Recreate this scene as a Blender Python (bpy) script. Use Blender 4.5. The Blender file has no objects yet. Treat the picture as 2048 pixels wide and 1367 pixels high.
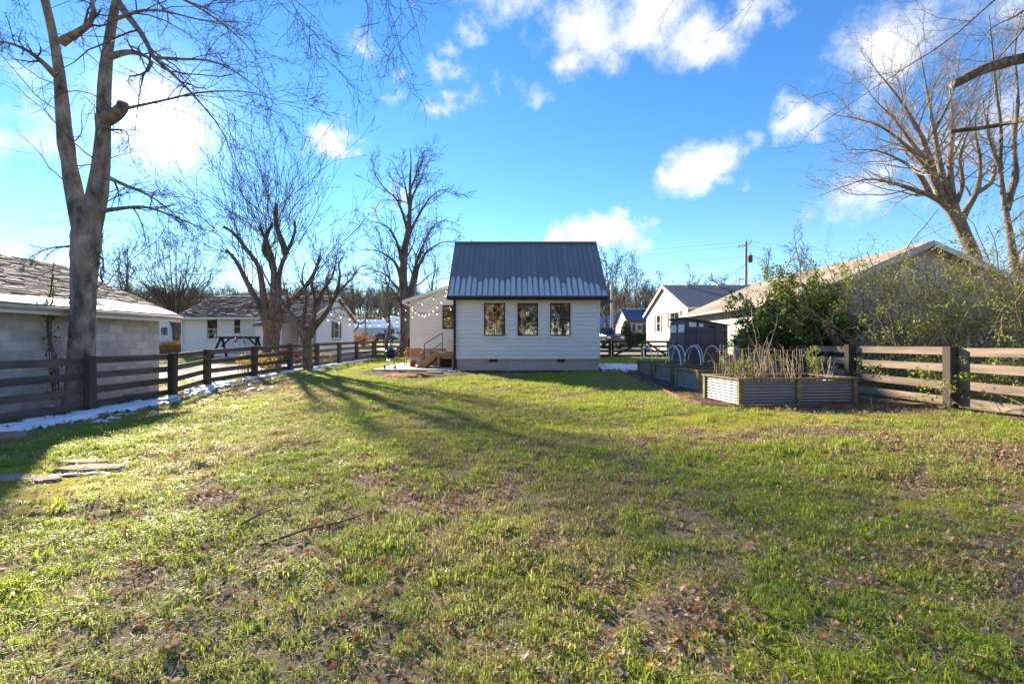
import bpy, math, random
import numpy as np
from mathutils import Vector, Matrix, Quaternion
R = math.radians
scene = bpy.context.scene
rng = np.random.default_rng(7)
random.seed(7)

# ------------------------------------------------------------------ camera
CAMZ = 1.40
F = 938.0                      # focal length in pixels of a 2048 px wide frame
cam_d = bpy.data.cameras.new('camera'); cam = bpy.data.objects.new('camera', cam_d)
scene.collection.objects.link(cam); scene.camera = cam
cam_d.sensor_width = 36.0; cam_d.lens = F / 2048 * 36
cam_d.clip_start = 0.05; cam_d.clip_end = 3000
cam.location = (0, 0, CAMZ); cam.rotation_euler = (R(90), 0, 0)

# ------------------------------------------------------------------ sun + sky
SUN_AZ = R(37.0)               # from +Y towards -X
SUN_EL = R(20.5)
sun_dir = Vector((-math.sin(SUN_AZ) * math.cos(SUN_EL), math.cos(SUN_AZ) * math.cos(SUN_EL), math.sin(SUN_EL)))
sl = bpy.data.lights.new('sun', 'SUN'); so = bpy.data.objects.new('sun', sl); scene.collection.objects.link(so)
sl.energy = 4.6; sl.angle = R(1.3); sl.color = (1.0, 0.86, 0.66)
so.rotation_euler = sun_dir.to_track_quat('Z', 'Y').to_euler()
so.location = (-30, 40, 25)

world = bpy.data.worlds.new('World'); scene.world = world; world.use_nodes = True
wn = world.node_tree.nodes; wl = world.node_tree.links; wn.clear()
def N(nodes, typ, **kw):
    n = nodes.new(typ)
    for k, v in kw.items():
        if k == 'inp':
            for i, val in v.items(): n.inputs[i].default_value = val
        else: setattr(n, k, v)
    return n
def wmath(op, a, b=None, c=None, clamp=False):
    n = wn.new('ShaderNodeMath'); n.operation = op; n.use_clamp = clamp
    for i, v in enumerate((a, b, c)):
        if v is None: continue
        if isinstance(v, (int, float)): n.inputs[i].default_value = v
        else: wl.new(v, n.inputs[i])
    return n.outputs[0]
def wvec(op, a, b=None, s=None):
    n = wn.new('ShaderNodeVectorMath'); n.operation = op
    for i, v in enumerate((a, b)):
        if v is None: continue
        if isinstance(v, (tuple, list, Vector)): n.inputs[i].default_value = tuple(v)
        else: wl.new(v, n.inputs[i])
    if s is not None:
        if isinstance(s, (int, float)): n.inputs['Scale'].default_value = s
        else: wl.new(s, n.inputs['Scale'])
    return n
sky = N(wn, 'ShaderNodeTexSky', sky_type='NISHITA', sun_disc=False, sun_elevation=SUN_EL, sun_rotation=-SUN_AZ,
        altitude=150, air_density=1.0, dust_density=0.0, ozone_density=3.0)
hs = N(wn, 'ShaderNodeHueSaturation', inp={'Hue': 0.506, 'Saturation': 1.24, 'Value': 0.86})
wl.new(sky.outputs[0], hs.inputs['Color'])
tc = wn.new('ShaderNodeTexCoord')
dirn = wvec('NORMALIZE', tc.outputs['Generated']).outputs[0]
def wnoise(scale, detail, rough, off=(0, 0, 0)):
    v = wvec('ADD', dirn, off).outputs[0]
    n = N(wn, 'ShaderNodeTexNoise', inp={'Scale': scale, 'Detail': detail, 'Roughness': rough})
    wl.new(v, n.inputs['Vector']); return n
warp = wnoise(6.0, 5, 0.6)
wofs = wvec('SCALE', wvec('SUBTRACT', warp.outputs['Color'], (0.5, 0.5, 0.5)).outputs[0], s=0.20).outputs[0]
wdir = wvec('ADD', dirn, wofs).outputs[0]
def pdir(px, py):
    return Vector(((px - 1024) / F, 1.0, (683.5 - py) / F)).normalized()
# big and small fair-weather clouds: direction, radius (in unit-direction space), weight
CLOUDS = [(1190, 60, .105, 1.), (1300, 40, .12, 1.), (1420, 50, .10, .95), (1160, 115, .06, .9), (1500, 40, .06, .75), (1240, 105, .07, .9),
          (735, 103, .042, .85), (905, 75, .04, .7), (900, 135, .045, .85), (905, 205, .048, .9), (1000, 160, .045, .65), (1070, 190, .045, .75),
          (955, 25, .055, .7), (660, 282, .048, 1.), (700, 245, .038, .6), (800, 180, .035, .55), (1385, 345, .072, .95), (1440, 378, .035, .6),
          (1185, 480, .07, 1.), (1110, 475, .055, .9), (1260, 478, .05, .9), (1225, 437, .03, .7), (1620, 225, .06, .9), (1700, 205, .06, .6),
          (1475, 285, .03, .45), (1880, 60, .13, .85), (1800, 150, .08, .7), (1740, 385, .09, .6), (1250, 397, .035, .5), (60, 290, .09, .75),
          (810, 400, .04, .75), (60, 130, .05, .5),
          (1950, 240, .09, .6), (2150, 150, .14, .7), (-120, 260, .12, .7), (1330, -80, .14, .8), (1000, -120, .12, .7)]
acc = None
for px, py, r, wgt in CLOUDS:
    d0 = pdir(px, py)
    df = wvec('MULTIPLY', wvec('SUBTRACT', wdir, d0).outputs[0], (1, 1, 1.45)).outputs[0]
    ln = wvec('LENGTH', df).outputs['Value']
    v = wmath('MULTIPLY', wmath('SUBTRACT', 1.0, wmath('DIVIDE', ln, r * 1.45), clamp=True), wgt)
    acc = v if acc is None else wmath('MAXIMUM', acc, v)
# the same broken cloud goes on over the rest of the sky
rest = wnoise(2.6, 4, 0.5, (3.1, 1.7, 0.4)).outputs['Fac']
sep = wn.new('ShaderNodeSeparateXYZ'); wl.new(dirn, sep.inputs[0])
behind = wmath('MULTIPLY_ADD', sep.outputs['Y'], -1.6, 0.75, clamp=True)
restm = wmath('MULTIPLY', wmath('MULTIPLY_ADD', rest, 4.0, -1.95, clamp=True), behind)
acc = wmath('MAXIMUM', acc, wmath('MULTIPLY', restm, .8))
fb = wnoise(8.0, 10, 0.66, (1.3, 0.2, 2.2)).outputs['Fac']
dens = wmath('ADD', wmath('MULTIPLY', acc, 1.55), wmath('MULTIPLY_ADD', fb, 3.0, -1.80))
mr = N(wn, 'ShaderNodeMapRange', interpolation_type='SMOOTHSTEP', inp={'From Min': 0.0, 'From Max': 1.15, 'To Min': 0.0, 'To Max': 0.96})
wl.new(dens, mr.inputs['Value'])
cov = wmath('MULTIPLY', mr.outputs[0], wmath('MULTIPLY', acc, 6.0, clamp=True))
# forward scattering round the sun
dt = wvec('DOT_PRODUCT', dirn, tuple(sun_dir)).outputs['Value']
ang = wmath('ARCCOSINE', wmath('MINIMUM', dt, 0.999999))
glow = wmath('ADD', wmath('MULTIPLY', wmath('EXPONENT', wmath('MULTIPLY', ang, -38.0)), 24.0),
             wmath('MULTIPLY', wmath('EXPONENT', wmath('MULTIPLY', ang, -7.5)), .15))
cl_b = wmath('ADD', wmath('MULTIPLY', glow, 0.12), wmath('MULTIPLY_ADD', fb, 3.0, 2.1))
ccol = wvec('SCALE', (1.0, 1.0, 1.03), s=cl_b).outputs[0]
mixc = N(wn, 'ShaderNodeMix', data_type='RGBA')
wl.new(cov, mixc.inputs['Factor']); wl.new(hs.outputs[0], mixc.inputs['A']); wl.new(ccol, mixc.inputs['B'])
gcol = wvec('SCALE', (1.0, 0.97, 0.90), s=glow).outputs[0]
tot = wvec('ADD', mixc.outputs['Result'], gcol).outputs[0]
bg = wn.new('ShaderNodeBackground'); wl.new(tot, bg.inputs['Color']); bg.inputs['Strength'].default_value = 0.096
wo = wn.new('ShaderNodeOutputWorld'); wl.new(bg.outputs[0], wo.inputs['Surface'])
world.cycles.sampling_method = 'MANUAL'; world.cycles.sample_map_resolution = 512

vs = scene.view_settings
scene.display_settings.display_device = 'sRGB'
vs.view_transform = 'Standard'; vs.look = 'None'; vs.gamma = 1; vs.use_curve_mapping = False
vs.exposure = 1.79
scene.render.film_transparent = False
scene.cycles.max_bounces = 6; scene.cycles.diffuse_bounces = 3; scene.cycles.glossy_bounces = 3
scene.cycles.transmission_bounces = 4; scene.cycles.transparent_max_bounces = 8
scene.cycles.use_denoising = True
try: scene.cycles.denoiser = 'OPENIMAGEDENOISE'
except Exception: pass
scene.cycles.sample_clamp_indirect = 6.0

# ------------------------------------------------------------------ terrain
YK = [-60, 11, 15, 19.3, 28.6, 36, 62, 100, 140, 200, 300, 420, 700]
ZK = [0, 0, .10, .23, .38, .58, 1.15, 1.75, 3.2, 8.5, 20, 27, 20]
def sstep(a, b, x):
    t = np.clip((np.asarray(x, float) - a) / (b - a), 0, 1); return t * t * (3 - 2 * t)
def gz(x, y):
    x = np.asarray(x, float); y = np.asarray(y, float)
    b = np.interp(y, YK, ZK)
    r = 0.23 * sstep(1.0, 5.0, x) * sstep(1.5, 6.0, y)
    return b + r * np.clip(1 - b / 0.23, 0, 1)
def g(x, y): return float(gz(x, y))
def P(px, py, D): return Vector(((px - 1024) / F * D, D, CAMZ + (683.5 - py) / F * D))
def GP(px, D):
    x = (px - 1024) / F * D; return Vector((x, D, g(x, D)))

# value noise in numpy ---------------------------------------------------
_tab = np.random.default_rng(3).random((256, 256))
def vnoise(x, y, s=1.0, seed=0):
    x = np.asarray(x, float) * s + seed * 17.3; y = np.asarray(y, float) * s + seed * 9.1
    xi = np.floor(x).astype(int); yi = np.floor(y).astype(int); fx = x - xi; fy = y - yi
    fx = fx * fx * (3 - 2 * fx); fy = fy * fy * (3 - 2 * fy)
    a = _tab[xi % 256, yi % 256]; b = _tab[(xi + 1) % 256, yi % 256]; c = _tab[xi % 256, (yi + 1) % 256]; d = _tab[(xi + 1) % 256, (yi + 1) % 256]
    return (a * (1 - fx) + b * fx) * (1 - fy) + (c * (1 - fx) + d * fx) * fy
def fbm(x, y, s=1.0, seed=0, o=4):
    v = 0; amp = .5; tot = 0
    for i in range(o):
        v = v + amp * vnoise(x, y, s * 2 ** i, seed + i * 3); tot += amp; amp *= .55
    return v / tot
def inpoly(x, y, poly):
    x = np.asarray(x, float); y = np.asarray(y, float); ins = np.zeros(x.shape, bool); n = len(poly)
    for i in range(n):
        x1, y1 = poly[i]; x2, y2 = poly[(i + 1) % n]
        c = ((y1 > y) != (y2 > y)) & (x < (x2 - x1) * (y - y1) / ((y2 - y1) + 1e-12) + x1); ins ^= c
    return ins

# ------------------------------------------------------------------ object helpers
C = scene.collection
WP = {}
def _finish(o, parent, pos=(0, 0, 0)):
    C.objects.link(o)
    WP[o.name] = Vector(pos)
    if parent is not None:
        o.parent = parent
        o.matrix_parent_inverse = Matrix.Translation(-WP[parent.name])
    return o
def tag(o, label=None, cat=None, group=None, kind=None):
    if label: o['label'] = label
    if cat: o['category'] = cat
    if group: o['group'] = group
    if kind: o['kind'] = kind
    return o
def thing(name, pos, label, cat, group=None):
    o = bpy.data.objects.new(name, None); o.empty_display_size = .3; o.location = pos
    _finish(o, None, pos); return tag(o, label, cat, group)
def mk(name, verts, faces, mat, parent=None, smooth=False, pos=None):
    """verts in world coordinates (or relative to pos if given)"""
    me = bpy.data.meshes.new(name)
    verts = np.asarray(verts, dtype=float)
    me.from_pydata(verts.tolist() if len(verts) < 200000 else [tuple(v) for v in verts], [], [list(map(int, f)) for f in faces] if not isinstance(faces, np.ndarray) else faces.tolist())
    me.materials.append(mat)
    if smooth: me.shade_smooth()
    o = bpy.data.objects.new(name, me)
    p = (0, 0, 0) if pos is None else pos
    o.location = p
    return _finish(o, parent, p)
_boxcache = {}
def box_mesh(sx, sy, sz, b, mat):
    key = (round(sx, 4), round(sy, 4), round(sz, 4), round(b, 4), mat.name)
    if key in _boxcache: return _boxcache[key]
    hx, hy, hz = sx / 2, sy / 2, sz / 2
    V = []; Fc = []
    if b <= 0:
        V = [(x, y, z) for x in (-hx, hx) for y in (-hy, hy) for z in (-hz, hz)]
        Fc = [(0, 1, 3, 2), (4, 6, 7, 5), (0, 4, 5, 1), (2, 3, 7, 6), (0, 2, 6, 4), (1, 5, 7, 3)]
    else:
        b = min(b, hx * .9, hy * .9, hz * .9)
        idx = {}
        for ix, sxx in enumerate((-1, 1)):
            for iy, syy in enumerate((-1, 1)):
                for iz, szz in enumerate((-1, 1)):
                    for ax in range(3):
                        p = [sxx * (hx - b), syy * (hy - b), szz * (hz - b)]
                        p[ax] = (sxx * hx, syy * hy, szz * hz)[ax]
                        idx[(ix, iy, iz, ax)] = len(V); V.append(tuple(p))
        def q(*k): Fc.append([idx[i] for i in k])
        for s in (0, 1):
            q((s, 0, 0, 0), (s, 1, 0, 0), (s, 1, 1, 0), (s, 0, 1, 0)); q((0, s, 0, 1), (1, s, 0, 1), (1, s, 1, 1), (0, s, 1, 1)); q((0, 0, s, 2), (1, 0, s, 2), (1, 1, s, 2), (0, 1, s, 2))
        for i in (0, 1):
            for j in (0, 1):
                q((0, i, j, 1), (1, i, j, 1), (1, i, j, 2), (0, i, j, 2)); q((i, 0, j, 0), (i, 1, j, 0), (i, 1, j, 2), (i, 0, j, 2)); q((i, j, 0, 0), (i, j, 1, 0), (i, j, 1, 1), (i, j, 0, 1))
                for k in (0, 1): q((i, j, k, 0), (i, j, k, 1), (i, j, k, 2))
    me = bpy.data.meshes.new('piece'); me.from_pydata(V, [], Fc)
    import bmesh
    bm = bmesh.new(); bm.from_mesh(me); bmesh.ops.recalc_face_normals(bm, faces=bm.faces); bm.to_mesh(me); bm.free()
    me.materials.append(mat); _boxcache[key] = me
    return me
def box(name, c, s, mat, parent=None, b=0.004, rot=None):
    """box with centre c, size s; rot = euler"""
    o = bpy.data.objects.new(name, box_mesh(s[0], s[1], s[2], b, mat)); o.location = c
    if rot is not None: o.rotation_euler = rot
    return _finish(o, parent, c)
def box2(name, lo, hi, mat, parent=None, b=0.004):
    return box(name, [(a + c) / 2 for a, c in zip(lo, hi)], [abs(c - a) for a, c in zip(lo, hi)], mat, parent, b)
def beam(name, a, bb, w, h, mat, parent=None, bev=0.004, up=(0, 0, 1)):
    """board from a to b, w = width across (horizontal), h = height along 'up'"""
    a = Vector(a); bb = Vector(bb); d = bb - a; L = d.length; d.normalize()
    u = Vector(up); s = d.cross(u).normalized(); u2 = s.cross(d)
    o = bpy.data.objects.new(name, box_mesh(L, w, h, bev, mat))
    m = Matrix((d, s * -1, u2)).transposed()
    o.rotation_euler = m.to_euler(); o.location = (a + bb) / 2
    return _finish(o, parent, (a + bb) / 2)

def tubes(pts, rad, n=5, cap=True):
    """batched tubes: pts (N,K,3), rad (N,K) -> verts, faces"""
    pts = np.asarray(pts, float); rad = np.asarray(rad, float)
    Nn, K, _ = pts.shape
    t = np.gradient(pts, axis=1); t /= np.linalg.norm(t, axis=2, keepdims=True) + 1e-9
    ref = np.tile(np.array([.31, .52, .79]), (Nn, 1)); mean = t.mean(axis=1)
    bad = np.abs((ref * mean).sum(1)) > .85 * np.linalg.norm(mean, axis=1)
    ref[bad] = [.9, -.4, .1]
    u = np.cross(t, ref[:, None, :]); u /= np.linalg.norm(u, axis=2, keepdims=True) + 1e-9
    v = np.cross(t, u)
    a = np.arange(n) * 2 * np.pi / n
    ring = u[:, :, None, :] * np.cos(a)[None, None, :, None] + v[:, :, None, :] * np.sin(a)[None, None, :, None]
    V = (pts[:, :, None, :] + ring * rad[:, :, None, None]).reshape(-1, 3)
    base = (np.arange(Nn) * K * n)[:, None, None]
    k = (np.arange(K - 1) * n)[None, :, None]; j = np.arange(n)[None, None, :]; j2 = (j + 1) % n
    Fq = np.stack([base + k + j, base + k + j2, base + k + n + j2, base + k + n + j], axis=-1).reshape(-1, 4)
    return V, Fq
def tube_obj(name, pts, r, mat, parent=None, n=8, smooth=True):
    """a single tube with end caps"""
    pts = np.asarray([tuple(p) for p in pts], float); K = len(pts)
    rad = np.full(K, r) if np.isscalar(r) else np.asarray(r, float)
    V, Fq = tubes(pts[None], rad[None], n)
    faces = [list(f) for f in Fq] + [list(range(n))[::-1], list(range((K - 1) * n, K * n))]
    return mk(name, V, faces, mat, parent, smooth)
def resample(pts, K):
    pts = np.asarray([tuple(p) for p in pts], float)
    # Catmull-Rom then even spacing
    P0 = np.vstack([2 * pts[0] - pts[1], pts, 2 * pts[-1] - pts[-2]]); out = []
    for i in range(1, len(P0) - 2):
        for t in np.linspace(0, 1, 8, endpoint=False):
            a, b, c, d = P0[i - 1], P0[i], P0[i + 1], P0[i + 2]
            out.append(.5 * ((2 * b) + (-a + c) * t + (2 * a - 5 * b + 4 * c - d) * t ** 2 + (-a + 3 * b - 3 * c + d) * t ** 3))
    out.append(pts[-1]); out = np.array(out)
    s = np.r_[0, np.cumsum(np.linalg.norm(np.diff(out, axis=0), axis=1))]
    q = np.linspace(0, s[-1], K)
    return np.stack([np.interp(q, s, out[:, i]) for i in range(3)], 1)
def lathe(name, prof, c, mat, parent=None, n=20, axis='Z', smooth=True):
    V = []; Fc = []
    for r, z in prof:
        for i in range(n):
            a = 2 * math.pi * i / n
            p = (r * math.cos(a), r * math.sin(a), z)
            if axis == 'X': p = (p[2], p[0], p[1])
            if axis == 'Y': p = (p[0], p[2], p[1])
            V.append((c[0] + p[0], c[1] + p[1], c[2] + p[2]))
    for k in range(len(prof) - 1):
        for i in range(n): Fc.append((k * n + i, k * n + (i + 1) % n, (k + 1) * n + (i + 1) % n, (k + 1) * n + i))
    Fc.append(tuple(range(n))[::-1]); Fc.append(tuple(range((len(prof) - 1) * n, len(prof) * n)))
    return mk(name, V, Fc, mat, parent, smooth)
def prism(name, poly, axis, a, b, mat, parent=None):
    """extrude a 2-D polygon; axis 'X' poly=(y,z), 'Y' poly=(x,z), 'Z' poly=(x,y)"""
    n = len(poly); V = []
    for t in (a, b):
        for p in poly:
            V.append({'X': (t, p[0], p[1]), 'Y': (p[0], t, p[1]), 'Z': (p[0], p[1], t)}[axis])
    Fc = [tuple(range(n))[::-1], tuple(range(n, 2 * n))] + [(i, (i + 1) % n, n + (i + 1) % n, n + i) for i in range(n)]
    o = mk(name, V, Fc, mat, parent)
    import bmesh
    bm = bmesh.new(); bm.from_mesh(o.data); bmesh.ops.recalc_face_normals(bm, faces=bm.faces); bm.to_mesh(o.data); bm.free()
    return o

# ------------------------------------------------------------------ materials
def material(name, col, var=.25, scale=4.0, rough=.75, bump=.15, bscale=None, metallic=0.0, stretch=(1, 1, 1), col2=None, rnd=.12, spec=.35, detail=6, bd=.01, crack=0):
    m = bpy.data.materials.new(name); m.use_nodes = True; nt = m.node_tree; nd = nt.nodes; lk = nt.links
    bs = nd['Principled BSDF']; bs.inputs['Roughness'].default_value = rough; bs.inputs['Metallic'].default_value = metallic
    bs.inputs['Specular IOR Level'].default_value = spec
    t = nd.new('ShaderNodeTexCoord'); mp = nd.new('ShaderNodeMapping'); mp.inputs['Scale'].default_value = stretch
    oi = nd.new('ShaderNodeObjectInfo')
    vm = nd.new('ShaderNodeVectorMath'); vm.operation = 'MULTIPLY_ADD'; vm.inputs[1].default_value = (1, 1, 1)
    sc = nd.new('ShaderNodeVectorMath'); sc.operation = 'SCALE'; sc.inputs[0].default_value = (13.1, 7.7, 5.3); lk.new(oi.outputs['Random'], sc.inputs['Scale'])
    lk.new(t.outputs['Object'], vm.inputs[0]); lk.new(sc.outputs[0], vm.inputs[2]); lk.new(vm.outputs[0], mp.inputs['Vector'])
    n1 = N(nd, 'ShaderNodeTexNoise', inp={'Scale': scale, 'Detail': detail, 'Roughness': .6}); lk.new(mp.outputs[0], n1.inputs['Vector'])
    c = np.array(col); c2 = np.array(col2) if col2 is not None else c * (1 - var)
    mx = N(nd, 'ShaderNodeMix', data_type='RGBA', inp={'A': tuple(np.clip(c * (1 + var * .5), 0, 1)) + (1,), 'B': tuple(np.clip(c2, 0, 1)) + (1,)})
    rmp = N(nd, 'ShaderNodeMapRange', inp={'From Min': .3, 'From Max': .7}); lk.new(n1.outputs['Fac'], rmp.inputs['Value']); lk.new(rmp.outputs[0], mx.inputs['Factor'])
    # each piece a touch different
    bv = N(nd, 'ShaderNodeMath', operation='MULTIPLY_ADD', inp={1: rnd * 2, 2: 1 - rnd}); lk.new(oi.outputs['Random'], bv.inputs[0])
    vs2 = nd.new('ShaderNodeVectorMath'); vs2.operation = 'SCALE'; lk.new(mx.outputs['Result'], vs2.inputs[0]); lk.new(bv.outputs[0], vs2.inputs['Scale'])
    colout = vs2.outputs[0]
    if crack:
        vo = N(nd, 'ShaderNodeTexVoronoi', feature='DISTANCE_TO_EDGE', inp={'Scale': crack}); wv = nd.new('ShaderNodeVectorMath'); wv.operation = 'MULTIPLY_ADD'; wv.inputs[1].default_value = (.12, .12, .12)
        lk.new(n1.outputs['Color'], wv.inputs[0]); lk.new(mp.outputs[0], wv.inputs[2]); lk.new(wv.outputs[0], vo.inputs['Vector'])
        cr = N(nd, 'ShaderNodeMapRange', inp={'From Min': 0.0, 'From Max': .16, 'To Min': .45, 'To Max': 1.0}); lk.new(vo.outputs['Distance'], cr.inputs['Value'])
        v3 = nd.new('ShaderNodeVectorMath'); v3.operation = 'SCALE'; lk.new(colout, v3.inputs[0]); lk.new(cr.outputs[0], v3.inputs['Scale']); colout = v3.outputs[0]
    lk.new(colout, bs.inputs['Base Color'])
    if bump > 0:
        n2 = N(nd, 'ShaderNodeTexNoise', inp={'Scale': bscale or scale * 4, 'Detail': 4, 'Roughness': .6}); lk.new(mp.outputs[0], n2.inputs['Vector'])
        bp = N(nd, 'ShaderNodeBump', inp={'Strength': bump, 'Distance': bd}); hsrc = n2.outputs['Fac']
        if crack:
            ha = N(nd, 'ShaderNodeMath', operation='ADD'); lk.new(n2.outputs['Fac'], ha.inputs[0]); lk.new(cr.outputs[0], ha.inputs[1]); hsrc = ha.outputs[0]
        lk.new(hsrc, bp.inputs['Height']); lk.new(bp.outputs[0], bs.inputs['Normal'])
    return m
def leafmat(name, col, col2, trans=.45, rough=.5, attr=None, spec=.3):
    """thin leaf / blade: diffuse + translucent, colour varies per instance and per element"""
    m = bpy.data.materials.new(name); m.use_nodes = True; nt = m.node_tree; nd = nt.nodes; lk = nt.links
    bs = nd['Principled BSDF']; out = nd['Material Output']
    bs.inputs['Roughness'].default_value = rough; bs.inputs['Specular IOR Level'].default_value = spec
    at = nd.new('ShaderNodeAttribute'); at.attribute_name = 'tint'
    oi = nd.new('ShaderNodeObjectInfo')
    ad = N(nd, 'ShaderNodeMath', operation='ADD'); lk.new(at.outputs['Fac'], ad.inputs[0])
    s = N(nd, 'ShaderNodeMath', operation='MULTIPLY', inp={1: .5}); lk.new(oi.outputs['Random'], s.inputs[0]); lk.new(s.outputs[0], ad.inputs[1])
    mx = N(nd, 'ShaderNodeMix', data_type='RGBA', inp={'A': tuple(col) + (1,), 'B': tuple(col2) + (1,)}); mx.clamp_factor = True
    lk.new(ad.outputs[0], mx.inputs['Factor'])
    if attr:
        a2 = nd.new('ShaderNodeAttribute'); a2.attribute_type = 'INSTANCER'; a2.attribute_name = attr
        mx2 = N(nd, 'ShaderNodeMix', data_type='RGBA', inp={'B': (.46, .37, .19, 1)}); lk.new(a2.outputs['Fac'], mx2.inputs['Factor']); lk.new(mx.outputs['Result'], mx2.inputs['A'])
        res = mx2.outputs['Result']
    else: res = mx.outputs['Result']
    lk.new(res, bs.inputs['Base Color'])
    tr = nd.new('ShaderNodeBsdfTranslucent'); lk.new(res, tr.inputs['Color'])
    ms = N(nd, 'ShaderNodeMixShader', inp={0: trans}); lk.new(bs.outputs[0], ms.inputs[1]); lk.new(tr.outputs[0], ms.inputs[2]); lk.new(ms.outputs[0], out.inputs['Surface'])
    return m
def glassmat(name, tint=(.75, .8, .8), dark=.25):
    m = bpy.data.materials.new(name); m.use_nodes = True; nt = m.node_tree; nd = nt.nodes; lk = nt.links; nd.clear()
    out = nd.new('ShaderNodeOutputMaterial'); fr = N(nd, 'ShaderNodeFresnel', inp={'IOR': 1.5})
    ad = N(nd, 'ShaderNodeMath', operation='MULTIPLY_ADD', inp={1: 1.6, 2: dark}); ad.use_clamp = True; lk.new(fr.outputs[0], ad.inputs[0])
    tr = N(nd, 'ShaderNodeBsdfTransparent', inp={'Color': tint + (1,)}); gl = N(nd, 'ShaderNodeBsdfGlossy', inp={'Roughness': .015, 'Color': (.95, .97, 1, 1)})
    n1 = N(nd, 'ShaderNodeTexNoise', inp={'Scale': 2.2, 'Detail': 1}); bp = N(nd, 'ShaderNodeBump', inp={'Strength': .03, 'Distance': .02}); lk.new(n1.outputs['Fac'], bp.inputs['Height']); lk.new(bp.outputs[0], gl.inputs['Normal'])
    ms = nd.new('ShaderNodeMixShader'); lk.new(ad.outputs[0], ms.inputs[0]); lk.new(tr.outputs[0], ms.inputs[1]); lk.new(gl.outputs[0], ms.inputs[2]); lk.new(ms.outputs[0], out.inputs['Surface'])
    return m
M = {}
def dm(key, *a, **k): M[key] = material(key, *a, **k)
dm('white_siding', (.86, .82, .77), var=.06, scale=1.2, rough=.6, bump=.25, bscale=30, stretch=(1, 1, 6), rnd=.03)
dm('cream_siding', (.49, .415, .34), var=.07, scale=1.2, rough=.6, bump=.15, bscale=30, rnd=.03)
dm('grey_siding', (.58, .52, .47), var=.18, scale=1.5, rough=.8, bump=.2, rnd=.08)
dm('white_trim', (.78, .78, .76), var=.05, scale=3, rough=.5, bump=.05, rnd=.02)
dm('foundation', (.48, .42, .36), var=.15, scale=2, rough=.9, bump=.3, bscale=60)
dm('black_trim', (.015, .016, .018), var=.2, rough=.45, bump=.02)
dm('roof_metal', (.235, .23, .235), var=.12, scale=1.0, rough=.5, bump=.04, bscale=3, metallic=.1, rnd=.05, spec=.5)
dm('shingle_brown', (.26, .18, .145), var=.5, scale=3, rough=.92, bump=.5, bscale=40, rnd=.3)
dm('shingle_tan', (.42, .34, .27), var=.5, scale=4, rough=.92, bump=.5, bscale=50, rnd=.3)
dm('shingle_grey', (.17, .165, .17), var=.25, scale=3, rough=.92, bump=.4, bscale=40)
dm('shingle_weathered', (.36, .30, .245), var=.4, scale=.9, rough=.92, bump=.4, bscale=30, stretch=(1, .3, 1))
dm('roof_blue', (.055, .095, .17), var=.15, rough=.6, bump=.05)
dm('block', (.60, .56, .51), var=.22, scale=2.5, rough=.92, bump=.5, bscale=40, rnd=.16)
dm('mortar', (.46, .43, .39), var=.2, scale=6, rough=.95, bump=.4, bscale=50)
dm('fence_dark', (.12, .094, .076), var=.55, scale=3, rough=.8, bump=.35, bscale=14, stretch=(.35, 3, 3), rnd=.25)
dm('fence_post', (.085, .068, .056), var=.5, scale=3, rough=.8, bump=.35, bscale=14, stretch=(3, 3, .35), rnd=.25)
dm('fence_weathered', (.29, .22, .165), var=.5, scale=2.5, rough=.85, bump=.4, bscale=12, stretch=(.3, 4, 4), bd=.02, rnd=.12)
dm('fence_black', (.016, .014, .013), var=.4, scale=3, rough=.7, bump=.2, rnd=.2)
dm('wood_new', (.48, .27, .12), var=.35, scale=2.5, rough=.7, bump=.25, bscale=10, stretch=(.4, 3, 3), rnd=.12)
dm('wood_bed', (.26, .21, .105), var=.4, scale=3, rough=.85, bump=.4, bscale=14, stretch=(.5, 3, 3), rnd=.18)
dm('galvanised', (.27, .265, .255), var=.2, scale=2.5, rough=.5, bump=.05, metallic=.45, rnd=.05)
dm('pvc', (.92, .91, .89), var=.05, rough=.35, bump=0)
dm('concrete', (.50, .45, .38), var=.18, scale=2, rough=.9, bump=.25, bscale=40)
dm('asphalt', (.22, .205, .19), var=.2, scale=1.2, rough=.95, bump=.3, bscale=60)
dm('gravel_drive', (.40, .34, .27), var=.3, scale=1.0, rough=.95, bump=.5, bscale=30)
dm('shed_grey', (.12, .12, .13), var=.15, scale=3, rough=.6, bump=.2, stretch=(3, 3, .6), rnd=.06)
dm('bark_smooth', (.40, .33, .265), var=.5, scale=5.5, rough=.92, bump=1.0, bscale=26, stretch=(1, 1, .5), col2=(.075, .062, .05), bd=.05, rnd=.05)
dm('bark_brown', (.225, .175, .135), var=.5, scale=4, rough=.92, bump=.8, bscale=14, stretch=(1, 1, .35), bd=.05, crack=13, rnd=.1)
dm('bark_tan', (.29, .225, .165), var=.5, scale=3, rough=.9, bump=.6, bscale=12, stretch=(1, 1, .4), bd=.05, crack=12, rnd=.1)
dm('twig', (.115, .085, .065), var=.3, scale=3, rough=.9, bump=0, rnd=.1)
dm('twig_tan', (.38, .29, .20), var=.4, scale=3, rough=.9, bump=0, rnd=.1)
dm('stalk', (.46, .34, .23), var=.4, scale=6, rough=.9, bump=0, rnd=.2)
dm('brown_shutter', (.13, .085, .065), var=.2, rough=.6, bump=.1)
dm('black_metal', (.018, .018, .02), var=.2, rough=.4, bump=0)
dm('enamel_black', (.012, .012, .013), var=.1, rough=.12, bump=0, spec=.6)
dm('steel', (.62, .62, .62), var=.1, rough=.28, bump=0, metallic=.9)
dm('rubber', (.03, .03, .03), var=.2, rough=.8, bump=0)
dm('red_paint', (.42, .035, .03), var=.2, rough=.45, bump=.05)
dm('orange_straw', (.42, .15, .055), var=.5, scale=9, rough=.95, bump=.8, bscale=30)
dm('stone', (.36, .27, .19), var=.35, scale=4, rough=.9, bump=.5, bscale=20, rnd=.25)
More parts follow.
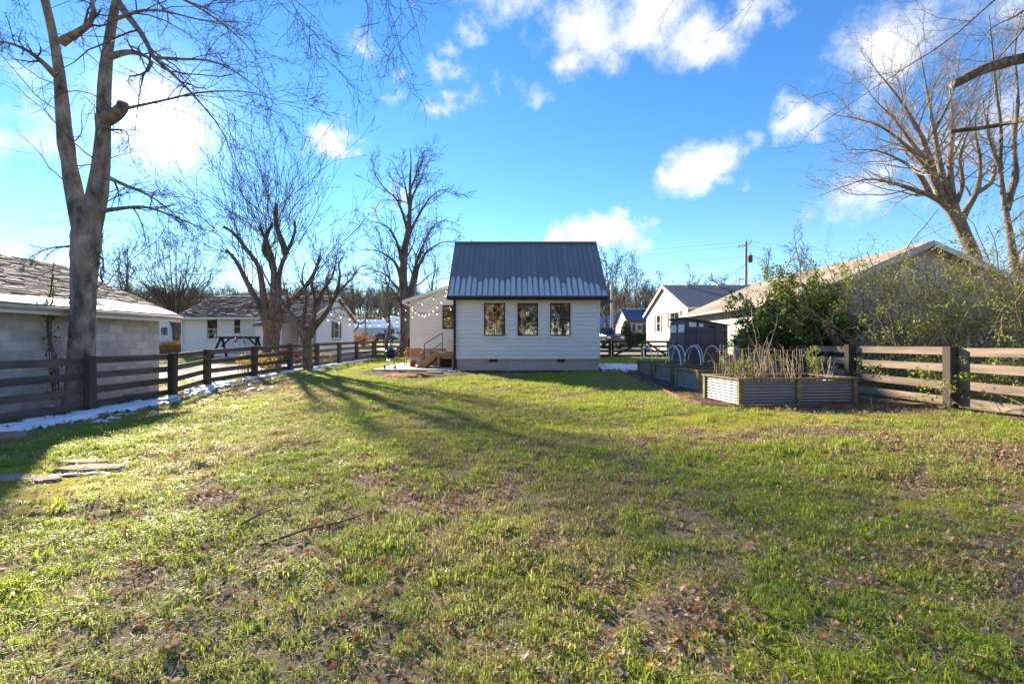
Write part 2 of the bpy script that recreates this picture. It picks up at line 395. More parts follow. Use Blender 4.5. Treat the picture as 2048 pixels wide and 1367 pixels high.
dm('wood_pole', (.30, .25, .20), var=.3, scale=3, rough=.9, bump=.3, stretch=(3, 3, .3))
dm('cable', (.02, .02, .022), var=.1, rough=.6, bump=0)
dm('curtain', (.72, .69, .62), var=.1, scale=3, rough=.9, bump=.0)
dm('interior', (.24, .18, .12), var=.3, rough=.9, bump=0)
dm('tile_blind', (.34, .33, .29), var=.1, rough=.8, bump=0)
dm('edging', (.22, .10, .065), var=.5, scale=4, rough=.9, bump=.4, stretch=(1, 1, 3))
dm('soil', (.075, .052, .038), var=.4, scale=8, rough=1, bump=.9, bscale=30)
dm('car_silver', (.55, .58, .62), var=.05, rough=.25, bump=0, metallic=.4)
dm('car_dark', (.03, .045, .06), var=.05, rough=.2, bump=0, spec=.6)
dm('car_white', (.75, .75, .75), var=.05, rough=.25, bump=0)
dm('tarp_blue', (.05, .17, .45), var=.2, rough=.5, bump=.1)
dm('cedar', (.42, .20, .10), var=.3, rough=.8, bump=.1)
dm('wicker_wood', (.50, .24, .11), var=.3, scale=5, rough=.5, bump=.1, rnd=.15)
dm('teal_wall', (.55, .66, .62), var=.08, rough=.7, bump=.05)
dm('pale_wall', (.62, .66, .72), var=.08, rough=.7, bump=.05)
dm('bin_cream', (.70, .62, .45), var=.1, rough=.6, bump=0)
dm('hill_brown', (.16, .12, .095), var=.4, scale=.05, rough=1, bump=0)
M['glass'] = glassmat('glass', (.62, .64, .62), .10)
M['glass_far'] = glassmat('glass_far', (.4, .41, .4), .04)
# snow: a little light goes through
sm = material('snow', (.86, .88, .92), var=.06, scale=6, rough=.6, bump=.35, bscale=18, rnd=0)
sm.node_tree.nodes['Principled BSDF'].inputs['Subsurface Weight'].default_value = 0.0
M['snow'] = sm
dm('roof_frost', (.62, .61, .61), var=.10, scale=5, rough=.8, bump=.2, bscale=40, rnd=0)
# lamp bulb of the string lights
bm_ = bpy.data.materials.new('bulb_lit'); bm_.use_nodes = True
b_ = bm_.node_tree.nodes['Principled BSDF']; b_.inputs['Base Color'].default_value = (1, .85, .6, 1); b_.inputs['Emission Color'].default_value = (1, .78, .45, 1); b_.inputs['Emission Strength'].default_value = .75
M['bulb_lit'] = bm_
M['grass'] = leafmat('grass', (.24, .35, .035), (.50, .56, .09), .58, .45, attr='dry')
M['leaf_dead'] = leafmat('leaf_dead', (.33, .20, .12), (.66, .50, .36), .3, .7)
M['leaf_green'] = leafmat('leaf_green', (.17, .23, .03), (.42, .46, .08), .45, .4)
M['leaf_dark'] = leafmat('leaf_dark', (.045, .095, .028), (.17, .25, .05), .28, .45, spec=.4)
M['leaf_conifer'] = leafmat('leaf_conifer', (.03, .055, .022), (.08, .10, .04), .2, .6)
M['leaf_yellow'] = leafmat('leaf_yellow', (.55, .34, .03), (.62, .45, .06), .4, .6)
M['leaf_tan'] = leafmat('leaf_tan', (.42, .26, .13), (.55, .38, .20), .35, .7)
M['leaf_orange'] = leafmat('leaf_orange', (.34, .14, .05), (.45, .24, .10), .3, .7)
# ================================================================== GROUND
MULCH_BED = [(4.35, 19.2), (4.15, 17.7), (3.85, 13), (3.55, 9.8), (3.65, 8.9), (4.0, 8.35), (6.0, 8.12), (7.5, 8.25), (7.5, 19.2)]
MULCH_HOUSE = [(-5.9, 18.9), (-5.7, 17.3), (-3.9, 15.9), (-2.4, 16.1), (-1.2, 17.5), (1.0, 18.0), (4.3, 18.2), (4.4, 19.6), (-2.6, 19.6)]
PATIO = [(-5.6, 18.9), (-2.35, 18.9), (-2.35, 24.5), (-5.6, 24.5)]
def wob(x, y, a=.25, s=1.3): return a * (fbm(x, y, s, 11, 3) - .5) * 2
def m_mulch(x, y):
    wx = x + wob(x, y, .12); wy = y + wob(y, x, .22)
    return inpoly(wx, wy, MULCH_HOUSE) | inpoly(x, y, MULCH_BED)
def fence_x(y): return np.interp(y, [4, 9.45, 11.83, 14.2, 16.6, 19.0, 21.4, 23.8, 26.2, 28.6], [-8.4, -8.5, -8.55, -9.22, -9.10, -8.97, -8.88, -8.75, -8.66, -8.42])
def m_snow(x, y):
    d = x - fence_x(y)
    w = np.interp(y, [5, 8, 11, 14, 18, 24, 29], [1.5, 1.15, .85, .75, .62, .55, .5])
    s = 1 - np.abs(d - w * .45) / (w * .75)
    s = s * sstep(5.5, 7.5, y) * (1 - sstep(27.5, 29, y)) * 1.0
    s2 = (1 - np.hypot((x + 9.1) / .9, (y - 9.6) / 1.9)) * 1.1
    s3 = np.maximum(0, 1 - np.hypot((x - 5.0) / 2.6, (y - 21.5) / 3.2)) * 1.3 + np.maximum(0, 1 - np.hypot((x - 4.2) / 1.0, (y - 18.7) / .5))
    return np.maximum(np.maximum(s, s2), s3)
def m_moss(x, y):
    a = np.exp(-(((x + 4.6 + .33 * (y - 5)) / 1.3) ** 2 + ((y - 5.0) / .85) ** 2) * 1.0)       # by the flat stones
    b = np.exp(-(((x - 3.6) / 2.6) ** 2 + ((y - 7.5) / .7) ** 2)) * 1.1                            # in front of the raised beds
    c = np.exp(-(((x + .6) / .8) ** 2 + ((y - 7.1) / .5) ** 2)) * .75
    d = np.exp(-(((x + 4.2) / .9) ** 2 + ((y - 6.6) / .5) ** 2)) * .7
    n = fbm(x, y, 1.7, 5, 4)
    return np.clip((np.maximum.reduce([a, b, c, d]) * 1.35 + (n - .5) * 2.2 - .40) * 3.4, 0, 1)
def m_bare(x, y):
    """leafy, thin turf"""
    n = fbm(x, y, .42, 2, 4); n2 = fbm(x, y, 1.6, 8, 3)
    right = sstep(1.0, 7.0, x) * sstep(3.0, 8.0, y) * .30 + sstep(.6, 2.2, x) * (1 - sstep(2.5, 4.0, y)) * .16
    left = (1 - sstep(-7.2, -6.2, x)) * .8
    path = np.exp(-((x - .9 - .38 * (8.6 - y)) / .8) ** 2) * sstep(5.5, 7.5, y) * (1 - sstep(9.5, 12, y)) * .28
    spot = .95 * np.exp(-(((x - .85) / .55) ** 2 + ((y - 2.3) / .55) ** 2)) + .22 * sstep(.2, 3.5, x) + .3 * np.exp(-(((x + 1.6) / .3) ** 2 + ((y - 2.05) / .25) ** 2))
    return np.clip((n - .56) * 1.7 + (n2 - .5) * 1.1 + right + left + path + spot + .10, 0, 1)
def axis_coords(lo, hi, step, far_lo, far_hi):
    mid = np.arange(lo, hi + 1e-6, step)
    a = lo - np.geomspace(step * 1.5, lo - far_lo, 34); b = hi + np.geomspace(step * 1.5, far_hi - hi, 44)
    return np.r_[a[::-1], mid, b]
xs = axis_coords(-10.5, 8.5, .11, -450, 450); ys = axis_coords(1.0, 20.0, .11, -60, 700)
X, Y = np.meshgrid(xs, ys)
Z = gz(X, Y)
lawnw = sstep(-9, -8, X) * (1 - sstep(7.5, 8.5, X)) * sstep(.5, 1, Y) * (1 - sstep(19, 20, Y))
Z = Z + lawnw * ((fbm(X, Y, 1.1, 4, 3) - .5) * .07 + (fbm(X, Y, 6, 6, 2) - .5) * .022)
Z -= .03 * ((X > -2.2) & (X < 3.5) & (Y > 19.4) & (Y < 24))
_gi = (xs, ys, Z)
def gsurf(x, y):
    """height of the built ground sheet"""
    x = np.asarray(x, float); y = np.asarray(y, float)
    i = np.clip(np.searchsorted(xs, x) - 1, 0, len(xs) - 2); j = np.clip(np.searchsorted(ys, y) - 1, 0, len(ys) - 2)
    fx = (x - xs[i]) / (xs[i + 1] - xs[i]); fy = (y - ys[j]) / (ys[j + 1] - ys[j])
    return (Z[j, i] * (1 - fx) + Z[j, i + 1] * fx) * (1 - fy) + (Z[j + 1, i] * (1 - fx) + Z[j + 1, i + 1] * fx) * fy
nx, ny = len(xs), len(ys)
V = np.stack([X.ravel(), Y.ravel(), Z.ravel()], 1)
ii = (np.arange(ny - 1)[:, None] * nx + np.arange(nx - 1)[None, :]).ravel()
Fq = np.stack([ii, ii + 1, ii + 1 + nx, ii + nx], 1)

gm = bpy.data.materials.new('ground_turf'); gm.use_nodes = True
nd = gm.node_tree.nodes; lk = gm.node_tree.links; bs = nd['Principled BSDF']; bs.inputs['Roughness'].default_value = .95; bs.inputs['Specular IOR Level'].default_value = .15
def gnoise(s, d=6, r=.6):
    n = N(nd, 'ShaderNodeTexNoise', inp={'Scale': s, 'Detail': d, 'Roughness': r}); lk.new(gtc.outputs['Object'], n.inputs['Vector']); return n.outputs['Fac']
gtc = nd.new('ShaderNodeTexCoord')
def gmix(a, b, f):
    n = N(nd, 'ShaderNodeMix', data_type='RGBA'); n.clamp_factor = True
    for k, v in (('A', a), ('B', b), ('Factor', f)):
        if isinstance(v, tuple): n.inputs[k].default_value = v + (1,)
        elif isinstance(v, float): n.inputs[k].default_value = v
        else: lk.new(v, n.inputs[k])
    return n.outputs['Result']
def gramp(v, lo, hi):
    n = N(nd, 'ShaderNodeMapRange', inp={'From Min': lo, 'From Max': hi}); n.clamp = True; lk.new(v, n.inputs['Value']); return n.outputs[0]
def gattr(a):
    n = nd.new('ShaderNodeAttribute'); n.attribute_name = a; return n.outputs['Fac']
turf = gmix((.17, .20, .045), (.38, .37, .12), gramp(gnoise(7.0), .35, .7))
thatch = gmix((.15, .10, .062), (.50, .38, .26), gramp(gnoise(75.0, 8, .75), .36, .64))
c1 = gmix(turf, thatch, gramp(gnoise(14.0, 5, .7), .44, .60))
c1 = gmix(c1, thatch, gattr('bare'))
mulch = gmix((.060, .040, .030), (.20, .125, .085), gramp(gnoise(34.0), .38, .66))
c1 = gmix(c1, mulch, gattr('mulch'))
mossc = gmix((.30, .28, .02), (.62, .55, .04), gramp(gnoise(30.0, 8, .7), .36, .66))
c1 = gmix(c1, mossc, gattr('moss'))
lk.new(c1, bs.inputs['Base Color'])
bp = N(nd, 'ShaderNodeBump', inp={'Strength': 1.0, 'Distance': .04}); lk.new(gnoise(60.0, 8, .75), bp.inputs['Height']); lk.new(bp.outputs[0], bs.inputs['Normal'])
ground = mk('ground', V, Fq, gm, None, smooth=True); tag(ground, 'rough winter lawn ground reaching to the far hillside', None, None, 'structure')
def fattr(o, name, arr):
    a = o.data.attributes.new(name, 'FLOAT', 'POINT'); a.data.foreach_set('value', np.asarray(arr, np.float32).ravel())
inl = (X > -9) & (X < 7.6) & (Y > 0) & (Y < 19.6)
fattr(ground, 'mulch', (m_mulch(X, Y)).astype(float))
fattr(ground, 'moss', m_moss(X, Y) * (X > -8) * (Y < 12))
fattr(ground, 'bare', np.where(inl, np.clip(m_bare(X, Y) + .28 * (1 - sstep(4, 9, Y)), 0, 1), np.clip(fbm(X, Y, .2, 3, 3) - .35, 0, 1)))

def sheet(name, poly, mat, lift, label, step=.6):
    """a paved sheet that follows the ground"""
    xs_ = [p[0] for p in poly]; ys_ = [p[1] for p in poly]
    gx = np.arange(min(xs_), max(xs_) + step, step); gy = np.arange(min(ys_), max(ys_) + step, step)
    gx = np.linspace(min(xs_), max(xs_), max(2, len(gx))); gy = np.linspace(min(ys_), max(ys_), max(2, len(gy)))
    A, B = np.meshgrid(gx, gy); Zs = gsurf(A, B) + lift
    n1, n2 = len(gx), len(gy); i = (np.arange(n2 - 1)[:, None] * n1 + np.arange(n1 - 1)[None, :]).ravel()
    f = np.stack([i, i + 1, i + 1 + n1, i + n1], 1)
    cx = (A.ravel()[f]).mean(1); cy = (B.ravel()[f]).mean(1)
    f = f[inpoly(cx, cy, poly)]
    o = mk(name, np.stack([A.ravel(), B.ravel(), Zs.ravel()], 1), f, mat, None, smooth=True)
    return tag(o, label, None, None, 'structure')
sheet('driveway', [(-22, 15.6), (-10.2, 15.6), (-10.0, 22.5), (-9.9, 47), (-13.0, 47), (-13.0, 23.5), (-22, 22.8)], M['gravel_drive'], .02, 'pale gravel driveway behind the left board fence')
sheet('side_drive', [(4.5, 30.5), (14.5, 30.5), (14.0, 47), (4.5, 47)], M['asphalt'], .02, 'grey driveway beyond the black double gate')
sheet('street', [(-160, 47.2), (160, 47.2), (160, 53), (-160, 53)], M['asphalt'], .03, 'grey residential street beyond the houses', 2.0)

# ------------------------------------------------------------------ snow
def snow_patch(name, x0, x1, y0, y1, step, label, thr=.34, h=.07):
    gx = np.arange(x0, x1, step); gy = np.arange(y0, y1, step); A, B = np.meshgrid(gx, gy)
    s = m_snow(A, B); n = fbm(A, B, 2.6, 21, 4); n2 = fbm(A * 2.2 - B * .3, B * 1.2, 4, 31, 3)
    hh = s + (n - .5) * 1.7 + (n2 - .5) * 1.6 - thr
    Zs = gsurf(A, B) + np.clip(hh, -.25, .55) * h * 2.0 + (fbm(A, B, 9, 5, 2) - .5) * .012
    n1, n2_ = len(gx), len(gy); i = (np.arange(n2_ - 1)[:, None] * n1 + np.arange(n1 - 1)[None, :]).ravel()
    f = np.stack([i, i + 1, i + 1 + n1, i + n1], 1)
    f = f[(hh.ravel()[f] > -.12).all(1)]
    used = np.unique(f); remap = np.full(n1 * n2_, -1); remap[used] = np.arange(len(used))
    Vv = np.stack([A.ravel(), B.ravel(), Zs.ravel()], 1)[used]
    o = mk(name, Vv, remap[f], M['snow'], None, smooth=True)
    return tag(o, label, 'snow', None, 'stuff')
snow_patch('snow_strip', -10.0, -6.6, 5.4, 29, .06, 'melting snow lying along the foot of the left fence', .46)
snow_patch('snow_patch', 2.6, 8, 18.2, 26, .07, 'thin snow patch lying between the cottage and the black gate', .45, .05)

# ------------------------------------------------------------------ scatter with instances
def collection_of(name, objs):
    c = bpy.data.collections.new(name)
    for o in objs: c.objects.link(o)
    return c
def raw_obj(name, V, Fc, mat, tint=None, smooth=False):
    me = bpy.data.meshes.new(name); me.from_pydata([tuple(v) for v in V], [], [tuple(map(int, f)) for f in Fc]); me.materials.append(mat)
    if tint is not None:
        a = me.attributes.new('tint', 'FLOAT', 'POINT'); a.data.foreach_set('value', np.asarray(tint, np.float32))
    if smooth: me.shade_smooth()
    return bpy.data.objects.new(name, me)
def scatter(name, pts, rot, scl, var, coll, label, cat, dry=None):
    me = bpy.data.meshes.new(name); me.from_pydata(pts.tolist(), [], [])
    o = bpy.data.objects.new(name, me); _finish(o, None)
    a = me.attributes.new('rot', 'FLOAT_VECTOR', 'POINT'); a.data.foreach_set('vector', np.asarray(rot, np.float32).ravel())
    a = me.attributes.new('scl', 'FLOAT', 'POINT'); a.data.foreach_set('value', np.asarray(scl, np.float32))
    a = me.attributes.new('var', 'INT', 'POINT'); a.data.foreach_set('value', np.asarray(var, np.int32))
    a = me.attributes.new('dry', 'FLOAT', 'POINT'); a.data.foreach_set('value', np.asarray(dry if dry is not None else np.zeros(len(pts)), np.float32))
    ng = bpy.data.node_groups.new(name, 'GeometryNodeTree')
    ng.interface.new_socket('Geometry', in_out='INPUT', socket_type='NodeSocketGeometry'); ng.interface.new_socket('Geometry', in_out='OUTPUT', socket_type='NodeSocketGeometry')
    n = ng.nodes; l = ng.links
    gi = n.new('NodeGroupInput'); go = n.new('NodeGroupOutput')
    ci = n.new('GeometryNodeCollectionInfo'); ci.inputs['Collection'].default_value = coll; ci.inputs['Separate Children'].default_value = True; ci.inputs['Reset Children'].default_value = True
    ip = n.new('GeometryNodeInstanceOnPoints'); ip.inputs['Pick Instance'].default_value = True
    def na(nm, dt):
        k = n.new('GeometryNodeInputNamedAttribute'); k.data_type = dt; k.inputs['Name'].default_value = nm; return k.outputs['Attribute']
    l.new(gi.outputs[0], ip.inputs['Points']); l.new(ci.outputs[0], ip.inputs['Instance'])
    l.new(na('var', 'INT'), ip.inputs['Instance Index'])
    er = n.new('FunctionNodeEulerToRotation'); l.new(na('rot', 'FLOAT_VECTOR'), er.inputs[0]); l.new(er.outputs[0], ip.inputs['Rotation'])
    l.new(na('scl', 'FLOAT'), ip.inputs['Scale'])
    l.new(ip.outputs[0], go.inputs[0])
    md = o.modifiers.new('scatter', 'NODES'); md.node_group = ng
    return tag(o, label, cat, None, 'stuff')

def grass_clump(i, blades, hgt, spread, lean):
    r = np.random.default_rng(100 + i); V = []; Fc = []; T = []
    for b in range(blades):
        a = r.random() * 6.28; rr = spread * math.sqrt(r.random()); bx, by = rr * math.cos(a), rr * math.sin(a)
        h = hgt * (.45 + .8 * r.random()); w = .0016 + .0018 * r.random(); la = r.random() * 6.28; L = h * lean * (.3 + r.random())
        dx, dy = math.cos(la) * L, math.sin(la) * L; sx, sy = -math.sin(la) * w, math.cos(la) * w
        k = len(V); t = r.random() * .6
        V += [(bx - sx, by - sy, -.008), (bx + sx, by + sy, -.008), (bx + dx * .35 - sx, by + dy * .35 - sy, h * .6), (bx + dx * .35 + sx, by + dy * .35 + sy, h * .6), (bx + dx, by + dy, h * (1 - .25 * lean))]
        T += [t * .5, t * .5, t, t, t + .2]
        Fc += [(k, k + 1, k + 3, k + 2), (k + 2, k + 3, k + 4)]
    return raw_obj('grass_tuft', V, Fc, M['grass'], T)
gcoll = collection_of('grass_tufts', [grass_clump(0, 34, .038, .10, 1.5), grass_clump(1, 40, .046, .11, 1.3), grass_clump(2, 30, .030, .10, 1.9), grass_clump(3, 26, .072, .045, .75), grass_clump(4, 38, .034, .12, 1.7), grass_clump(5, 30, .052, .08, 1.1)])
def lawn_points(dens_fn, n_try, ymin=.6, ymax=19.2):
    u = rng.random(n_try)
    # sampling denser near the camera
    y = ymin * (ymax / ymin) ** u
    half = np.minimum(y * 1.2 + 3.2, 9.0)
    x = (rng.random(n_try) * 2 - 1) * half
    wgt = y * (2 * half)            # area element per sample (log sampling)
    keep = rng.random(n_try) < dens_fn(x, y) * wgt * math.log(ymax / ymin) / n_try
    return x[keep], y[keep]
def inlawn(x, y): return (x > fence_x(y) + .25) & (x < 7.35) & (y < 19.0) & ~inpoly(x, y, PATIO)
def grass_density(x, y):
    bare = m_bare(x, y); d = 560 * np.clip(1.06 - bare * .97, .05, 1) * np.clip((.45 * fbm(x, y, 2.2, 17, 3) + .55 * fbm(x, y, 7.5, 19, 3) - .37) * 6.5, .03, 1.5)
    d = d * np.clip(1 - m_moss(x, y) * .72, 0, 1) * np.where(m_mulch(x, y), .01, 1) * np.where(m_snow(x, y) > .55, .05, 1)
    d = d * np.interp(y, [0, 4, 9, 20], [1.3, 1.1, 1.0, .8])
    return d * inlawn(x, y)
gx_, gy_ = lawn_points(grass_density, 1000000)
nG = len(gx_)
pts = np.stack([gx_, gy_, gsurf(gx_, gy_)], 1)
rot = np.stack([rng.normal(0, .18, nG), rng.normal(0, .18, nG), rng.random(nG) * 6.28], 1)
scl = (.40 + .62 * rng.random(nG) + .55 * (rng.random(nG) < .07)) * (.72 + .7 * fbm(gx_, gy_, 1.5, 41, 3)) * np.interp(gy_, [1, 6, 19], [.80, .95, 1.15])
dry = np.clip((fbm(gx_, gy_, .9, 51, 4) - .46) * 2.2 + rng.normal(0, .22, nG) + m_bare(gx_, gy_) * .35, 0, .9)
scatter('lawn_grass', pts, rot, scl, rng.integers(0, 6, nG), gcoll, 'short patchy green lawn grass across the yard', 'grass', dry)
# grass on the neighbouring plots, coarser
ox = rng.uniform(-26, 14, 60000); oy = 8 + 38 * rng.random(60000) ** 1.4
ok = ((ox < fence_x(oy) - .3) & (ox > -26) & ~inpoly(ox, oy, [(-22, 15.6), (-10.0, 15.6), (-9.9, 47), (-13, 47), (-13, 23.5), (-22, 22.8)]) & (oy > 14)) | ((ox > 4.4) & (ox < 10) & (oy > 19.5) & (oy < 30)) | ((ox > -8) & (ox < -5.8) & (oy > 19.5))
ok &= m_snow(ox, oy) < .4
ox, oy = ox[ok], oy[ok]; nO = len(ox)
scatter('neighbour_grass', np.stack([ox, oy, gsurf(ox, oy)], 1), np.stack([rng.normal(0, .15, nO), rng.normal(0, .15, nO), rng.random(nO) * 6.28], 1), 1.3 + .9 * rng.random(nO), rng.integers(0, 6, nO), gcoll,
        'green grass on the neighbouring plots beyond the fences', 'grass', np.clip(rng.normal(.25, .25, nO), 0, 1))

def dead_leaf(i):
    r = np.random.default_rng(500 + i); n = 7; V = []; Fc = []; T = []
    L = .055 * (.7 + .6 * r.random()); W = L * (.30 + .22 * r.random()); curl = r.uniform(-1.6, 2.2); fold = r.uniform(.1, .9)
    for k in range(n):
        t = k / (n - 1); w = W * math.sin(math.pi * min(.97, t * .93 + .05)) ** .8 * (1 + .3 * math.sin(k * 2.4 + i)); ang = curl * (t - .5)
        x = math.sin(ang) / max(abs(curl), .3) * L * 1.0 if abs(curl) > .3 else (t - .5) * L; z = (1 - math.cos(ang)) / max(abs(curl), .3) * L
        for s in (-1, 0, 1):
            V.append((x, s * w, z + abs(s) * w * fold + .002 + .003 * r.random())); T.append(r.random() * .3 + .1 * (i % 5))
        if k:
            a = (k - 1) * 3
            Fc += [(a, a + 1, a + 4, a + 3), (a + 1, a + 2, a + 5, a + 4)]
    return raw_obj('dead_leaf', V, Fc, M['leaf_dead'] if i % 4 else M['leaf_orange'], T, True)
lcoll = collection_of('dead_leaves', [dead_leaf(i) for i in range(9)])
def leaf_density(x, y):
    gn = .45 * fbm(x, y, 2.2, 17, 3) + .55 * fbm(x, y, 7.5, 19, 3)
    d = 230 + 1300 * np.clip(m_bare(x, y) - .08, 0, 1) ** 1.1 + 900 * np.clip((.47 - gn) * 6, 0, 1) + 260 * sstep(0, 3, x) * (1 - sstep(5, 9, y))
    d = d * (.25 + 1.7 * np.clip(fbm(x, y, 4.2, 61, 4) - .38, 0, 1) * 2.2)
    d = np.where(m_mulch(x, y), 210, d * (1 - .85 * m_moss(x, y)))
    d = d + 170 * (sstep(5.2, 7.4, x) * sstep(6, 8, y)) + 230 * np.exp(-((x - fence_x(y) - 1.0) / .6) ** 2) * (y < 17)
    return d * ((x > fence_x(y) - 1) & (x < 7.5) & (y < 19.2) & ~inpoly(x, y, PATIO)) * np.interp(y, [0, 5, 12, 20], [1, 1, .75, .6])
lx, ly = lawn_points(leaf_density, 2000000)
nL = len(lx)
scatter('leaf_litter', np.stack([lx, ly, gsurf(lx, ly) + .006 + .032 * rng.random(nL) ** 1.3], 1), np.stack([rng.normal(0, .5, nL), rng.normal(0, .5, nL), rng.random(nL) * 6.28], 1),
        (.22 + .55 * rng.random(nL) ** 2.2) * np.where(m_mulch(lx, ly), .6, 1.0), rng.integers(0, 9, nL), lcoll, 'dry brown fallen leaves scattered over the lawn and mulch', 'leaves')
# dry straw blades lying in the turf
def straw(i):
    r = np.random.default_rng(800 + i); V = []; Fc = []; T = []
    for b in range(7):
        a = r.random() * 6.28; L = .05 + .06 * r.random(); x0, y0 = r.normal(0, .03, 2); w = .0011
        dx, dy = math.cos(a) * L, math.sin(a) * L; k = len(V); z = .004 + .02 * r.random(); bow = .012 * r.random()
        V += [(x0 - dy * w / L, y0 + dx * w / L, z), (x0 + dy * w / L, y0 - dx * w / L, z), (x0 + dx / 2 - dy * w / L, y0 + dy / 2 + dx * w / L, z + bow), (x0 + dx / 2 + dy * w / L, y0 + dy / 2 - dx * w / L, z + bow), (x0 + dx, y0 + dy, .002)]
        Fc += [(k, k + 1, k + 3, k + 2), (k + 2, k + 3, k + 4)]; T += [r.random()] * 5
    return raw_obj('straw', V, Fc, M['straw'], T)
M['straw'] = leafmat('straw', (.42, .33, .18), (.58, .48, .30), .3, .6)
scoll = collection_of('straw_bits', [straw(i) for i in range(5)])
sx_, sy_ = lawn_points(lambda x, y: 150 * (.3 + m_bare(x, y)) * inlawn(x, y) * ~m_mulch(x, y) * np.interp(y, [0, 4, 10, 20], [1, .9, .5, .25]), 260000)
nS = len(sx_)
scatter('dry_straw', np.stack([sx_, sy_, gsurf(sx_, sy_)], 1), np.stack([rng.normal(0, .1, nS), rng.normal(0, .1, nS), rng.random(nS) * 6.28], 1), .7 + .6 * rng.random(nS), rng.integers(0, 5, nS), scoll, 'dry straw coloured grass thatch lying in the lawn', 'thatch')
# ================================================================== BUILDINGS
def map_y(y0, sgn=-1):      # wall in a plane y = y0, outward normal sgn*y ; u = x
    return lambda u, w, v: (u, y0 + sgn * w, v)
def map_x(x0, sgn=1):       # wall in a plane x = x0, outward normal sgn*x ; u = y
    return lambda u, w, v: (x0 + sgn * w, u, v)
def wbox(name, mp, u0, u1, v0, v1, w0, w1, mat, parent, b=.003):
    a = mp(u0, w0, v0); c = mp(u1, w1, v1)
    lo = [min(p, q) for p, q in zip(a, c)]; hi = [max(p, q) for p, q in zip(a, c)]
    return box2(name, lo, hi, mat, parent, b)
class MB:
    """collects boxes into one mesh"""
    def __init__(s): s.V = []; s.F = []
    def box(s, lo, hi):
        k = len(s.V)
        s.V += [(x, y, z) for x in (lo[0], hi[0]) for y in (lo[1], hi[1]) for z in (lo[2], hi[2])]
        s.F += [tuple(k + i for i in f) for f in ((0, 1, 3, 2), (4, 6, 7, 5), (0, 4, 5, 1), (2, 3, 7, 6), (0, 2, 6, 4), (1, 5, 7, 3))]
    def wbox(s, mp, u0, u1, v0, v1, w0, w1):
        a = mp(u0, w0, v0); c = mp(u1, w1, v1); s.box([min(p, q) for p, q in zip(a, c)], [max(p, q) for p, q in zip(a, c)])
    def quad(s, *p):
        k = len(s.V); s.V += [tuple(q) for q in p]; s.F.append(tuple(range(k, k + len(p))))
    def build(s, name, mat, parent=None, smooth=False): return mk(name, s.V, s.F, mat, parent, smooth)
def wall_holes(name, mp, u0, u1, v0, v1, holes, th, mat, parent):
    us = sorted({u0, u1, *[h[0] for h in holes], *[h[1] for h in holes]}); vs_ = sorted({v0, v1, *[h[2] for h in holes], *[h[3] for h in holes]})
    m = MB()
    for i in range(len(us) - 1):
        for j in range(len(vs_) - 1):
            cu, cv = (us[i] + us[i + 1]) / 2, (vs_[j] + vs_[j + 1]) / 2
            if any(h[0] < cu < h[1] and h[2] < cv < h[3] for h in holes): continue
            m.wbox(mp, us[i], us[i + 1], vs_[j], vs_[j + 1], -th, 0)
    return m.build(name, mat, parent)
def lap(name, mp, u0, u1, v0, v1, ex, mat, parent, holes=(), lim=None, out=.012):
    """lap siding, courses joined into one part (too fine to pick apart)"""
    m = MB(); v = v0
    while v < v1 - .01:
        t = min(v + ex, v1); a, b = (u0, u1) if lim is None else lim((v + t) / 2)
        segs = [(a, b)]
        for h in holes:
            if h[2] < (v + t) / 2 < h[3]:
                ns = []
                for s in segs:
                    if h[0] > s[0]: ns.append((s[0], min(s[1], h[0])))
                    if h[1] < s[1]: ns.append((max(s[0], h[1]), s[1]))
                segs = ns
        for s in segs:
            if s[1] - s[0] < .02: continue
            p = [mp(s[0], out, v), mp(s[1], out, v), mp(s[1], .003, t), mp(s[0], .003, t), mp(s[0], 0, v), mp(s[1], 0, v)]
            m.quad(p[0], p[1], p[2], p[3]); m.quad(p[4], p[5], p[1], p[0])
        v += ex
    return m.build(name, mat, parent)
def boards(parent, mp, u0, u1, v0, v1, ex, mat, holes=(), lim=None, name='siding_board'):
    """lap siding, each board an object; mp must be a y-plane facing -y"""
    v = v0; y0 = mp(0, 0, 0)[1]
    while v < v1 - .03:
        a, b = (u0, u1) if lim is None else lim(v + ex / 2)
        segs = [(a, b)]
        for h in holes:
            if h[2] < v + ex * .55 and h[3] > v + ex * .45:
                ns = []
                for s in segs:
                    if h[0] > s[0]: ns.append((s[0], min(s[1], h[0])))
                    if h[1] < s[1]: ns.append((max(s[0], h[1]), s[1]))
                segs = ns
        for s in segs:
            if s[1] - s[0] < .03: continue
            hgt = min(ex + .012, v1 - v + .006)
            box(name, ((s[0] + s[1]) / 2, y0 - .014, v + hgt / 2 - .002), (s[1] - s[0] - .003, .016, hgt - .006), mat, parent, .002, rot=(-.15, 0, 0))
        v += ex
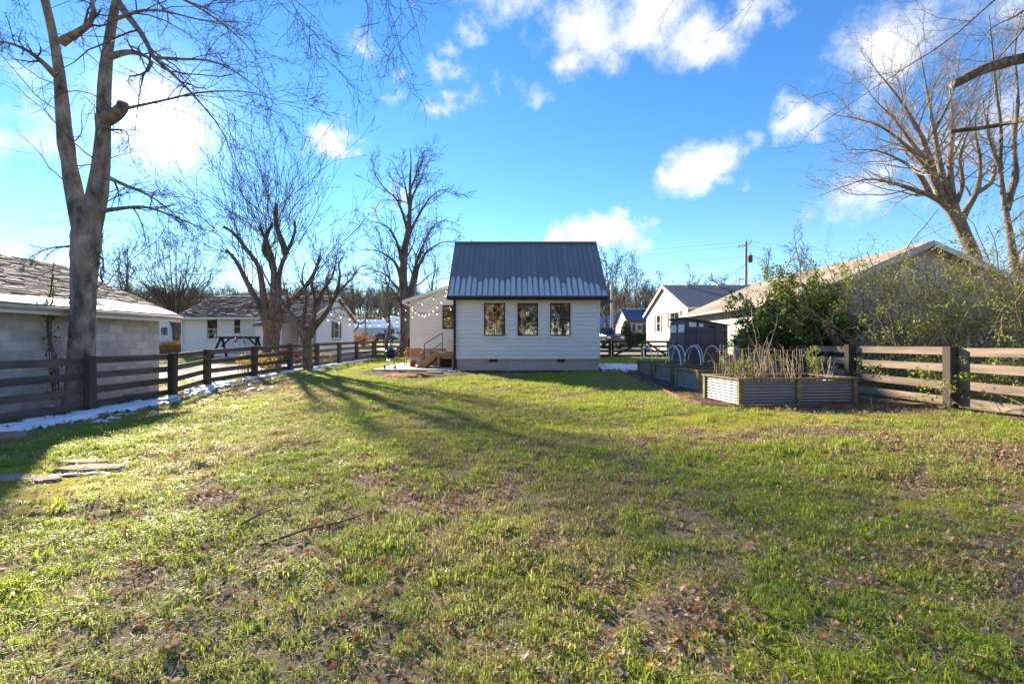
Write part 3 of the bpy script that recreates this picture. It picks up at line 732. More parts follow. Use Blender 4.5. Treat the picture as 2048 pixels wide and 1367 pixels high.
def window(parent, mp, u0, u1, v0, v1, frame=.045, fm='black_trim', grid=(2, 2), casing=0, cm='white_trim', depth=.06, glass='glass', blind=None, muntin=.016, sash=False):
    """part: window frame; sub-parts: panes, muntins, sill, casing"""
    m = MB()
    for a in ((u0, u0 + frame, v0, v1), (u1 - frame, u1, v0, v1), (u0 + frame, u1 - frame, v0, v0 + frame), (u0 + frame, u1 - frame, v1 - frame, v1)): m.wbox(mp, *a, -depth, .022)
    w = m.build('window', M[fm], parent)
    iu0, iu1, iv0, iv1 = u0 + frame, u1 - frame, v0 + frame, v1 - frame; nu, nv = grid
    du, dv = (iu1 - iu0) / nu, (iv1 - iv0) / nv
    for i in range(nu):
        for j in range(nv):
            wbox('pane', mp, iu0 + i * du + muntin / 2, iu0 + (i + 1) * du - muntin / 2, iv0 + j * dv + muntin / 2, iv0 + (j + 1) * dv - muntin / 2, -.018, -.014, M[glass], w, 0)
    for i in range(1, nu): wbox('muntin', mp, iu0 + i * du - muntin / 2, iu0 + i * du + muntin / 2, iv0, iv1, -.03, .006, M[fm], w, 0)
    for j in range(1, nv):
        mw = muntin * (1.8 if sash else 1)
        wbox('sash_rail' if sash else 'muntin', mp, iu0, iu1, iv0 + j * dv - mw / 2, iv0 + j * dv + mw / 2, -.031, .0065, M[fm], w, 0)
    if blind:
        wbox('blind', mp, iu0, iu1, iv0 + (iv1 - iv0) * .5, iv1, -.05, -.045, M[blind], w, 0)
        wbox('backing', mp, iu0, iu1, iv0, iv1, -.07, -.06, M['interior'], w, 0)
    if casing:
        c = casing
        for nme, a in (('casing', (u0 - c, u0 - .001, v0 - c, v1 + c)), ('casing', (u1 + .001, u1 + c, v0 - c, v1 + c)), ('head_casing', (u0 - .001, u1 + .001, v1 + .001, v1 + c)), ('apron', (u0 - .001, u1 + .001, v0 - c, v0 - .001))):
            wbox(nme, mp, *a, -.01, .026, M[cm], w)
        wbox('sill', mp, u0 - c - .02, u1 + c + .02, v0 - c - .03, v0 - c - .001, 0, .05, M[cm], w)
    return w
def shutters(parent, mp, u0, u1, v0, v1, w, mat):
    for a, b in ((u0 - w - .02, u0 - .02), (u1 + .02, u1 + w + .02)):
        m = MB(); s = .05
        for r in ((a, a + s, v0, v1), (b - s, b, v0, v1), (a + s, b - s, v0, v0 + s), (a + s, b - s, v1 - s, v1), (a + s, b - s, (v0 + v1) / 2 - s / 2, (v0 + v1) / 2 + s / 2)): m.wbox(mp, *r, .013, .045)
        v = v0 + s
        while v < v1 - s: m.wbox(mp, a + s, b - s, v, v + .035, .016, .032); v += .05
        m.build('shutter', mat, parent)
def slab(name, a, b, c, d, th, mat, parent):
    """sloping slab: top quad a,b,c,d (counter-clockwise from above), thickness th downwards along the normal"""
    a, b, c, d = map(Vector, (a, b, c, d)); n = (b - a).cross(d - a).normalized()
    if n.z < 0: n = -n
    lo = [p - n * th for p in (a, b, c, d)]
    V = [*map(tuple, (a, b, c, d)), *map(tuple, lo)]
    return mk(name, V, [(0, 1, 2, 3), (7, 6, 5, 4), (0, 4, 5, 1), (1, 5, 6, 2), (2, 6, 7, 3), (3, 7, 4, 0)], mat, parent)
def shingles(name, A, along, up, La, Lu, course, tab, mat, parent, seed=0, th=.012):
    """all tabs of a roof slope as real overlapping pieces, joined into one part"""
    A = np.array(A, float); al = np.array(along, float); al /= np.linalg.norm(al); upv = np.array(up, float); upv /= np.linalg.norm(upv)
    nrm = np.cross(al, upv); nrm *= np.sign(nrm[2]); r = np.random.default_rng(seed); V = []; Fc = []
    nc = int(Lu / course)
    for c in range(nc):
        off = -tab * .5 * (c % 2) - r.random() * .05
        u = off
        while u < La:
            w = tab * (1 + r.uniform(-.12, .12)); a, b = max(0, u + .004), min(La, u + w - .004); u += w
            if b - a < .03: continue
            s0 = c * course + r.uniform(-.006, .006); s1 = s0 + course * 1.15; t = th * (1 + r.uniform(-.3, 1.1)); k = len(V)
            for (uu, ss, hh) in ((a, s0, 0), (b, s0, 0), (b, s0, t), (a, s0, t), (b, s1, t * .25), (a, s1, t * .25)): V.append(tuple(A + al * uu + upv * ss + nrm * (hh + .004)))
            Fc += [(k, k + 1, k + 2, k + 3), (k + 3, k + 2, k + 4, k + 5), (k, k + 3, k + 5), (k + 1, k + 4, k + 2)]
    o = mk(name, V, Fc, mat, parent); return tag(o, None, None, None, 'stuff')

# ---------------------------------------------------------------- the white cottage
cot = thing('cottage', (0.6, 21.5, .23), 'white lap-sided cottage with steep dark metal roof and three black windows', 'house')
cx0, cx1, cy, zf, ze = -2.30, 3.62, 19.30, .70, 3.12
mpc = map_y(cy)
wins = [(-1.147, -.281, 1.65, 2.99), (.226, 1.07, 1.65, 2.99), (1.564, 2.407, 1.65, 2.99)]
holes = [(a, b, c, d) for a, b, c, d in wins]
wall_holes('front_wall', mpc, cx0 + .02, cx1 - .02, zf, ze + .1, holes, .12, M['white_siding'], cot)
cas = [(a - .10, b + .10, c - .13, d + .10) for a, b, c, d in wins]
boards(cot, mpc, cx0 + .10, cx1 - .10, zf, ze - .10, .1725, M['white_siding'], cas)
for a, b in ((cx0, cx0 + .097), (cx1 - .097, cx1)): wbox('corner_board', mpc, a, b, zf - .01, ze - .10, 0, .03, M['white_trim'], cot)
wbox('frieze_board', mpc, cx0, cx1, ze - .098, ze + .02, 0, .032, M['white_trim'], cot)
for i, w in enumerate(wins):
    wo_ = window(cot, mpc, *w, frame=.042, casing=.10)
    cw = (.10, .20) if i == 0 else ((.02, .26) if i == 1 else (.10, .22))
    # curtains hanging just inside, folded
    for side in (0, 1):
        wd = cw[side]; u0 = w[0] + .04 if side == 0 else w[1] - .04 - wd
        V = []; n = 14
        for k in range(n + 1):
            u = u0 + wd * k / n
            for v in (w[2] + .03, w[3] - .03): V.append(mpc(u, -.16 + .03 * math.sin(k * 1.9 + i), v))
        mk('curtain', V, [(2 * k, 2 * k + 2, 2 * k + 3, 2 * k + 1) for k in range(n)], M['curtain'], wo_, True)
wbox('foundation', map_y(cy + .05), cx0 + .04, cx1 - .04, -.1, zf - .002, -.2, 0, M['foundation'], cot)
for a, b in ((978, 995), (1114, 1130)):
    a, b = [(p - 1024) / F * cy for p in (a, b)]
    v_ = wbox('vent', map_y(cy + .05), a, b, .57, .69, 0, .015, M['black_trim'], cot)
    for k in range(4): wbox('slat', map_y(cy + .05), a + .015, b - .015, .585 + .025 * k, .597 + .025 * k, .016, .024, M['brown_shutter'], v_, 0)
# side and back walls, room inside
cyb = 24.0
lap('side_wall', map_x(cx0, -1), cy, cyb, zf, ze, .1725, M['white_siding'], cot); lap('side_wall', map_x(cx1, 1), cy, cyb, zf, ze, .1725, M['white_siding'], cot)
wbox('foundation', map_x(cx1 - .03, 1), cy + .26, cyb, -.1, zf, -.2, 0, M['foundation'], cot); wbox('foundation', map_x(cx0 + .03, -1), cy + .26, cyb, -.1, zf, -.2, 0, M['foundation'], cot)
m = MB(); x0, x1, y0, y1, z0, z1 = cx0 + .05, cx1 - .05, cy + .125, cyb - .1, zf + .05, ze
m.quad((x0, y1, z0), (x1, y1, z0), (x1, y1, z1), (x0, y1, z1)); m.quad((x0, y0, z0), (x0, y1, z0), (x0, y1, z1), (x0, y0, z1)); m.quad((x1, y0, z0), (x1, y1, z0), (x1, y1, z1), (x1, y0, z1))
m.quad((x0, y0, z0), (x1, y0, z0), (x1, y1, z0), (x0, y1, z0)); m.quad((x0, y0, z1), (x1, y0, z1), (x1, y1, z1), (x0, y1, z1))
m.build('room', M['interior'], cot)
# roof
rx0, rx1 = -2.61, 3.86; ey, ez, ry, rz = 18.95, 3.235, 21.6, 5.94
sl_v = Vector((0, ry - ey, rz - ez)); slL = sl_v.length; sl_u = sl_v.normalized(); sl_n = Vector((0, -sl_u.z, sl_u.y))
roof = slab('roof', (rx0, ey, ez), (rx1, ey, ez), (rx1, ry, rz), (rx0, ry, rz), .10, M['black_trim'], cot)
slab('roof_back', (rx0, ry, rz), (rx1, ry, rz), (rx1, 2 * ry - ey, ez), (rx0, 2 * ry - ey, ez), .10, M['roof_metal'], cot)
npan = 28; pw = (rx1 - rx0) / npan
V = []; prof = [(0, .004), (0, .036), (.016, .036), (.020, .005), (pw * .35, .004), (pw * .5, .006), (pw * .65, .004), (pw, .004)]
for s in (-.03, slL):
    for u, h in prof:
        p = sl_u * s + sl_n * h; V.append((u, p.y, p.z))
nf = len(prof)
pme = bpy.data.meshes.new('roof_panel'); pme.from_pydata(V, [], [(i, i + 1, nf + i + 1, nf + i) for i in range(nf - 1)]); pme.materials.append(M['roof_metal'])
for i in range(npan):
    o = bpy.data.objects.new('roof_panel', pme); o.location = (rx0 + i * pw, ey, ez); _finish(o, roof, (rx0 + i * pw, ey, ez))
beam('ridge_cap', (rx0 - .02, ry, rz + .035), (rx1 + .02, ry, rz + .035), .22, .05, M['roof_metal'], roof)
for xx in (rx0 - .012, rx1 + .012):
    beam('rake_trim', (xx, ey - .02, ez - .045), (xx, ry, rz - .045), .024, .15, M['roof_metal'], roof)
box2('gutter', (rx0 - .03, ey - .13, ez - .115), (rx1 + .03, ey - .012, ez - .004), M['black_trim'], cot, .012)
box2('fascia', (rx0, ey + .0, ez - .14), (rx1, ey + .03, ez - .03), M['black_trim'], cot)
box2('soffit', (rx0 + .02, ey + .031, ze - .0), (rx1 - .02, cy - .033, ze + .02), M['white_trim'], cot)
for xx in (cx0, cx1): mk('gable_wall', [(xx, cy, ze), (xx, cyb, ze), (xx, ry, rz - .2)], [(0, 1, 2)], M['white_siding'], cot)
mg = MB(); mg.quad((cx0, cyb, zf - .6), (cx1, cyb, zf - .6), (cx1, cyb, ze), (cx0, cyb, ze)); mg.build('back_wall', M['white_siding'], cot)
ds = box2('downspout', (cx0 - .10, cy - .12, .30), (cx0 - .005, cy - .035, ez - .10), M['black_trim'], cot, .01)
box2('spout_foot', (cx0 - .10, cy - .32, .26), (cx0 - .005, cy - .03, .335), M['black_trim'], ds, .01)
# melting snow left on the lower roof: one tongue to each panel
V = []; Fc = []; rs = np.random.default_rng(5)
def rp(u, s, h): p = sl_u * s + sl_n * h; return (u, ey + p.y, ez + p.z)
for i in range(npan):
    top = np.interp(i, [0, 3, 5, 6, 10, 18, 22, 25, 27], [.34, .35, .29, .33, .34, .345, .33, .26, .14]) * slL * (1 + rs.uniform(-.12, .06)) * (.8 if rs.random() < .15 else 1)
    uL = rx0 + i * pw + .03; uR = rx0 + (i + 1) * pw - .008; uc = (uL + uR) / 2 + rs.uniform(-.012, .012); n = 11; k = len(V)
    for j in range(n + 1):
        t = j / n; s = .03 + (top - .03) * t
        wd = (uR - uL) / 2 * 1.06 * (1.0 if t < .25 else (1 - .22 * (t - .25) / .55 if t < .8 else .78 * math.sqrt(max(0, 1 - ((t - .8) / .2) ** 2)))) * (1 + rs.uniform(-.05, .05))
        hh = .016 * (1 - .5 * t) + rs.uniform(0, .004)
        V += [rp(uc - wd, s, .005), rp(uc - wd * .8, s, hh), rp(uc + wd * .8, s, hh), rp(uc + wd, s, .005)]
        if j: b = k + (j - 1) * 4; Fc += [(b + q, b + q + 1, b + q + 5, b + q + 4) for q in range(3)]
tag(mk('roof_snow', V, Fc, M['roof_frost'], roof, True), None, None, None, 'stuff')

# main house behind: gable end seen beside the cottage
hy, hx0 = 23.0, -5.0
mph = map_y(hy); hs_ = .326; zr0 = 3.44
def rake_z(x): return zr0 + (min(x, -.3) - hx0) * hs_
def hl(v): return (max(hx0 + .1, hx0 + (v + .04 - zr0) / hs_ + .02), -2.30)
hw = [(-3.41, -2.45, 2.03, 3.20)]
wall_holes('gable_wall', mph, hx0, -2.3, .2, 3.44, hw, .1, M['white_siding'], cot)
mg = MB(); mg.V = [(hx0, hy, 3.44), (-2.3, hy, 3.44), (-2.3, hy, rake_z(-2.3))]; mg.F = [(0, 1, 2)]; mg.build('gable_peak', M['white_siding'], cot)
boards(cot, mph, hx0 + .1, -2.31, 1.08, 4.25, .1775, M['white_siding'], [(-3.47, -2.39, 1.97, 3.26)], lim=hl)
wbox('corner_board', mph, hx0, hx0 + .097, 1.07, 3.42, 0, .03, M['white_trim'], cot)
wbox('foundation', mph, hx0 + .03, -2.32, 0, 1.075, -.1, .004, M['foundation'], cot)
hwin = window(cot, mph, *hw[0], frame=.05, casing=.05)
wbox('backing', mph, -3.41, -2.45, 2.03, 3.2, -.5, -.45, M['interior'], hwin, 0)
lap('side_wall', map_x(hx0, -1), hy, 33, .3, 3.4, .1775, M['white_siding'], cot)
slab('main_roof', (hx0 - .30, hy - .28, zr0 - .02), (-.3, hy - .28, zr0 - .02 + (-.3 - hx0 + .3) * hs_), (-.3, 33, zr0 - .02 + (-.3 - hx0 + .3) * hs_), (hx0 - .30, 33, zr0 - .02), .09, M['shingle_grey'], cot)
slab('main_roof', (-.29, hy - .28, zr0 - .02 + (-.3 - hx0 + .3) * hs_), (4.9, hy - .28, zr0 - .02), (4.9, 33, zr0 - .02), (-.29, 33, zr0 - .02 + (-.3 - hx0 + .3) * hs_), .09, M['shingle_grey'], cot)
beam('rake_board', (hx0 - .30, hy - .29, zr0 - .10), (-.3, hy - .29, zr0 - .10 + (-.3 - hx0 + .3) * hs_), .03, .15, M['white_trim'], cot)
box2('fascia', (hx0 - .32, hy - .27, zr0 - .20), (hx0 - .29, 33, zr0 - .04), M['white_trim'], cot)
mg = MB(); mg.quad((4.4, hy + 1.1, .2), (4.4, 33, .2), (4.4, 33, 3.4), (4.4, hy + 1.1, 3.4)); mg.quad((hx0, 33, .2), (4.4, 33, .2), (4.4, 33, 3.4), (hx0, 33, 3.4)); mg.build('side_wall', M['white_siding'], cot)

# ---------------------------------------------------------------- block garage on the left
gar = thing('block_garage', (-12.5, 9, 0), 'grey concrete block garage with snow-dusted tan shingle roof behind the fence', 'garage')
gx, gyb = -9.85, 13.1
wbox('wall_core', map_x(gx - .006, 1), 4.0, gyb - .005, -.1, 2.03, -.18, 0, M['mortar'], gar, 0)
nrow = 10; bh = .203; bl = .406
for r_ in range(nrow):
    u = gyb - (.0 if r_ % 2 == 0 else bl / 2)
    if r_ % 2: wbox('block', map_x(gx, 1), gyb - bl / 2 + .005, gyb, r_ * bh + .005, (r_ + 1) * bh - .005, -.1, random.uniform(-.002, .003), M['block'], gar, .006)
    while u > 7.6:
        o = bpy.data.objects.new('block', box_mesh(.10, bl - .010, bh - .010, .006, M['block'])); c = (gx - .05 + random.uniform(-.002, .003), u - bl / 2, r_ * bh + bh / 2); o.location = c; _finish(o, gar, c)
        u -= bl
wbox('back_wall', map_y(gyb, 1), -16.2, gx - .2, -.1, 2.0, -.18, 0, M['block'], gar)
mg = MB(); mg.V = [(-16.2, gyb, 2.0), (gx, gyb, 2.0), (-13.0, gyb, 3.5), (-16.2, 4, 2.0), (gx, 4, 2.0), (-13.0, 4, 3.5)]; mg.F = [(0, 1, 2), (3, 4, 5)]; mg.build('gable', M['block'], gar)
wbox('front_wall', map_y(4.0, -1), -16.2, gx - .2, -.1, 2.0, -.18, 0, M['block'], gar); wbox('side_wall', map_x(-16.2, -1), 4.2, gyb - .2, -.1, 2.0, -.18, 0, M['block'], gar)
slab('roof_deck', (-9.50, 3.7, 2.13), (-9.50, 13.4, 2.13), (-13.0, 13.4, 3.63), (-13.0, 3.7, 3.63), .08, M['mortar'], gar)
slab('roof_deck', (-16.5, 3.7, 2.13), (-16.5, 13.4, 2.13), (-13.0, 13.4, 3.63), (-13.0, 3.7, 3.63), .08, M['shingle_tan'], gar)
shingles('shingles', (-9.48, 5.5, 2.12), (0, 1, 0), (-3.5, 0, 1.5), 7.92, 3.82, .135, .30, M['shingle_tan'], gar, 3, .02)
box2('fascia', (-9.50, 3.7, 1.955), (-9.465, 13.4, 2.085), M['white_trim'], gar)
gut = tube_obj('gutter', [(-9.43, 3.7, 2.075), (-9.43, 13.42, 2.075)], .05, M['concrete'], gar, 8)
box2('soffit', (-9.84, 4, 2.035), (-9.51, 13.38, 2.055), M['mortar'], gar)
beam('verge_board', (-9.5, 13.42, 2.06), (-13.0, 13.42, 3.56), .03, .12, M['white_trim'], gar)
# snow on the lower courses
gy_a = np.arange(5.5, 13.38, .07); su = np.arange(0.0, 1.15, .06); A, B = np.meshgrid(gy_a, su)
hh = .62 - B * .95 + (fbm(A * .5, B * 3, 1.6, 71, 4) - .5) * 1.7
nv = np.array([1.5, 0, 3.5]) / math.hypot(1.5, 3.5); upv = np.array([-3.5, 0, 1.5]) / math.hypot(1.5, 3.5)
PT = np.array([-9.46, 0, 2.12]) + B[..., None] * upv + nv * (.018 + np.clip(hh, -.1, .5)[..., None] * .05); PT[..., 1] = A
n1 = len(gy_a); i_ = (np.arange(len(su) - 1)[:, None] * n1 + np.arange(n1 - 1)[None, :]).ravel(); f_ = np.stack([i_, i_ + 1, i_ + 1 + n1, i_ + n1], 1); f_ = f_[(hh.ravel()[f_] > 0).all(1)]
tag(mk('roof_snow', PT.reshape(-1, 3), f_, M['snow'], gar, True), None, None, None, 'stuff')

# ---------------------------------------------------------------- white neighbour house on the left
nb = thing('neighbour_house', (-17, 33, .4), 'white single-storey house with brown shingle roof beyond the left fence', 'house')
nx0, nx1, nyf, nyb, nzr, nze = -20.9, -12.57, 29.8, 37.2, 4.63, 3.08
mpf = map_y(nyf); w1 = (-19.4, -18.68, 1.58, 2.86); w2 = (-17.68, -17.22, 1.9, 2.86)
hol = [(a - .08, b + .08, c - .08, d + .08) for a, b, c, d in (w1, w2)]
lap('front_wall', mpf, nx0, -15.6, .25, nze, .115, M['white_siding'], nb, hol)
window(nb, mpf, *w1, frame=.04, fm='white_trim', grid=(1, 2), casing=.08, glass='glass_far', blind='tile_blind', sash=True); window(nb, mpf, *w2, frame=.04, fm='white_trim', grid=(1, 2), casing=.08, glass='glass_far', blind='tile_blind', sash=True)
wbox('corner_board', mpf, nx0 - .02, nx0 + .14, .25, nze, 0, .03, M['white_trim'], nb)
# entry bay
lap('bay_wall', map_y(28.5), -15.6, -14.0, .25, 2.66, .115, M['white_siding'], nb)
lap('bay_side', map_x(-14.0, 1), 28.5, 30.1, .25, 2.72, .115, M['cream_siding'], nb)  # white wall coloured cream to stand in for warm reflected light
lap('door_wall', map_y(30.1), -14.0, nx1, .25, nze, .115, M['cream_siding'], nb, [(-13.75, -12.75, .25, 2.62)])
dmp = map_y(30.1); dr = wbox('door', dmp, -13.72, -12.78, .5, 2.6, -.06, -.02, M['white_trim'], nb)
wbox('door_glass', dmp, -13.58, -12.92, 1.05, 2.45, -.019, -.012, M['glass_far'], dr, 0)
for i in range(1, 3): wbox('muntin', dmp, -13.58 + .22 * i - .012, -13.58 + .22 * i + .012, 1.05, 2.45, -.012, .0, M['white_trim'], dr, 0)
for j in range(1, 5): wbox('muntin', dmp, -13.58, -12.92, 1.05 + .28 * j - .012, 1.05 + .28 * j + .012, -.0118, .0005, M['white_trim'], dr, 0)
wbox('door_step', dmp, -14, -12.6, .2, .48, 0, 1.0, M['concrete'], nb)
# right gable end
mpe = map_x(nx1, 1); ew = (33.05, 34.05, 1.66, 2.84)
sl_r = (nzr - nze) / 3.7
def gl(v):
    if v <= nze: return (30.1, nyb)
    d = (v - nze) / sl_r; return (29.8 + d, nyb - d)
lap('end_wall', mpe, 30.1, nyb, .25, nzr - .05, .115, M['white_siding'], nb, [(ew[0] - .42, ew[1] + .42, ew[2] - .1, ew[3] + .1)], lim=gl)
window(nb, mpe, *ew, frame=.05, fm='white_trim', grid=(1, 2), casing=.07, glass='glass_far', blind='tile_blind', sash=True)
lap('wall_patch', mpe, ew[0] - .42, ew[0] - .07, ew[2] - .1, ew[3] + .1, .115, M['white_siding'], nb); lap('wall_patch', mpe, ew[1] + .07, ew[1] + .42, ew[2] - .1, ew[3] + .1, .115, M['white_siding'], nb)
shutters(nb, mpe, ew[0] - .06, ew[1] + .06, ew[2], ew[3], .30, M['brown_shutter'])
wbox('corner_board', mpe, nyb - .14, nyb + .02, .25, nze, 0, .03, M['white_trim'], nb)
lap('end_wall_far', map_x(nx0, -1), nyf, nyb, .25, nzr - .05, .115, M['white_siding'], nb, lim=lambda v: (nyf, nyb) if v <= nze else (nyf + (v - nze) / sl_r, nyb - (v - nze) / sl_r))
mg = MB(); mg.quad((nx0, nyb, .2), (nx1, nyb, .2), (nx1, nyb, nze), (nx0, nyb, nze)); mg.build('back_wall', M['white_siding'], nb)
o1 = .4; ey0 = nyf - o1; ez0 = nze - o1 * sl_r + .04
slab('roof', (nx0 - .3, ey0, ez0), (-15.55, ey0, ez0), (-15.55, 33.5, nzr + .04), (nx0 - .3, 33.5, nzr + .04), .1, M['shingle_brown'], nb)
slab('roof', (-15.56, 28.1, ez0 - 1.3 * sl_r), (nx1 + .25, 28.1 + 1.2, ez0 - .1 * sl_r), (nx1 + .25, 33.5, nzr + .04), (-15.56, 33.5, nzr + .04), .1, M['shingle_brown'], nb)
slab('roof_back', (nx0 - .3, 33.5, nzr + .04), (nx1 + .25, 33.5, nzr + .04), (nx1 + .25, nyb + .4, ez0), (nx0 - .3, nyb + .4, ez0), .1, M['shingle_brown'], nb)
uu = (0, 33.5 - ey0, nzr + .04 - ez0); shingles('shingles', (nx0 - .3, ey0, ez0), (1, 0, 0), uu, 8.85, math.hypot(uu[1], uu[2]), .2, .35, M['shingle_brown'], nb, 8, .03)
beam('rake_board', (nx1 + .26, 29.3, nze - .08), (nx1 + .26, 33.5, nzr - .03), .03, .14, M['white_trim'], nb); beam('rake_board', (nx1 + .26, nyb + .3, nze - .12), (nx1 + .26, 33.5, nzr - .03), .03, .14, M['white_trim'], nb)
box2('gutter', (nx0 - .3, ey0 - .09, ez0 - .13), (-15.6, ey0 - .005, ez0 - .01), M['white_trim'], nb, .01)
box2('downspout', (nx0 - .05, nyf - .12, .4), (nx0 + .03, nyf - .035, ez0 - .1), M['white_trim'], nb, .01)

# ---------------------------------------------------------------- weathered garage on the right
rg = thing('vine_garage', (12.4, 18.5, .25), 'weathered grey garage overgrown with vines behind the right fence', 'garage')
rx_e, rz_e, rxp, rzp, ry0, ry1 = 8.60, 2.74, 12.4, 4.39, 13.8, 23.7
rxw = 8.95
wbox('wall_core', map_y(14.108, -1), rxw, 15.85, 0, 2.72, -.15, 0, M['mortar'], rg, 0)
for r_ in range(12):
    u = rxw - (bl / 2 if r_ % 2 else 0)
    while u < 15.8:
        a, b = max(u, rxw), min(u + bl, 15.85); u += bl
        if b - a < .05 or (13.95 < (a + b) / 2 < 15.1 and r_ < 11): continue
        wbox('block', map_y(14.1, -1), a + .005, b - .005, .22 + r_ * bh + .005, .22 + (r_ + 1) * bh - .005, -.08, random.uniform(-.002, .003), M['grey_siding'], rg, .006)
door = wbox('door', map_y(14.1, -1), 14.1, 14.98, .25, 2.35, -.02, .03, M['grey_siding'], rg)
for a, b, c, d in ((14.0, 14.09, .25, 2.45), (14.99, 15.08, .25, 2.45), (14.09, 14.99, 2.36, 2.45)): wbox('door_casing', map_y(14.1, -1), a, b, c, d, 0, .05, M['white_trim'], rg)
u = rxw
while u < 15.8:
    w = .30; xm = u + w / 2; zt = rz_e + .28 + (3.45 - abs(xm - rxp)) * .415 - .16
    if zt > 2.75: wbox('gable_board', map_y(14.1, -1), u + .004, u + w - .004, 2.68, zt, -.05, .012 + random.uniform(0, .006), M['grey_siding'], rg)
    u += w
u = 14.15
while u < 23.2:
    wbox('wall_plank', map_x(rxw, -1), u + .004, u + .196, .2, 2.66, -.04, .004 + random.uniform(0, .008), M['grey_siding'], rg); u += .2
mg = MB(); mg.quad((15.85, 14.1, .1), (15.85, 23.4, .1), (15.85, 23.4, 2.7), (15.85, 14.1, 2.7)); mg.quad((rxw, 23.4, .1), (15.85, 23.4, .1), (15.85, 23.4, 2.7), (rxw, 23.4, 2.7)); mg.V += [(rxw, 23.4, 2.7), (15.85, 23.4, 2.7), (rxp, 23.4, 4.2)]; mg.F.append((8, 9, 10)); mg.build('rear_walls', M['grey_siding'], rg)
slab('roof', (rx_e, ry0, rz_e), (rx_e, ry1, rz_e), (rxp, ry1, rzp), (rxp, ry0, rzp), .08, M['shingle_weathered'], rg)
slab('roof', (rxp, ry0, rzp), (rxp, ry1, rzp), (16.2, ry1, rz_e), (16.2, ry0, rz_e), .08, M['shingle_weathered'], rg)
uu = (rxp - rx_e, 0, rzp - rz_e); shingles('shingles', (rx_e, ry0, rz_e), (0, 1, 0), uu, 9.9, math.hypot(uu[0], uu[2]), .14, .32, M['shingle_weathered'], rg, 12, .012)
beam('rake_board', (rx_e + .02, ry0 - .02, rz_e - .09), (rxp, ry0 - .02, rzp - .09), .03, .16, M['grey_siding'], rg); beam('rake_board', (16.2, ry0 - .02, rz_e - .09), (rxp, ry0 - .02, rzp - .09), .03, .16, M['white_trim'], rg)
box2('gutter', (rx_e - .10, ry0 + .1, rz_e - .13), (rx_e + .0, ry1, rz_e - .015), M['cream_siding'], rg, .012)
dsp = tube_obj('downspout', resample([(8.62, 14.0, 2.6), (8.66, 14.0, 2.45), (8.86, 14.02, 2.3), (8.88, 14.03, 2.1), (8.88, 14.03, .3)], 20), .045, M['white_trim'], rg, 8)

# ---------------------------------------------------------------- beige house with brown shutters, blue-roofed house
def gable_house(name, label, X0, X1, y0, y1, zb, ze_, zp, wall, roofm, ex=.2, th=.12):
    t = thing(name, ((X0 + X1) / 2, (y0 + y1) / 2, zb), label, 'house'); ym = (y0 + y1) / 2; k = (zp - ze_) / (ym - y0)
    lim = lambda v: (y0, y1) if v <= ze_ else (y0 + (v - ze_) / k, y1 - (v - ze_) / k)
    return t, ym, k, lim
h2, ym2, k2, lim2 = gable_house('beige_house', 'beige lap-sided house with brown shutters and dark grey roof behind the shed', 12.0, 23, 32, 41.8, .5, 3.85, 5.82, 'cream_siding', 'shingle_grey')
m2 = map_x(12.0, -1); wa = (37.9, 38.9, 2.2, 3.62); wb = (33.6, 35.6, 2.75, 3.62)
hol = [(w[0] - .1, w[1] + .1, w[2] - .1, w[3] + .1) for w in (wa, wb)]
lap('gable_wall', m2, 32, 41.8, .4, 5.78, .18, M['cream_siding'], h2, hol, lim=lim2, out=.02)
window(h2, m2, *wa, frame=.06, fm='white_trim', grid=(1, 2), casing=.09, glass='glass_far', blind='tile_blind', sash=True); window(h2, m2, *wb, frame=.06, fm='white_trim', grid=(2, 1), casing=.09, glass='glass_far', blind='tile_blind')
shutters(h2, m2, wa[0] - .1, wa[1] + .1, wa[2], wa[3], .38, M['brown_shutter']); shutters(h2, m2, wb[0] - .1, wb[1] + .1, wb[2] - .3, wb[3], .38, M['brown_shutter'])
lap('front_wall', map_y(32, -1), 12, 23, .4, 3.85, .18, M['cream_siding'], h2, out=.02)
mg = MB(); mg.quad((23, 32, .4), (23, 41.8, .4), (23, 41.8, 3.85), (23, 32, 3.85)); mg.quad((12, 41.8, .4), (23, 41.8, .4), (23, 41.8, 3.85), (12, 41.8, 3.85)); mg.build('rear_walls', M['cream_siding'], h2)
r2 = slab('roof', (11.8, 31.6, 3.85 - .4 * k2 + .05), (23.3, 31.6, 3.85 - .4 * k2 + .05), (23.3, ym2, 5.87), (11.8, ym2, 5.87), .12, M['shingle_grey'], h2)
slab('roof_back', (11.8, ym2, 5.87), (23.3, ym2, 5.87), (23.3, 42.2, 3.85 - .4 * k2 + .05), (11.8, 42.2, 3.85 - .4 * k2 + .05), .12, M['shingle_grey'], h2)
beam('rake_board', (11.79, 31.6, 3.62), (11.79, ym2, 5.76), .03, .2, M['white_trim'], h2); beam('rake_board', (11.79, 42.2, 3.62), (11.79, ym2, 5.76), .03, .2, M['white_trim'], h2)
box2('gutter', (11.8, 31.5, 3.60), (23.3, 31.6, 3.74), M['white_trim'], h2, .01)
for px in (1378, 1440):
    c = P(px, 574, 36.2); lathe('roof_vent', [(.16, -.25), (.16, .1), (.24, .12), (.24, .2), (.05, .26)], c, M['concrete'], r2, 10)
h3, ym3, k3, lim3 = gable_house('blue_roof_house', 'small cream house with blue metal roof across the street', 15.5, 27, 62, 70, 1.2, 4.15, 6.0, 'cream_siding', 'roof_blue')
m3 = map_x(15.5, -1); m3f = map_y(62, -1)
wall_holes('front_wall', m3f, 15.5, 27, 1.0, 4.15, [(16.6, 17.2, 2.55, 3.65)], .1, M['cream_siding'], h3); window(h3, m3f, 16.35, 17.2, 2.5, 3.7, frame=.06, fm='white_trim', grid=(1, 2), glass='glass_far', blind='tile_blind', sash=True)
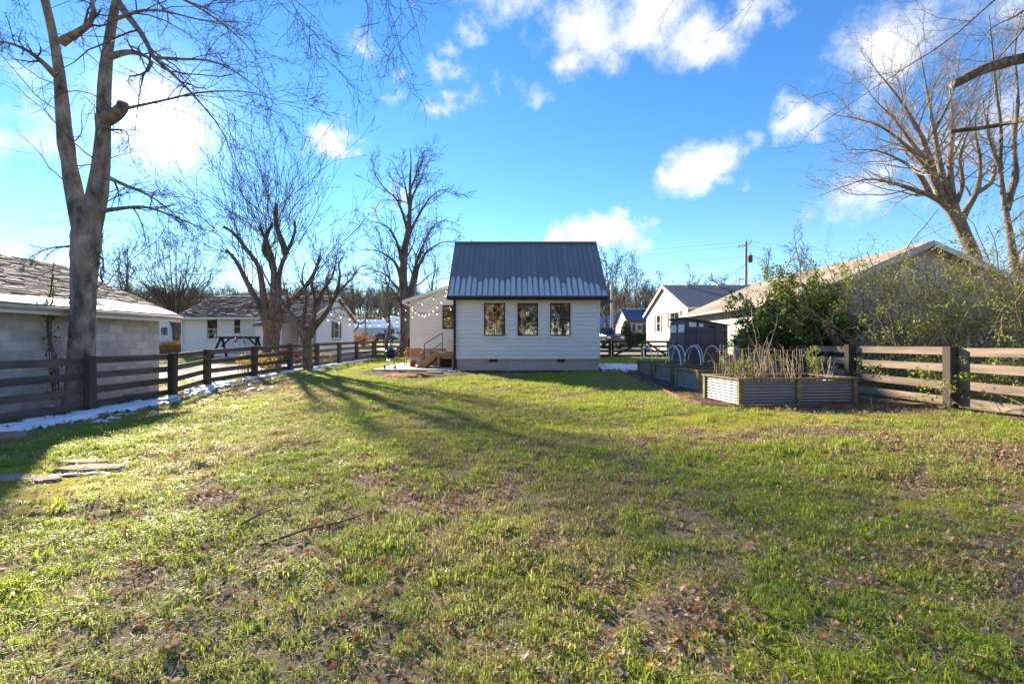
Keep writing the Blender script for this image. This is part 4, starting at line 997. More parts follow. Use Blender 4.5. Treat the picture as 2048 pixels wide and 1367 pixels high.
shutters(h3, m3f, 16.3, 17.25, 2.5, 3.7, .34, M['black_trim'])
lap('gable_wall', m3, 62, 70, 1.0, 5.95, .2, M['cream_siding'], h3, [(65.4, 66.6, 2.4, 3.7)], lim=lim3, out=.02); window(h3, m3, 65.4, 66.6, 2.4, 3.7, frame=.08, fm='white_trim', grid=(1, 2), glass='glass_far', blind='tile_blind', sash=True)
mg = MB(); mg.quad((27, 62, 1), (27, 70, 1), (27, 70, 4.1), (27, 62, 4.1)); mg.quad((15.5, 70, 1), (27, 70, 1), (27, 70, 4.1), (15.5, 70, 4.1)); mg.build('rear_walls', M['cream_siding'], h3)
slab('roof', (15.2, 61.6, 4.1), (27.3, 61.6, 4.1), (27.3, ym3, 6.08), (15.2, ym3, 6.08), .12, M['roof_blue'], h3); slab('roof_back', (15.2, ym3, 6.08), (27.3, ym3, 6.08), (27.3, 70.4, 4.1), (15.2, 70.4, 4.1), .12, M['roof_blue'], h3)
box2('roof_snow_strip', (16.0, 65.2, 5.93), (27, 65.5, 6.0), M['snow'], h3, .02)
# far houses up the street
def far_house(name, label, px, D, w, d, h, rise, wall, roofm, snow=True, ridge='x', win=2):
    x = (px - 1024) / F * D; z = g(x, D) - .2; t = thing(name, (x, D + d / 2, z), label, 'house')
    x0, x1, y0, y1 = x - w / 2, x + w / 2, D, D + d
    m = MB(); m.box((x0, y0, z), (x1, y1, z + h)); wl_ = m.build('wall', M[wall], t)
    if ridge == 'x':
        ym = (y0 + y1) / 2
        slab('roof', (x0 - .4, y0 - .4, z + h), (x1 + .4, y0 - .4, z + h), (x1 + .4, ym, z + h + rise), (x0 - .4, ym, z + h + rise), .15, M[roofm], t); slab('roof_back', (x0 - .4, ym, z + h + rise), (x1 + .4, ym, z + h + rise), (x1 + .4, y1 + .4, z + h), (x0 - .4, y1 + .4, z + h), .15, M[roofm], t)
        mk('gable', [(x0, y0, z + h), (x0, y1, z + h), (x0, ym, z + h + rise - .1), (x1, y0, z + h), (x1, y1, z + h), (x1, ym, z + h + rise - .1)], [(0, 1, 2), (3, 4, 5)], M[wall], t)
    else:
        xm = (x0 + x1) / 2
        slab('roof', (x0 - .4, y0 - .4, z + h), (x0 - .4, y1 + .4, z + h), (xm, y1 + .4, z + h + rise), (xm, y0 - .4, z + h + rise), .15, M[roofm], t); slab('roof', (xm, y0 - .4, z + h + rise), (xm, y1 + .4, z + h + rise), (x1 + .4, y1 + .4, z + h), (x1 + .4, y0 - .4, z + h), .15, M[roofm], t)
        mk('gable', [(x0, y0 - .01, z + h), (x1, y0 - .01, z + h), (xm, y0 - .01, z + h + rise - .1), (x0, y1, z + h), (x1, y1, z + h), (xm, y1, z + h + rise - .1)], [(0, 1, 2), (3, 4, 5)], M[wall], t)
    for i in range(win):
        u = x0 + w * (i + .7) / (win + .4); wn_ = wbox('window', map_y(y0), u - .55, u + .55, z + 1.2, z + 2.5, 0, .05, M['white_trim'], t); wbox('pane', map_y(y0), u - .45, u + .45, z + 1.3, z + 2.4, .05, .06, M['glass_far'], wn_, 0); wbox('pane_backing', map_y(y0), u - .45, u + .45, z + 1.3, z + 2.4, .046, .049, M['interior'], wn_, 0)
    wbox('door', map_y(y0), x0 + w * .80, x0 + w * .80 + 1, z + .2, z + 2.4, 0, .06, M['brown_shutter'], t)
    return t
far_house('far_house', 'distant pale blue house with snowy roof up the street', 752, 105, 11, 9, 2.9, 2.0, 'pale_wall', 'snow')
far_house('far_house', 'distant pale green house with its gable facing the street', 786, 118, 11, 10, 3.2, 2.6, 'teal_wall', 'snow', ridge='y', win=1)
far_house('far_house', 'distant white house seen between block garage and neighbour house', 348, 62, 6, 8, 3.1, 2.0, 'pale_wall', 'snow', ridge='y', win=2)
far_house('far_house', 'distant brick red shed-like house behind the parked truck', 1216, 78, 5, 8, 3.0, 1.8, 'cedar', 'tarp_blue', win=1)
# ================================================================== TREES
def unit(v): return v / (np.linalg.norm(v, axis=-1, keepdims=True) + 1e-9)
def grow(par, prad, nch, L, ang, K, up=0.0, wig=.12, t0=.2, t1=1.0, rr=.55, rmin=.0025, taper=.25, r=rng, bias=None):
    """children for batched parents. par (N,K,3) prad (N,K); returns pts (M,K,3), rad (M,K)"""
    Np, Kp, _ = par.shape
    idx = np.repeat(np.arange(Np), nch); m = len(idx)
    t = t0 + (t1 - t0) * ((np.tile(np.arange(nch), Np) + r.random(m)) / nch)
    f = t * (Kp - 1); k = np.minimum(f.astype(int), Kp - 2); w = (f - k)[:, None]
    start = par[idx, k] * (1 - w) + par[idx, k + 1] * w
    r0 = prad[idx, k] * (1 - w[:, 0]) + prad[idx, k + 1] * w[:, 0]
    tan = unit(par[idx, k + 1] - par[idx, k])
    rv = r.normal(size=(m, 3)); perp = unit(rv - (rv * tan).sum(1, keepdims=True) * tan)
    a = np.radians(r.normal(ang, ang * .25, m))[:, None]
    d = unit(tan * np.cos(a) + perp * np.sin(a))
    if bias is not None: d = unit(d + np.array(bias))
    plen = np.linalg.norm(np.diff(par, axis=1), axis=2).sum(1)[idx]
    Ls = (r.uniform(L[0], L[1], m) * (1.12 - .5 * t)) * (plen if L[1] <= 1.5 else 1.0) if L[1] <= 1.5 else r.uniform(L[0], L[1], m)
    st = Ls / (K - 1); P_ = np.empty((m, K, 3)); P_[:, 0] = start; drift = r.normal(size=(m, 3)) * wig
    for i in range(1, K):
        d = unit(d + r.normal(size=(m, 3)) * wig + drift * .35 + np.array([0, 0, up]) / K)
        P_[:, i] = P_[:, i - 1] + d * st[:, None]
    rb = np.maximum(r0 * rr, rmin)
    rad = rb[:, None] * np.linspace(1, taper, K)[None, :]
    return P_, np.maximum(rad, rmin * .6)
def limbs_px(specs, D0, K=12):
    """specs: list of (list of (px,py[,D]), r0px, r1px) -> pts, rad in metres"""
    pts = []; rad = []
    for pl, ra, rb in specs:
        q = [P(p[0], p[1], p[2] if len(p) > 2 else D0) for p in pl]
        pts.append(resample(q, K)); Dm = np.array([x[1] for x in pts[-1]])
        rad.append(np.linspace(ra, rb, K) / F * Dm)
    return np.array(pts), np.array(rad)
def rough_trunk(pts, rad, n=14, K=26, lump=.07, seed=0, flare=True):
    """single trunk with uneven surface; rad list per control point"""
    c = resample(pts, K); s = np.linspace(0, 1, K); rr = np.interp(s, np.linspace(0, 1, len(rad)), rad)
    V, Fq = tubes(c[None], rr[None], n); r = np.random.default_rng(seed)
    cc = np.repeat(c, n, axis=0); a = np.tile(np.arange(n), K) * 2 * np.pi / n; z = np.repeat(s, n)
    ph = r.random(6) * 6.28
    k = 1 + lump * (np.sin(3 * a + ph[0] + 4 * z) * .5 + np.sin(2 * a + ph[1] - 7 * z) * .5 + np.sin(5 * a + ph[2] + 11 * z) * .35) + lump * .7 * r.normal(size=len(a)) * .5
    if flare: k = k * (1 + .35 * np.exp(-z * 16) * (1 + .5 * np.sin(4 * a + ph[3])))
    V = cc + (V - cc) * k[:, None]
    return V, Fq
class Tree:
    def __init__(s, name, base, label, bark, twig, group=None):
        s.t = thing(name, tuple(base), label, 'tree', group); s.bark = bark; s.twig = twig; s.tv = []; s.tf = []; s.cv = []; s.cf = []; s.no = 0; s.co = 0
    def wood(s, V, Fq): s.tv.append(V); s.tf.append(Fq + s.no); s.no += len(V)
    def fine(s, V, Fq): s.cv.append(V); s.cf.append(Fq + s.co); s.co += len(V)
    def build(s):
        if s.tv: mk('trunk', np.vstack(s.tv), np.vstack(s.tf), M[s.bark], s.t, True)
        if s.cv: tag(mk('crown', np.vstack(s.cv), np.vstack(s.cf), M[s.twig], s.t, False), None, None, None, 'stuff')
        return s.t
    def limbs(s, specs, D0, n=8, K=14, tip=.35):
        p, r = limbs_px(specs, D0, K); r = r * np.linspace(1, tip, K)[None] ** 1.0; r = r * (1 + .10 * rng.normal(size=r.shape) * .5); s.wood(*tubes(p, r, n)); return p, r
    def ramify(s, p, r, levels):
        """levels: list of dict for grow; first level goes to wood when thick"""
        cur = (p, r)
        for i, lv in enumerate(levels):
            sides = lv.pop('sides', 3); thick = lv.pop('thick', False)
            q = grow(cur[0], cur[1], **lv)
            (s.wood if thick else s.fine)(*tubes(q[0], q[1], sides)); cur = q
        return cur

# ---- the big double-stemmed tree by the block garage
T = Tree('maple_tree', (-9.2, 10.0, 0), 'big grey forked tree behind the fence, trunk against the block garage', 'bark_smooth', 'twig')
T.wood(*rough_trunk([P(160, 818, 10), P(162, 760, 10), P(164, 690, 10), P(167, 600, 10), P(170, 520, 10), P(173, 460, 10), P(176, 405, 10)], [.25, .235, .225, .225, .235, .255, .20], 20, 60, .06, 1))
main, mr_ = T.limbs([([(168, 470), (152, 400), (139, 330), (130, 270), (124, 200), (118, 140), (106, 70, 9.9), (90, 0, 9.7), (74, -70, 9.5), (66, -170, 9.3), (50, -290, 9.2)], 18, 9),
                     ([(178, 470), (194, 392), (203, 320), (207, 250), (208, 190), (212, 130), (222, 60, 10.1), (233, 0, 10.2), (250, -70, 10.3), (270, -160, 10.4), (290, -280, 10.5)], 18.5, 9)], 10, n=12, K=20)
SEC = ([([(112, 152, 9.95), (85, 125, 9.6), (60, 105, 9.3), (30, 90, 9), (0, 83, 8.7), (-50, 75, 8.4)], 6.5, 3),
                   ([(124, 85, 9.9), (160, 63, 9.8), (178, 48, 9.7), (187, 20, 9.6), (183, -15, 9.5), (195, -80, 9.4)], 9, 5),
                   ([(215, 115, 10), (255, 104, 9.9), (285, 110, 9.7), (303, 122, 9.6), (300, 138, 9.6), (280, 150, 9.5), (253, 156, 9.4), (270, 180, 9.3), (282, 202, 9.3)], 7, 2.2),
                   ([(236, 5, 10.2), (262, 40, 9.8), (285, 70, 9.5), (300, 100, 9.3), (312, 120, 9.2), (350, 152, 8.9), (400, 205, 8.6), (440, 255, 8.4), (460, 300, 8.3), (478, 350, 8.2)], 8, 2),
                   ([(308, 115, 9.3), (360, 118, 9.0), (420, 122, 8.8), (480, 150, 8.6), (530, 190, 8.4), (580, 238, 8.3)], 3.5, 1),
                   ([(205, 240, 10), (228, 232, 9.9), (243, 217, 9.8), (246, 206, 9.8)], 15, 10),
                   ([(246, 218, 9.8), (330, 200, 9.6), (400, 185, 9.4), (490, 183, 9.2), (550, 200, 9.0), (640, 213, 8.8)], 3.2, 1),
                   ([(205, 350, 10), (250, 370, 9.8), (300, 392, 9.6), (345, 425, 9.4), (375, 458, 9.3)], 5, 1.6),
                   ([(200, 422, 10), (245, 416, 9.8), (290, 414, 9.6), (340, 430, 9.4), (400, 455, 9.2), (445, 472, 9.1)], 5, 1.8),
                   ([(145, 492, 10), (100, 496, 9.8), (65, 512, 9.6), (45, 528, 9.5)], 2.6, 1),
                   ([(200, 260, 10), (250, 262, 9.9), (258, 290, 9.8), (262, 310, 9.8)], 3, 1.2),
                   ([(190, 500, 10), (205, 520, 9.9), (207, 550, 9.8), (198, 575, 9.8)], 2.6, 1.2),
                   ([(255, -90, 10.3), (330, -110, 9.8), (420, -90, 9.4), (510, -50, 9.0), (590, 0, 8.7), (640, 45, 8.5)], 7, 2),
                   ([(272, -170, 10.4), (400, -210, 9.8), (560, -190, 9.2), (700, -120, 8.8), (790, -40, 8.5), (830, 40, 8.3), (845, 110, 8.2)], 8, 1.8),
                   ([(260, -120, 10.3), (360, -150, 9.4), (480, -110, 8.6), (560, -40, 8.2), (600, 40, 8.0), (625, 110, 7.9)], 6, 1.6),
                   ([(280, -200, 10.4), (500, -260, 9.6), (640, -180, 9.0), (690, -80, 8.7), (735, 10, 8.5), (745, 75, 8.4)], 6, 1.4),
                   ([(70, -110, 9.4), (20, -60, 9), (-20, 0, 8.8), (-10, 60, 8.7)], 5, 1.5),
                   ([(225, 40, 10), (300, 20, 9.4), (400, 40, 9), (480, 60, 8.8), (540, 110, 8.6)], 4, 1.2),
                   ([(235, -20, 10.2), (320, -20, 11), (420, 30, 11.4), (500, 100, 11.6), (540, 180, 11.8)], 5, 1.2)])
sec, sr = limbs_px(SEC, 10, 16)
tap = np.linspace(1, .25, 16)[None] ** np.where(np.arange(len(sec)) == 5, 0, 1)[:, None];
sr = sr * tap; T.wood(*tubes(sec, sr, 7))
T.ramify(sec[6:], sr[6:], [dict(nch=13, L=(.18, .45), ang=42, K=7, up=-.15, wig=.16, rr=.5, rmin=.005, t0=.12), dict(nch=8, L=(.25, .6), ang=40, K=6, up=-.25, wig=.18, rr=.5, rmin=.004), dict(nch=4, L=(.25, .6), ang=38, K=5, up=-.2, wig=.2, rr=.55, rmin=.003)])
T.ramify(sec[:5], sr[:5], [dict(nch=12, L=(.2, .45), ang=45, K=7, up=-.1, wig=.16, rr=.5, rmin=.005), dict(nch=8, L=(.25, .6), ang=42, K=6, up=-.3, wig=.18, rr=.5, rmin=.004), dict(nch=4, L=(.25, .6), ang=40, K=5, up=-.2, wig=.2, rr=.55, rmin=.0024)])
T.ramify(main, mr_, [dict(nch=12, L=(.7, 2.3), ang=65, K=7, up=.2, wig=.2, rr=.10, rmin=.006, t0=.06, t1=.8), dict(nch=5, L=(.3, .6), ang=42, K=6, up=.1, wig=.2, rr=.55, rmin=.0035), dict(nch=4, L=(.3, .6), ang=40, K=5, wig=.2, rr=.6, rmin=.0024)])
T.build()

# ---- hard-pruned tree beyond the left fence
T = Tree('pollarded_tree', tuple(GP(540, 21)), 'pollarded tree with thick stubs and fans of shoots beyond the left fence', 'bark_brown', 'twig')
D2 = 21
T.wood(*rough_trunk([P(541, 745, D2), P(541, 715, D2), P(542, 690, D2), P(544, 665, D2), P(546, 640, D2)], [.46, .36, .345, .36, .40], 14, 18, .06, 2))
l2, r2_ = T.limbs([([(538, 662), (522, 617), (506, 587), (490, 556), (478, 532), (466, 513), (452, 500)], 8.5, 4.5),
                   ([(541, 655), (529, 602), (523, 562), (517, 532), (505, 514), (486, 490, 20.7), (466, 465, 20.5), (447, 453, 20.3)], 8.5, 4.5),
                   ([(546, 655), (547, 602), (548, 560), (546, 522), (537, 494, 21.3), (526, 468, 21.5), (520, 450, 21.6)], 11, 4),
                   ([(551, 655), (556, 604), (557, 566), (561, 536), (573, 506), (584, 482), (590, 462), (590, 442)], 9, 3.5),
                   ([(572, 508), (565, 485), (556, 462), (552, 436), (553, 408)], 7, 4.5),
                   ([(554, 655), (574, 614), (600, 586), (619, 562), (632, 537), (640, 510)], 8, 4),
                   ([(540, 520), (528, 500, 21.2), (533, 475, 21.4), (545, 445, 21.5)], 6, 4),
                   ([(548, 540), (540, 515), (536, 490), (530, 470)], 7, 5),
                   ([(528, 622), (500, 612, 20.5), (470, 622, 20.2), (445, 618, 20), (420, 605, 19.8)], 3.5, 1.5)], D2, n=9, K=14, tip=.6)
r2_ = r2_ * 1.0
sh, shr = grow(l2[:8], r2_[:8], 15, (2.4, 6.0), 54, 10, up=.26, wig=.045, t0=.45, t1=1.0, rr=.18, rmin=.010, taper=.22, bias=(-.24, -.05, .34))
T.fine(*tubes(sh, shr, 4))
T.ramify(sh, shr, [dict(nch=6, L=(.16, .42), ang=28, K=6, up=.3, wig=.08, rr=.5, rmin=.0085, t0=.2), dict(nch=4, L=(.2, .5), ang=30, K=4, up=.2, wig=.1, rr=.55, rmin=.007)])
T.ramify(l2[8:], r2_[8:], [dict(nch=8, L=(.2, .5), ang=40, K=6, wig=.15, rr=.5, rmin=.006), dict(nch=4, L=(.3, .6), ang=40, K=4, wig=.15, rr=.55, rmin=.005)])
T.build()

# ---- small crooked tree on our side of the left fence
D3 = 19.4
T = Tree('crabapple_tree', tuple(GP(616, D3)), 'small crooked tree standing in front of the left fence', 'bark_brown', 'twig')
T.wood(*rough_trunk([P(617, 751, D3), P(615, 725, D3), P(614, 700, D3), P(614, 680, D3), P(616, 662, D3)], [.235, .19, .185, .19, .21], 12, 14, .07, 3))
l3, r3 = T.limbs([([(613, 676), (602, 650), (588, 635), (575, 620), (562, 602), (552, 588), (540, 570), (527, 545), (520, 520)], 7, 2.5),
                  ([(604, 652), (609, 628), (612, 602), (609, 577), (604, 552), (610, 525)], 5.5, 2.5),
                  ([(617, 672), (625, 642), (630, 620), (629, 592), (623, 570), (629, 548), (640, 520), (642, 495)], 7, 2.5),
                  ([(619, 672), (631, 650), (648, 632), (660, 613), (672, 591), (685, 575), (700, 560), (711, 549), (714, 536), (735, 530)], 8, 2.2),
                  ([(672, 591), (677, 570), (680, 548), (678, 528), (690, 505)], 4.5, 2),
                  ([(630, 622), (640, 600), (650, 575), (664, 556), (672, 520), (676, 495)], 4, 1.8),
                  ([(655, 622), (672, 616, 19), (690, 620, 18.8), (706, 632, 18.7)], 2, 1),
                  ([(612, 600), (622, 585), (636, 572), (655, 560)], 3, 1.2)], D3, n=7, K=14)
T.ramify(l3, r3, [dict(nch=9, L=(.25, .55), ang=48, K=8, up=.35, wig=.22, rr=.45, rmin=.008, t0=.25), dict(nch=6, L=(.3, .65), ang=42, K=6, up=.2, wig=.2, rr=.5, rmin=.0055), dict(nch=3, L=(.3, .6), ang=40, K=4, wig=.2, rr=.6, rmin=.0045)])
T.build()

# ---- tall tree behind the main house
D4 = 31
T = Tree('tall_tree', tuple(GP(811, D4)), 'tall bare tree with pointed crown rising behind the main house', 'bark_brown', 'twig')
T.wood(*rough_trunk([P(812, 712, D4), P(811, 670, D4), P(810, 630, D4), P(808, 590, D4), P(806, 550, D4), P(809, 505, D4), P(815, 465, D4), P(819, 430, D4), P(820, 395, D4), P(820, 360, D4), P(822, 325, D4), P(820, 296, D4)], [.42, .36, .34, .31, .27, .23, .19, .15, .12, .09, .05, .02], 10, 34, .06, 4))
l4, r4 = T.limbs([([(810, 625), (822, 592), (831, 560), (838, 530), (852, 505), (872, 490), (893, 482), (912, 486)], 7, 1.5), ([(809, 600), (826, 560), (834, 522), (846, 490), (862, 458), (885, 440), (905, 446)], 6, 1.3),
                  ([(812, 480), (832, 440), (850, 410), (866, 390), (884, 380), (906, 378)], 4.5, 1), ([(808, 540), (798, 500), (790, 475), (776, 455), (755, 445), (732, 442)], 5, 1.2), ([(815, 460), (803, 420), (790, 395), (772, 380), (756, 360), (745, 338)], 4, 1),
                  ([(806, 570), (793, 530), (775, 512), (750, 500), (718, 500)], 5, 1.2), ([(818, 430), (826, 390), (842, 360), (850, 330), (868, 312)], 3.5, .8), ([(819, 415), (812, 380), (806, 350), (800, 320)], 3, .8), ([(808, 590), (790, 570, 30), (765, 545, 29.5), (740, 545, 29)], 4.5, 1),
                  ([(810, 640), (798, 600, 31), (780, 575, 31.5), (760, 560, 32), (742, 560, 32)], 5, 1.2), ([(808, 560), (812, 520, 30), (826, 490, 29.5), (835, 450, 29)], 4, 1), ([(820, 380), (832, 350), (836, 322), (850, 300)], 2.5, .7)], D4, n=7, K=14)
T.ramify(l4, r4, [dict(nch=12, L=(.25, .6), ang=40, K=8, up=.4, wig=.14, rr=.45, rmin=.014, t0=.15), dict(nch=7, L=(.25, .55), ang=38, K=6, up=.25, wig=.16, rr=.5, rmin=.0115), dict(nch=4, L=(.3, .6), ang=38, K=4, up=.1, wig=.18, rr=.6, rmin=.009)])
T.build()

# ---- generic bare trees --------------------------------------------------
def bare_tree(name, label, px, D, top_px, trunk_r, spread=.55, nl=9, bark='bark_brown', twig='twig', lean=0, fork=.3, levels=3, seed=0, group=None, ang=38, x=None, dens=1.0, rm=None, z0=None):
    r = np.random.default_rng(seed + 77)
    xx = (px - 1024) / F * D if x is None else x; zb = g(xx, D) if z0 is None else z0; H = CAMZ + (683.5 - top_px) / F * D - zb
    T = Tree(name, (xx, D, zb), label, bark, twig, group)
    b = np.array([xx, D, zb - .1]); pts = [b]; n = 8
    for i in range(1, n + 1): pts.append(b + np.array([lean * H * (i / n) + r.normal(0, .012 * H) * (i > 1), r.normal(0, .012 * H), H * .92 * i / n]))
    rads = [trunk_r * (1 - .93 * (i / n) ** .8) for i in range(n + 1)]
    V_, F_ = rough_trunk(pts, rads, 9, 26, .06, seed); T.wood(V_, F_)
    tr = resample(pts, 20)[None]; trr = np.interp(np.linspace(0, 1, 20), np.linspace(0, 1, n + 1), rads)[None]
    rm = rm or D * .00026
    p, q = grow(tr, trr, nl, (spread * .7, spread * 1.1), ang, 10, up=.75, wig=.09, t0=fork, t1=.93, rr=.62, rmin=rm * 3, r=r)
    T.wood(*tubes(p, q, 6))
    lv = [dict(nch=int(9 * dens), L=(.3, .6), ang=38, K=7, up=.4, wig=.13, rr=.5, rmin=rm * 1.6, t0=.15, r=r), dict(nch=int(6 * dens), L=(.3, .6), ang=38, K=5, up=.25, wig=.16, rr=.55, rmin=rm * 1.15, r=r), dict(nch=4, L=(.3, .6), ang=36, K=4, up=.1, wig=.18, rr=.6, rmin=rm, r=r)]
    T.ramify(p, q, lv[:levels]); T.build(); return T
# fan-shaped tree behind the block garage
T = Tree('fan_tree', tuple(GP(352, 42)), 'fan-shaped bare tree between the block garage and white neighbour house', 'bark_brown', 'twig')
l5, r5 = [], []
rf = np.random.default_rng(4); D5 = 42
specs = []
for i in range(17):
    a = -1.0 + 2.0 * i / 16; e = 352 + 118 * math.sin(a) * 1.0; tp = 690 - (215 * math.cos(a * .8)) * rf.uniform(.8, 1.03)
    specs.append(([(352 + 4 * math.sin(a), 712, D5), (353 + 8 * a, 655, D5 + rf.uniform(-.3, .3)), (352 + 38 * math.sin(a), 600, D5 + rf.uniform(-1, 1)), (352 + 78 * math.sin(a), 550 + 18 * abs(a), D5 + rf.uniform(-2, 2)), (e, tp, D5 + rf.uniform(-3, 3))], 2.6 if abs(a) > .2 else 4, .6))
l5, r5 = T.limbs(specs, D5, n=6, K=12)
T.ramify(l5, r5, [dict(nch=11, L=(.25, .5), ang=30, K=7, up=.1, wig=.12, rr=.5, rmin=.014, t0=.25), dict(nch=7, L=(.25, .5), ang=34, K=5, up=0, wig=.16, rr=.55, rmin=.012), dict(nch=3, L=(.3, .6), ang=34, K=4, wig=.16, rr=.6, rmin=.009)])
T.build()
bare_tree('bare_tree', 'bare tree behind the neighbour house, its limbs fanning over the brown roof', 655, 46, 500, .26, .5, 12, fork=.18, seed=5, dens=.8)
bare_tree('bare_tree', 'slim bare tree close behind the cottage and main house roofs', 868, 38, 470, .16, .55, 10, fork=.12, seed=6, dens=.7)
bare_tree('bare_tree', 'small bare tree standing behind the roof of the main house', 775, 44, 480, .2, .5, 10, fork=.15, seed=16, dens=.8)
# tall thin trees across the street, right of the cottage
for i, (px, D, top, rr_, lab) in enumerate([(1213, 72, 498, .34, 'tall bare street tree close beside the cottage roof edge'), (1232, 84, 520, .26, 'slender bare tree behind the grey utility pole'), (1272, 76, 520, .30, 'tall forked bare tree behind the blue-roofed house'), (1248, 95, 545, .3, 'bare tree far behind the parked silver car'), (1320, 105, 552, .3, 'rounded bare tree behind the beige house gable'), (1376, 120, 552, .3, 'distant bare tree above the dark grey roof ridge'),
                                            (1440, 115, 545, .3, 'bare tree whose crown shows beside the transformer pole'), (1530, 100, 522, .3, 'bare tree beyond the tan garage roof, next to the power pole'), (1595, 90, 480, .3, 'bare tree rising over the middle of the tan garage roof')]):
    bare_tree('street_tree', lab, px, D, top, rr_, .5, 9, fork=.22, seed=20 + i, group='bare trees across the street', dens=.8, ang=34)
for i, (px, D, top, lab) in enumerate([(255, 50, 470, 'bare tree rising behind the block garage roof'), (205, 60, 480, 'bare tree farther behind the block garage, beside the forked tree'), (705, 60, 540, 'low bare tree beside the neighbour house gable'), (930, 70, 500, 'bare tree hidden behind the cottage roof')]):
    bare_tree('bare_tree', lab, px, D, top, .28, .5, 9, fork=.15, seed=40 + i, dens=.8)

# ---- large tree behind the weathered garage
D7 = 25
T = Tree('spreading_tree', tuple(GP(1962, D7)), 'large spreading bare tree behind the vine-covered garage', 'bark_tan', 'twig_tan')
T.wood(*rough_trunk([P(1990, 720, D7), P(1975, 620, D7), P(1960, 550, D7), P(1943, 500, D7), P(1928, 465, D7), P(1916, 435, D7)], [.42, .38, .34, .31, .29, .27], 12, 22, .07, 9))
l7, r7 = T.limbs([([(1925, 470), (1895, 415), (1868, 395), (1845, 385, 24.5), (1800, 370, 24), (1740, 358, 23.5), (1690, 372, 23), (1640, 392, 22.6)], 8, 1.0), ([(1895, 415), (1872, 372), (1850, 330), (1805, 285, 24), (1755, 250, 23.4), (1700, 235, 23), (1655, 228, 22.6)], 8, 1),
                  ([(1880, 392), (1866, 340), (1850, 290), (1820, 230, 24.5), (1785, 180, 24), (1752, 140, 23.8), (1730, 105, 23.6)], 8, 1), ([(1912, 440), (1895, 390), (1880, 330), (1868, 260), (1855, 190, 25.5), (1845, 130, 25.8), (1835, 80, 26)], 9, 1),
                  ([(1918, 445), (1905, 400), (1900, 330), (1905, 250, 26), (1900, 180, 26.5), (1890, 110, 27)], 9, 1.2), ([(1915, 455), (1935, 415), (1955, 380), (1960, 320, 25), (1950, 250, 25), (1965, 180, 25)], 8, 1.2), ([(1955, 385), (1985, 360), (1990, 300), (1975, 240), (1985, 160)], 5, 1), ([(1905, 420), (1925, 370, 24), (1920, 310, 23.5), (1940, 250, 23), (1930, 200, 23)], 6, 1),
                  ([(1860, 388), (1835, 345, 24), (1790, 315, 23), (1745, 300, 22.5), (1690, 300, 22)], 6, 1), ([(1850, 320), (1815, 275), (1790, 240), (1750, 200), (1720, 160)], 5, 1), ([(1870, 260), (1900, 200), (1915, 150), (1920, 100)], 4, .8)], D7, n=9, K=16)
r7 = r7 * 1.0
T.ramify(l7, r7, [dict(nch=17, L=(.2, .48), ang=38, K=8, up=.35, wig=.14, rr=.45, rmin=.013, t0=.2), dict(nch=7, L=(.25, .55), ang=38, K=6, up=.25, wig=.16, rr=.5, rmin=.008), dict(nch=4, L=(.3, .6), ang=36, K=4, up=.1, wig=.18, rr=.6, rmin=.0055)])
T.build()
D8 = 21
T = Tree('right_tree', tuple(GP(2040, D8)), 'upright bare tree beyond the right end of the vine-covered garage', 'bark_tan', 'twig_tan')
l8, r8 = T.limbs([([(2060, 730), (2040, 600), (2022, 480), (2008, 400), (2000, 330), (2002, 260), (1992, 180), (1985, 100), (1978, 30)], 11, 2.5), ([(2012, 420), (2030, 350), (2028, 280), (2036, 200), (2030, 100), (2045, 20)], 7, 2), ([(2003, 340), (1985, 300), (1975, 260), (1965, 200)], 5, 1.4), ([(2040, 560), (2075, 450), (2090, 330), (2085, 200), (2095, 60)], 10, 2)], D8, n=9, K=18)
T.ramify(l8, r8, [dict(nch=18, L=(.12, .3), ang=48, K=8, up=.4, wig=.15, rr=.35, rmin=.012, t0=.3), dict(nch=7, L=(.3, .55), ang=38, K=6, up=.2, wig=.16, rr=.5, rmin=.007), dict(nch=4, L=(.3, .6), ang=36, K=4, wig=.18, rr=.6, rmin=.005)])
T.build()
# ---- overhanging tree just outside the right fence, a sawn limb reaching into view
D9 = 6.4
T = Tree('overhanging_tree', (9.4, D9, .25), 'tree whose sawn-off thick limb reaches over the right fence', 'bark_tan', 'twig_tan')
T.wood(*rough_trunk([(9.4, D9, .1), (9.4, D9, 1.5), (9.35, D9, 3.2), (9.15, D9, 4.8), (9.0, D9, 5.9), (8.85, D9 + .1, 7.2), (8.8, D9 + .15, 8.6), (8.9, D9 + .3, 10)], [.3, .24, .22, .2, .17, .12, .08, .02], 12, 32, .06, 10))
l9, r9 = T.limbs([([(2345, 40, 6.4), (2200, 70, 6.4), (2110, 98, 6.4), (2048, 116, 6.4), (2000, 128, 6.4), (1960, 142, 6.4), (1925, 160, 6.4), (1908, 169, 6.4)], 14, 9), ([(2400, 300, 6.4), (2250, 220, 7), (2120, 232, 7.5), (2048, 240, 8), (1975, 254, 8.4), (1902, 263, 8.6)], 6, 4)], D9, n=12, K=18, tip=.95)
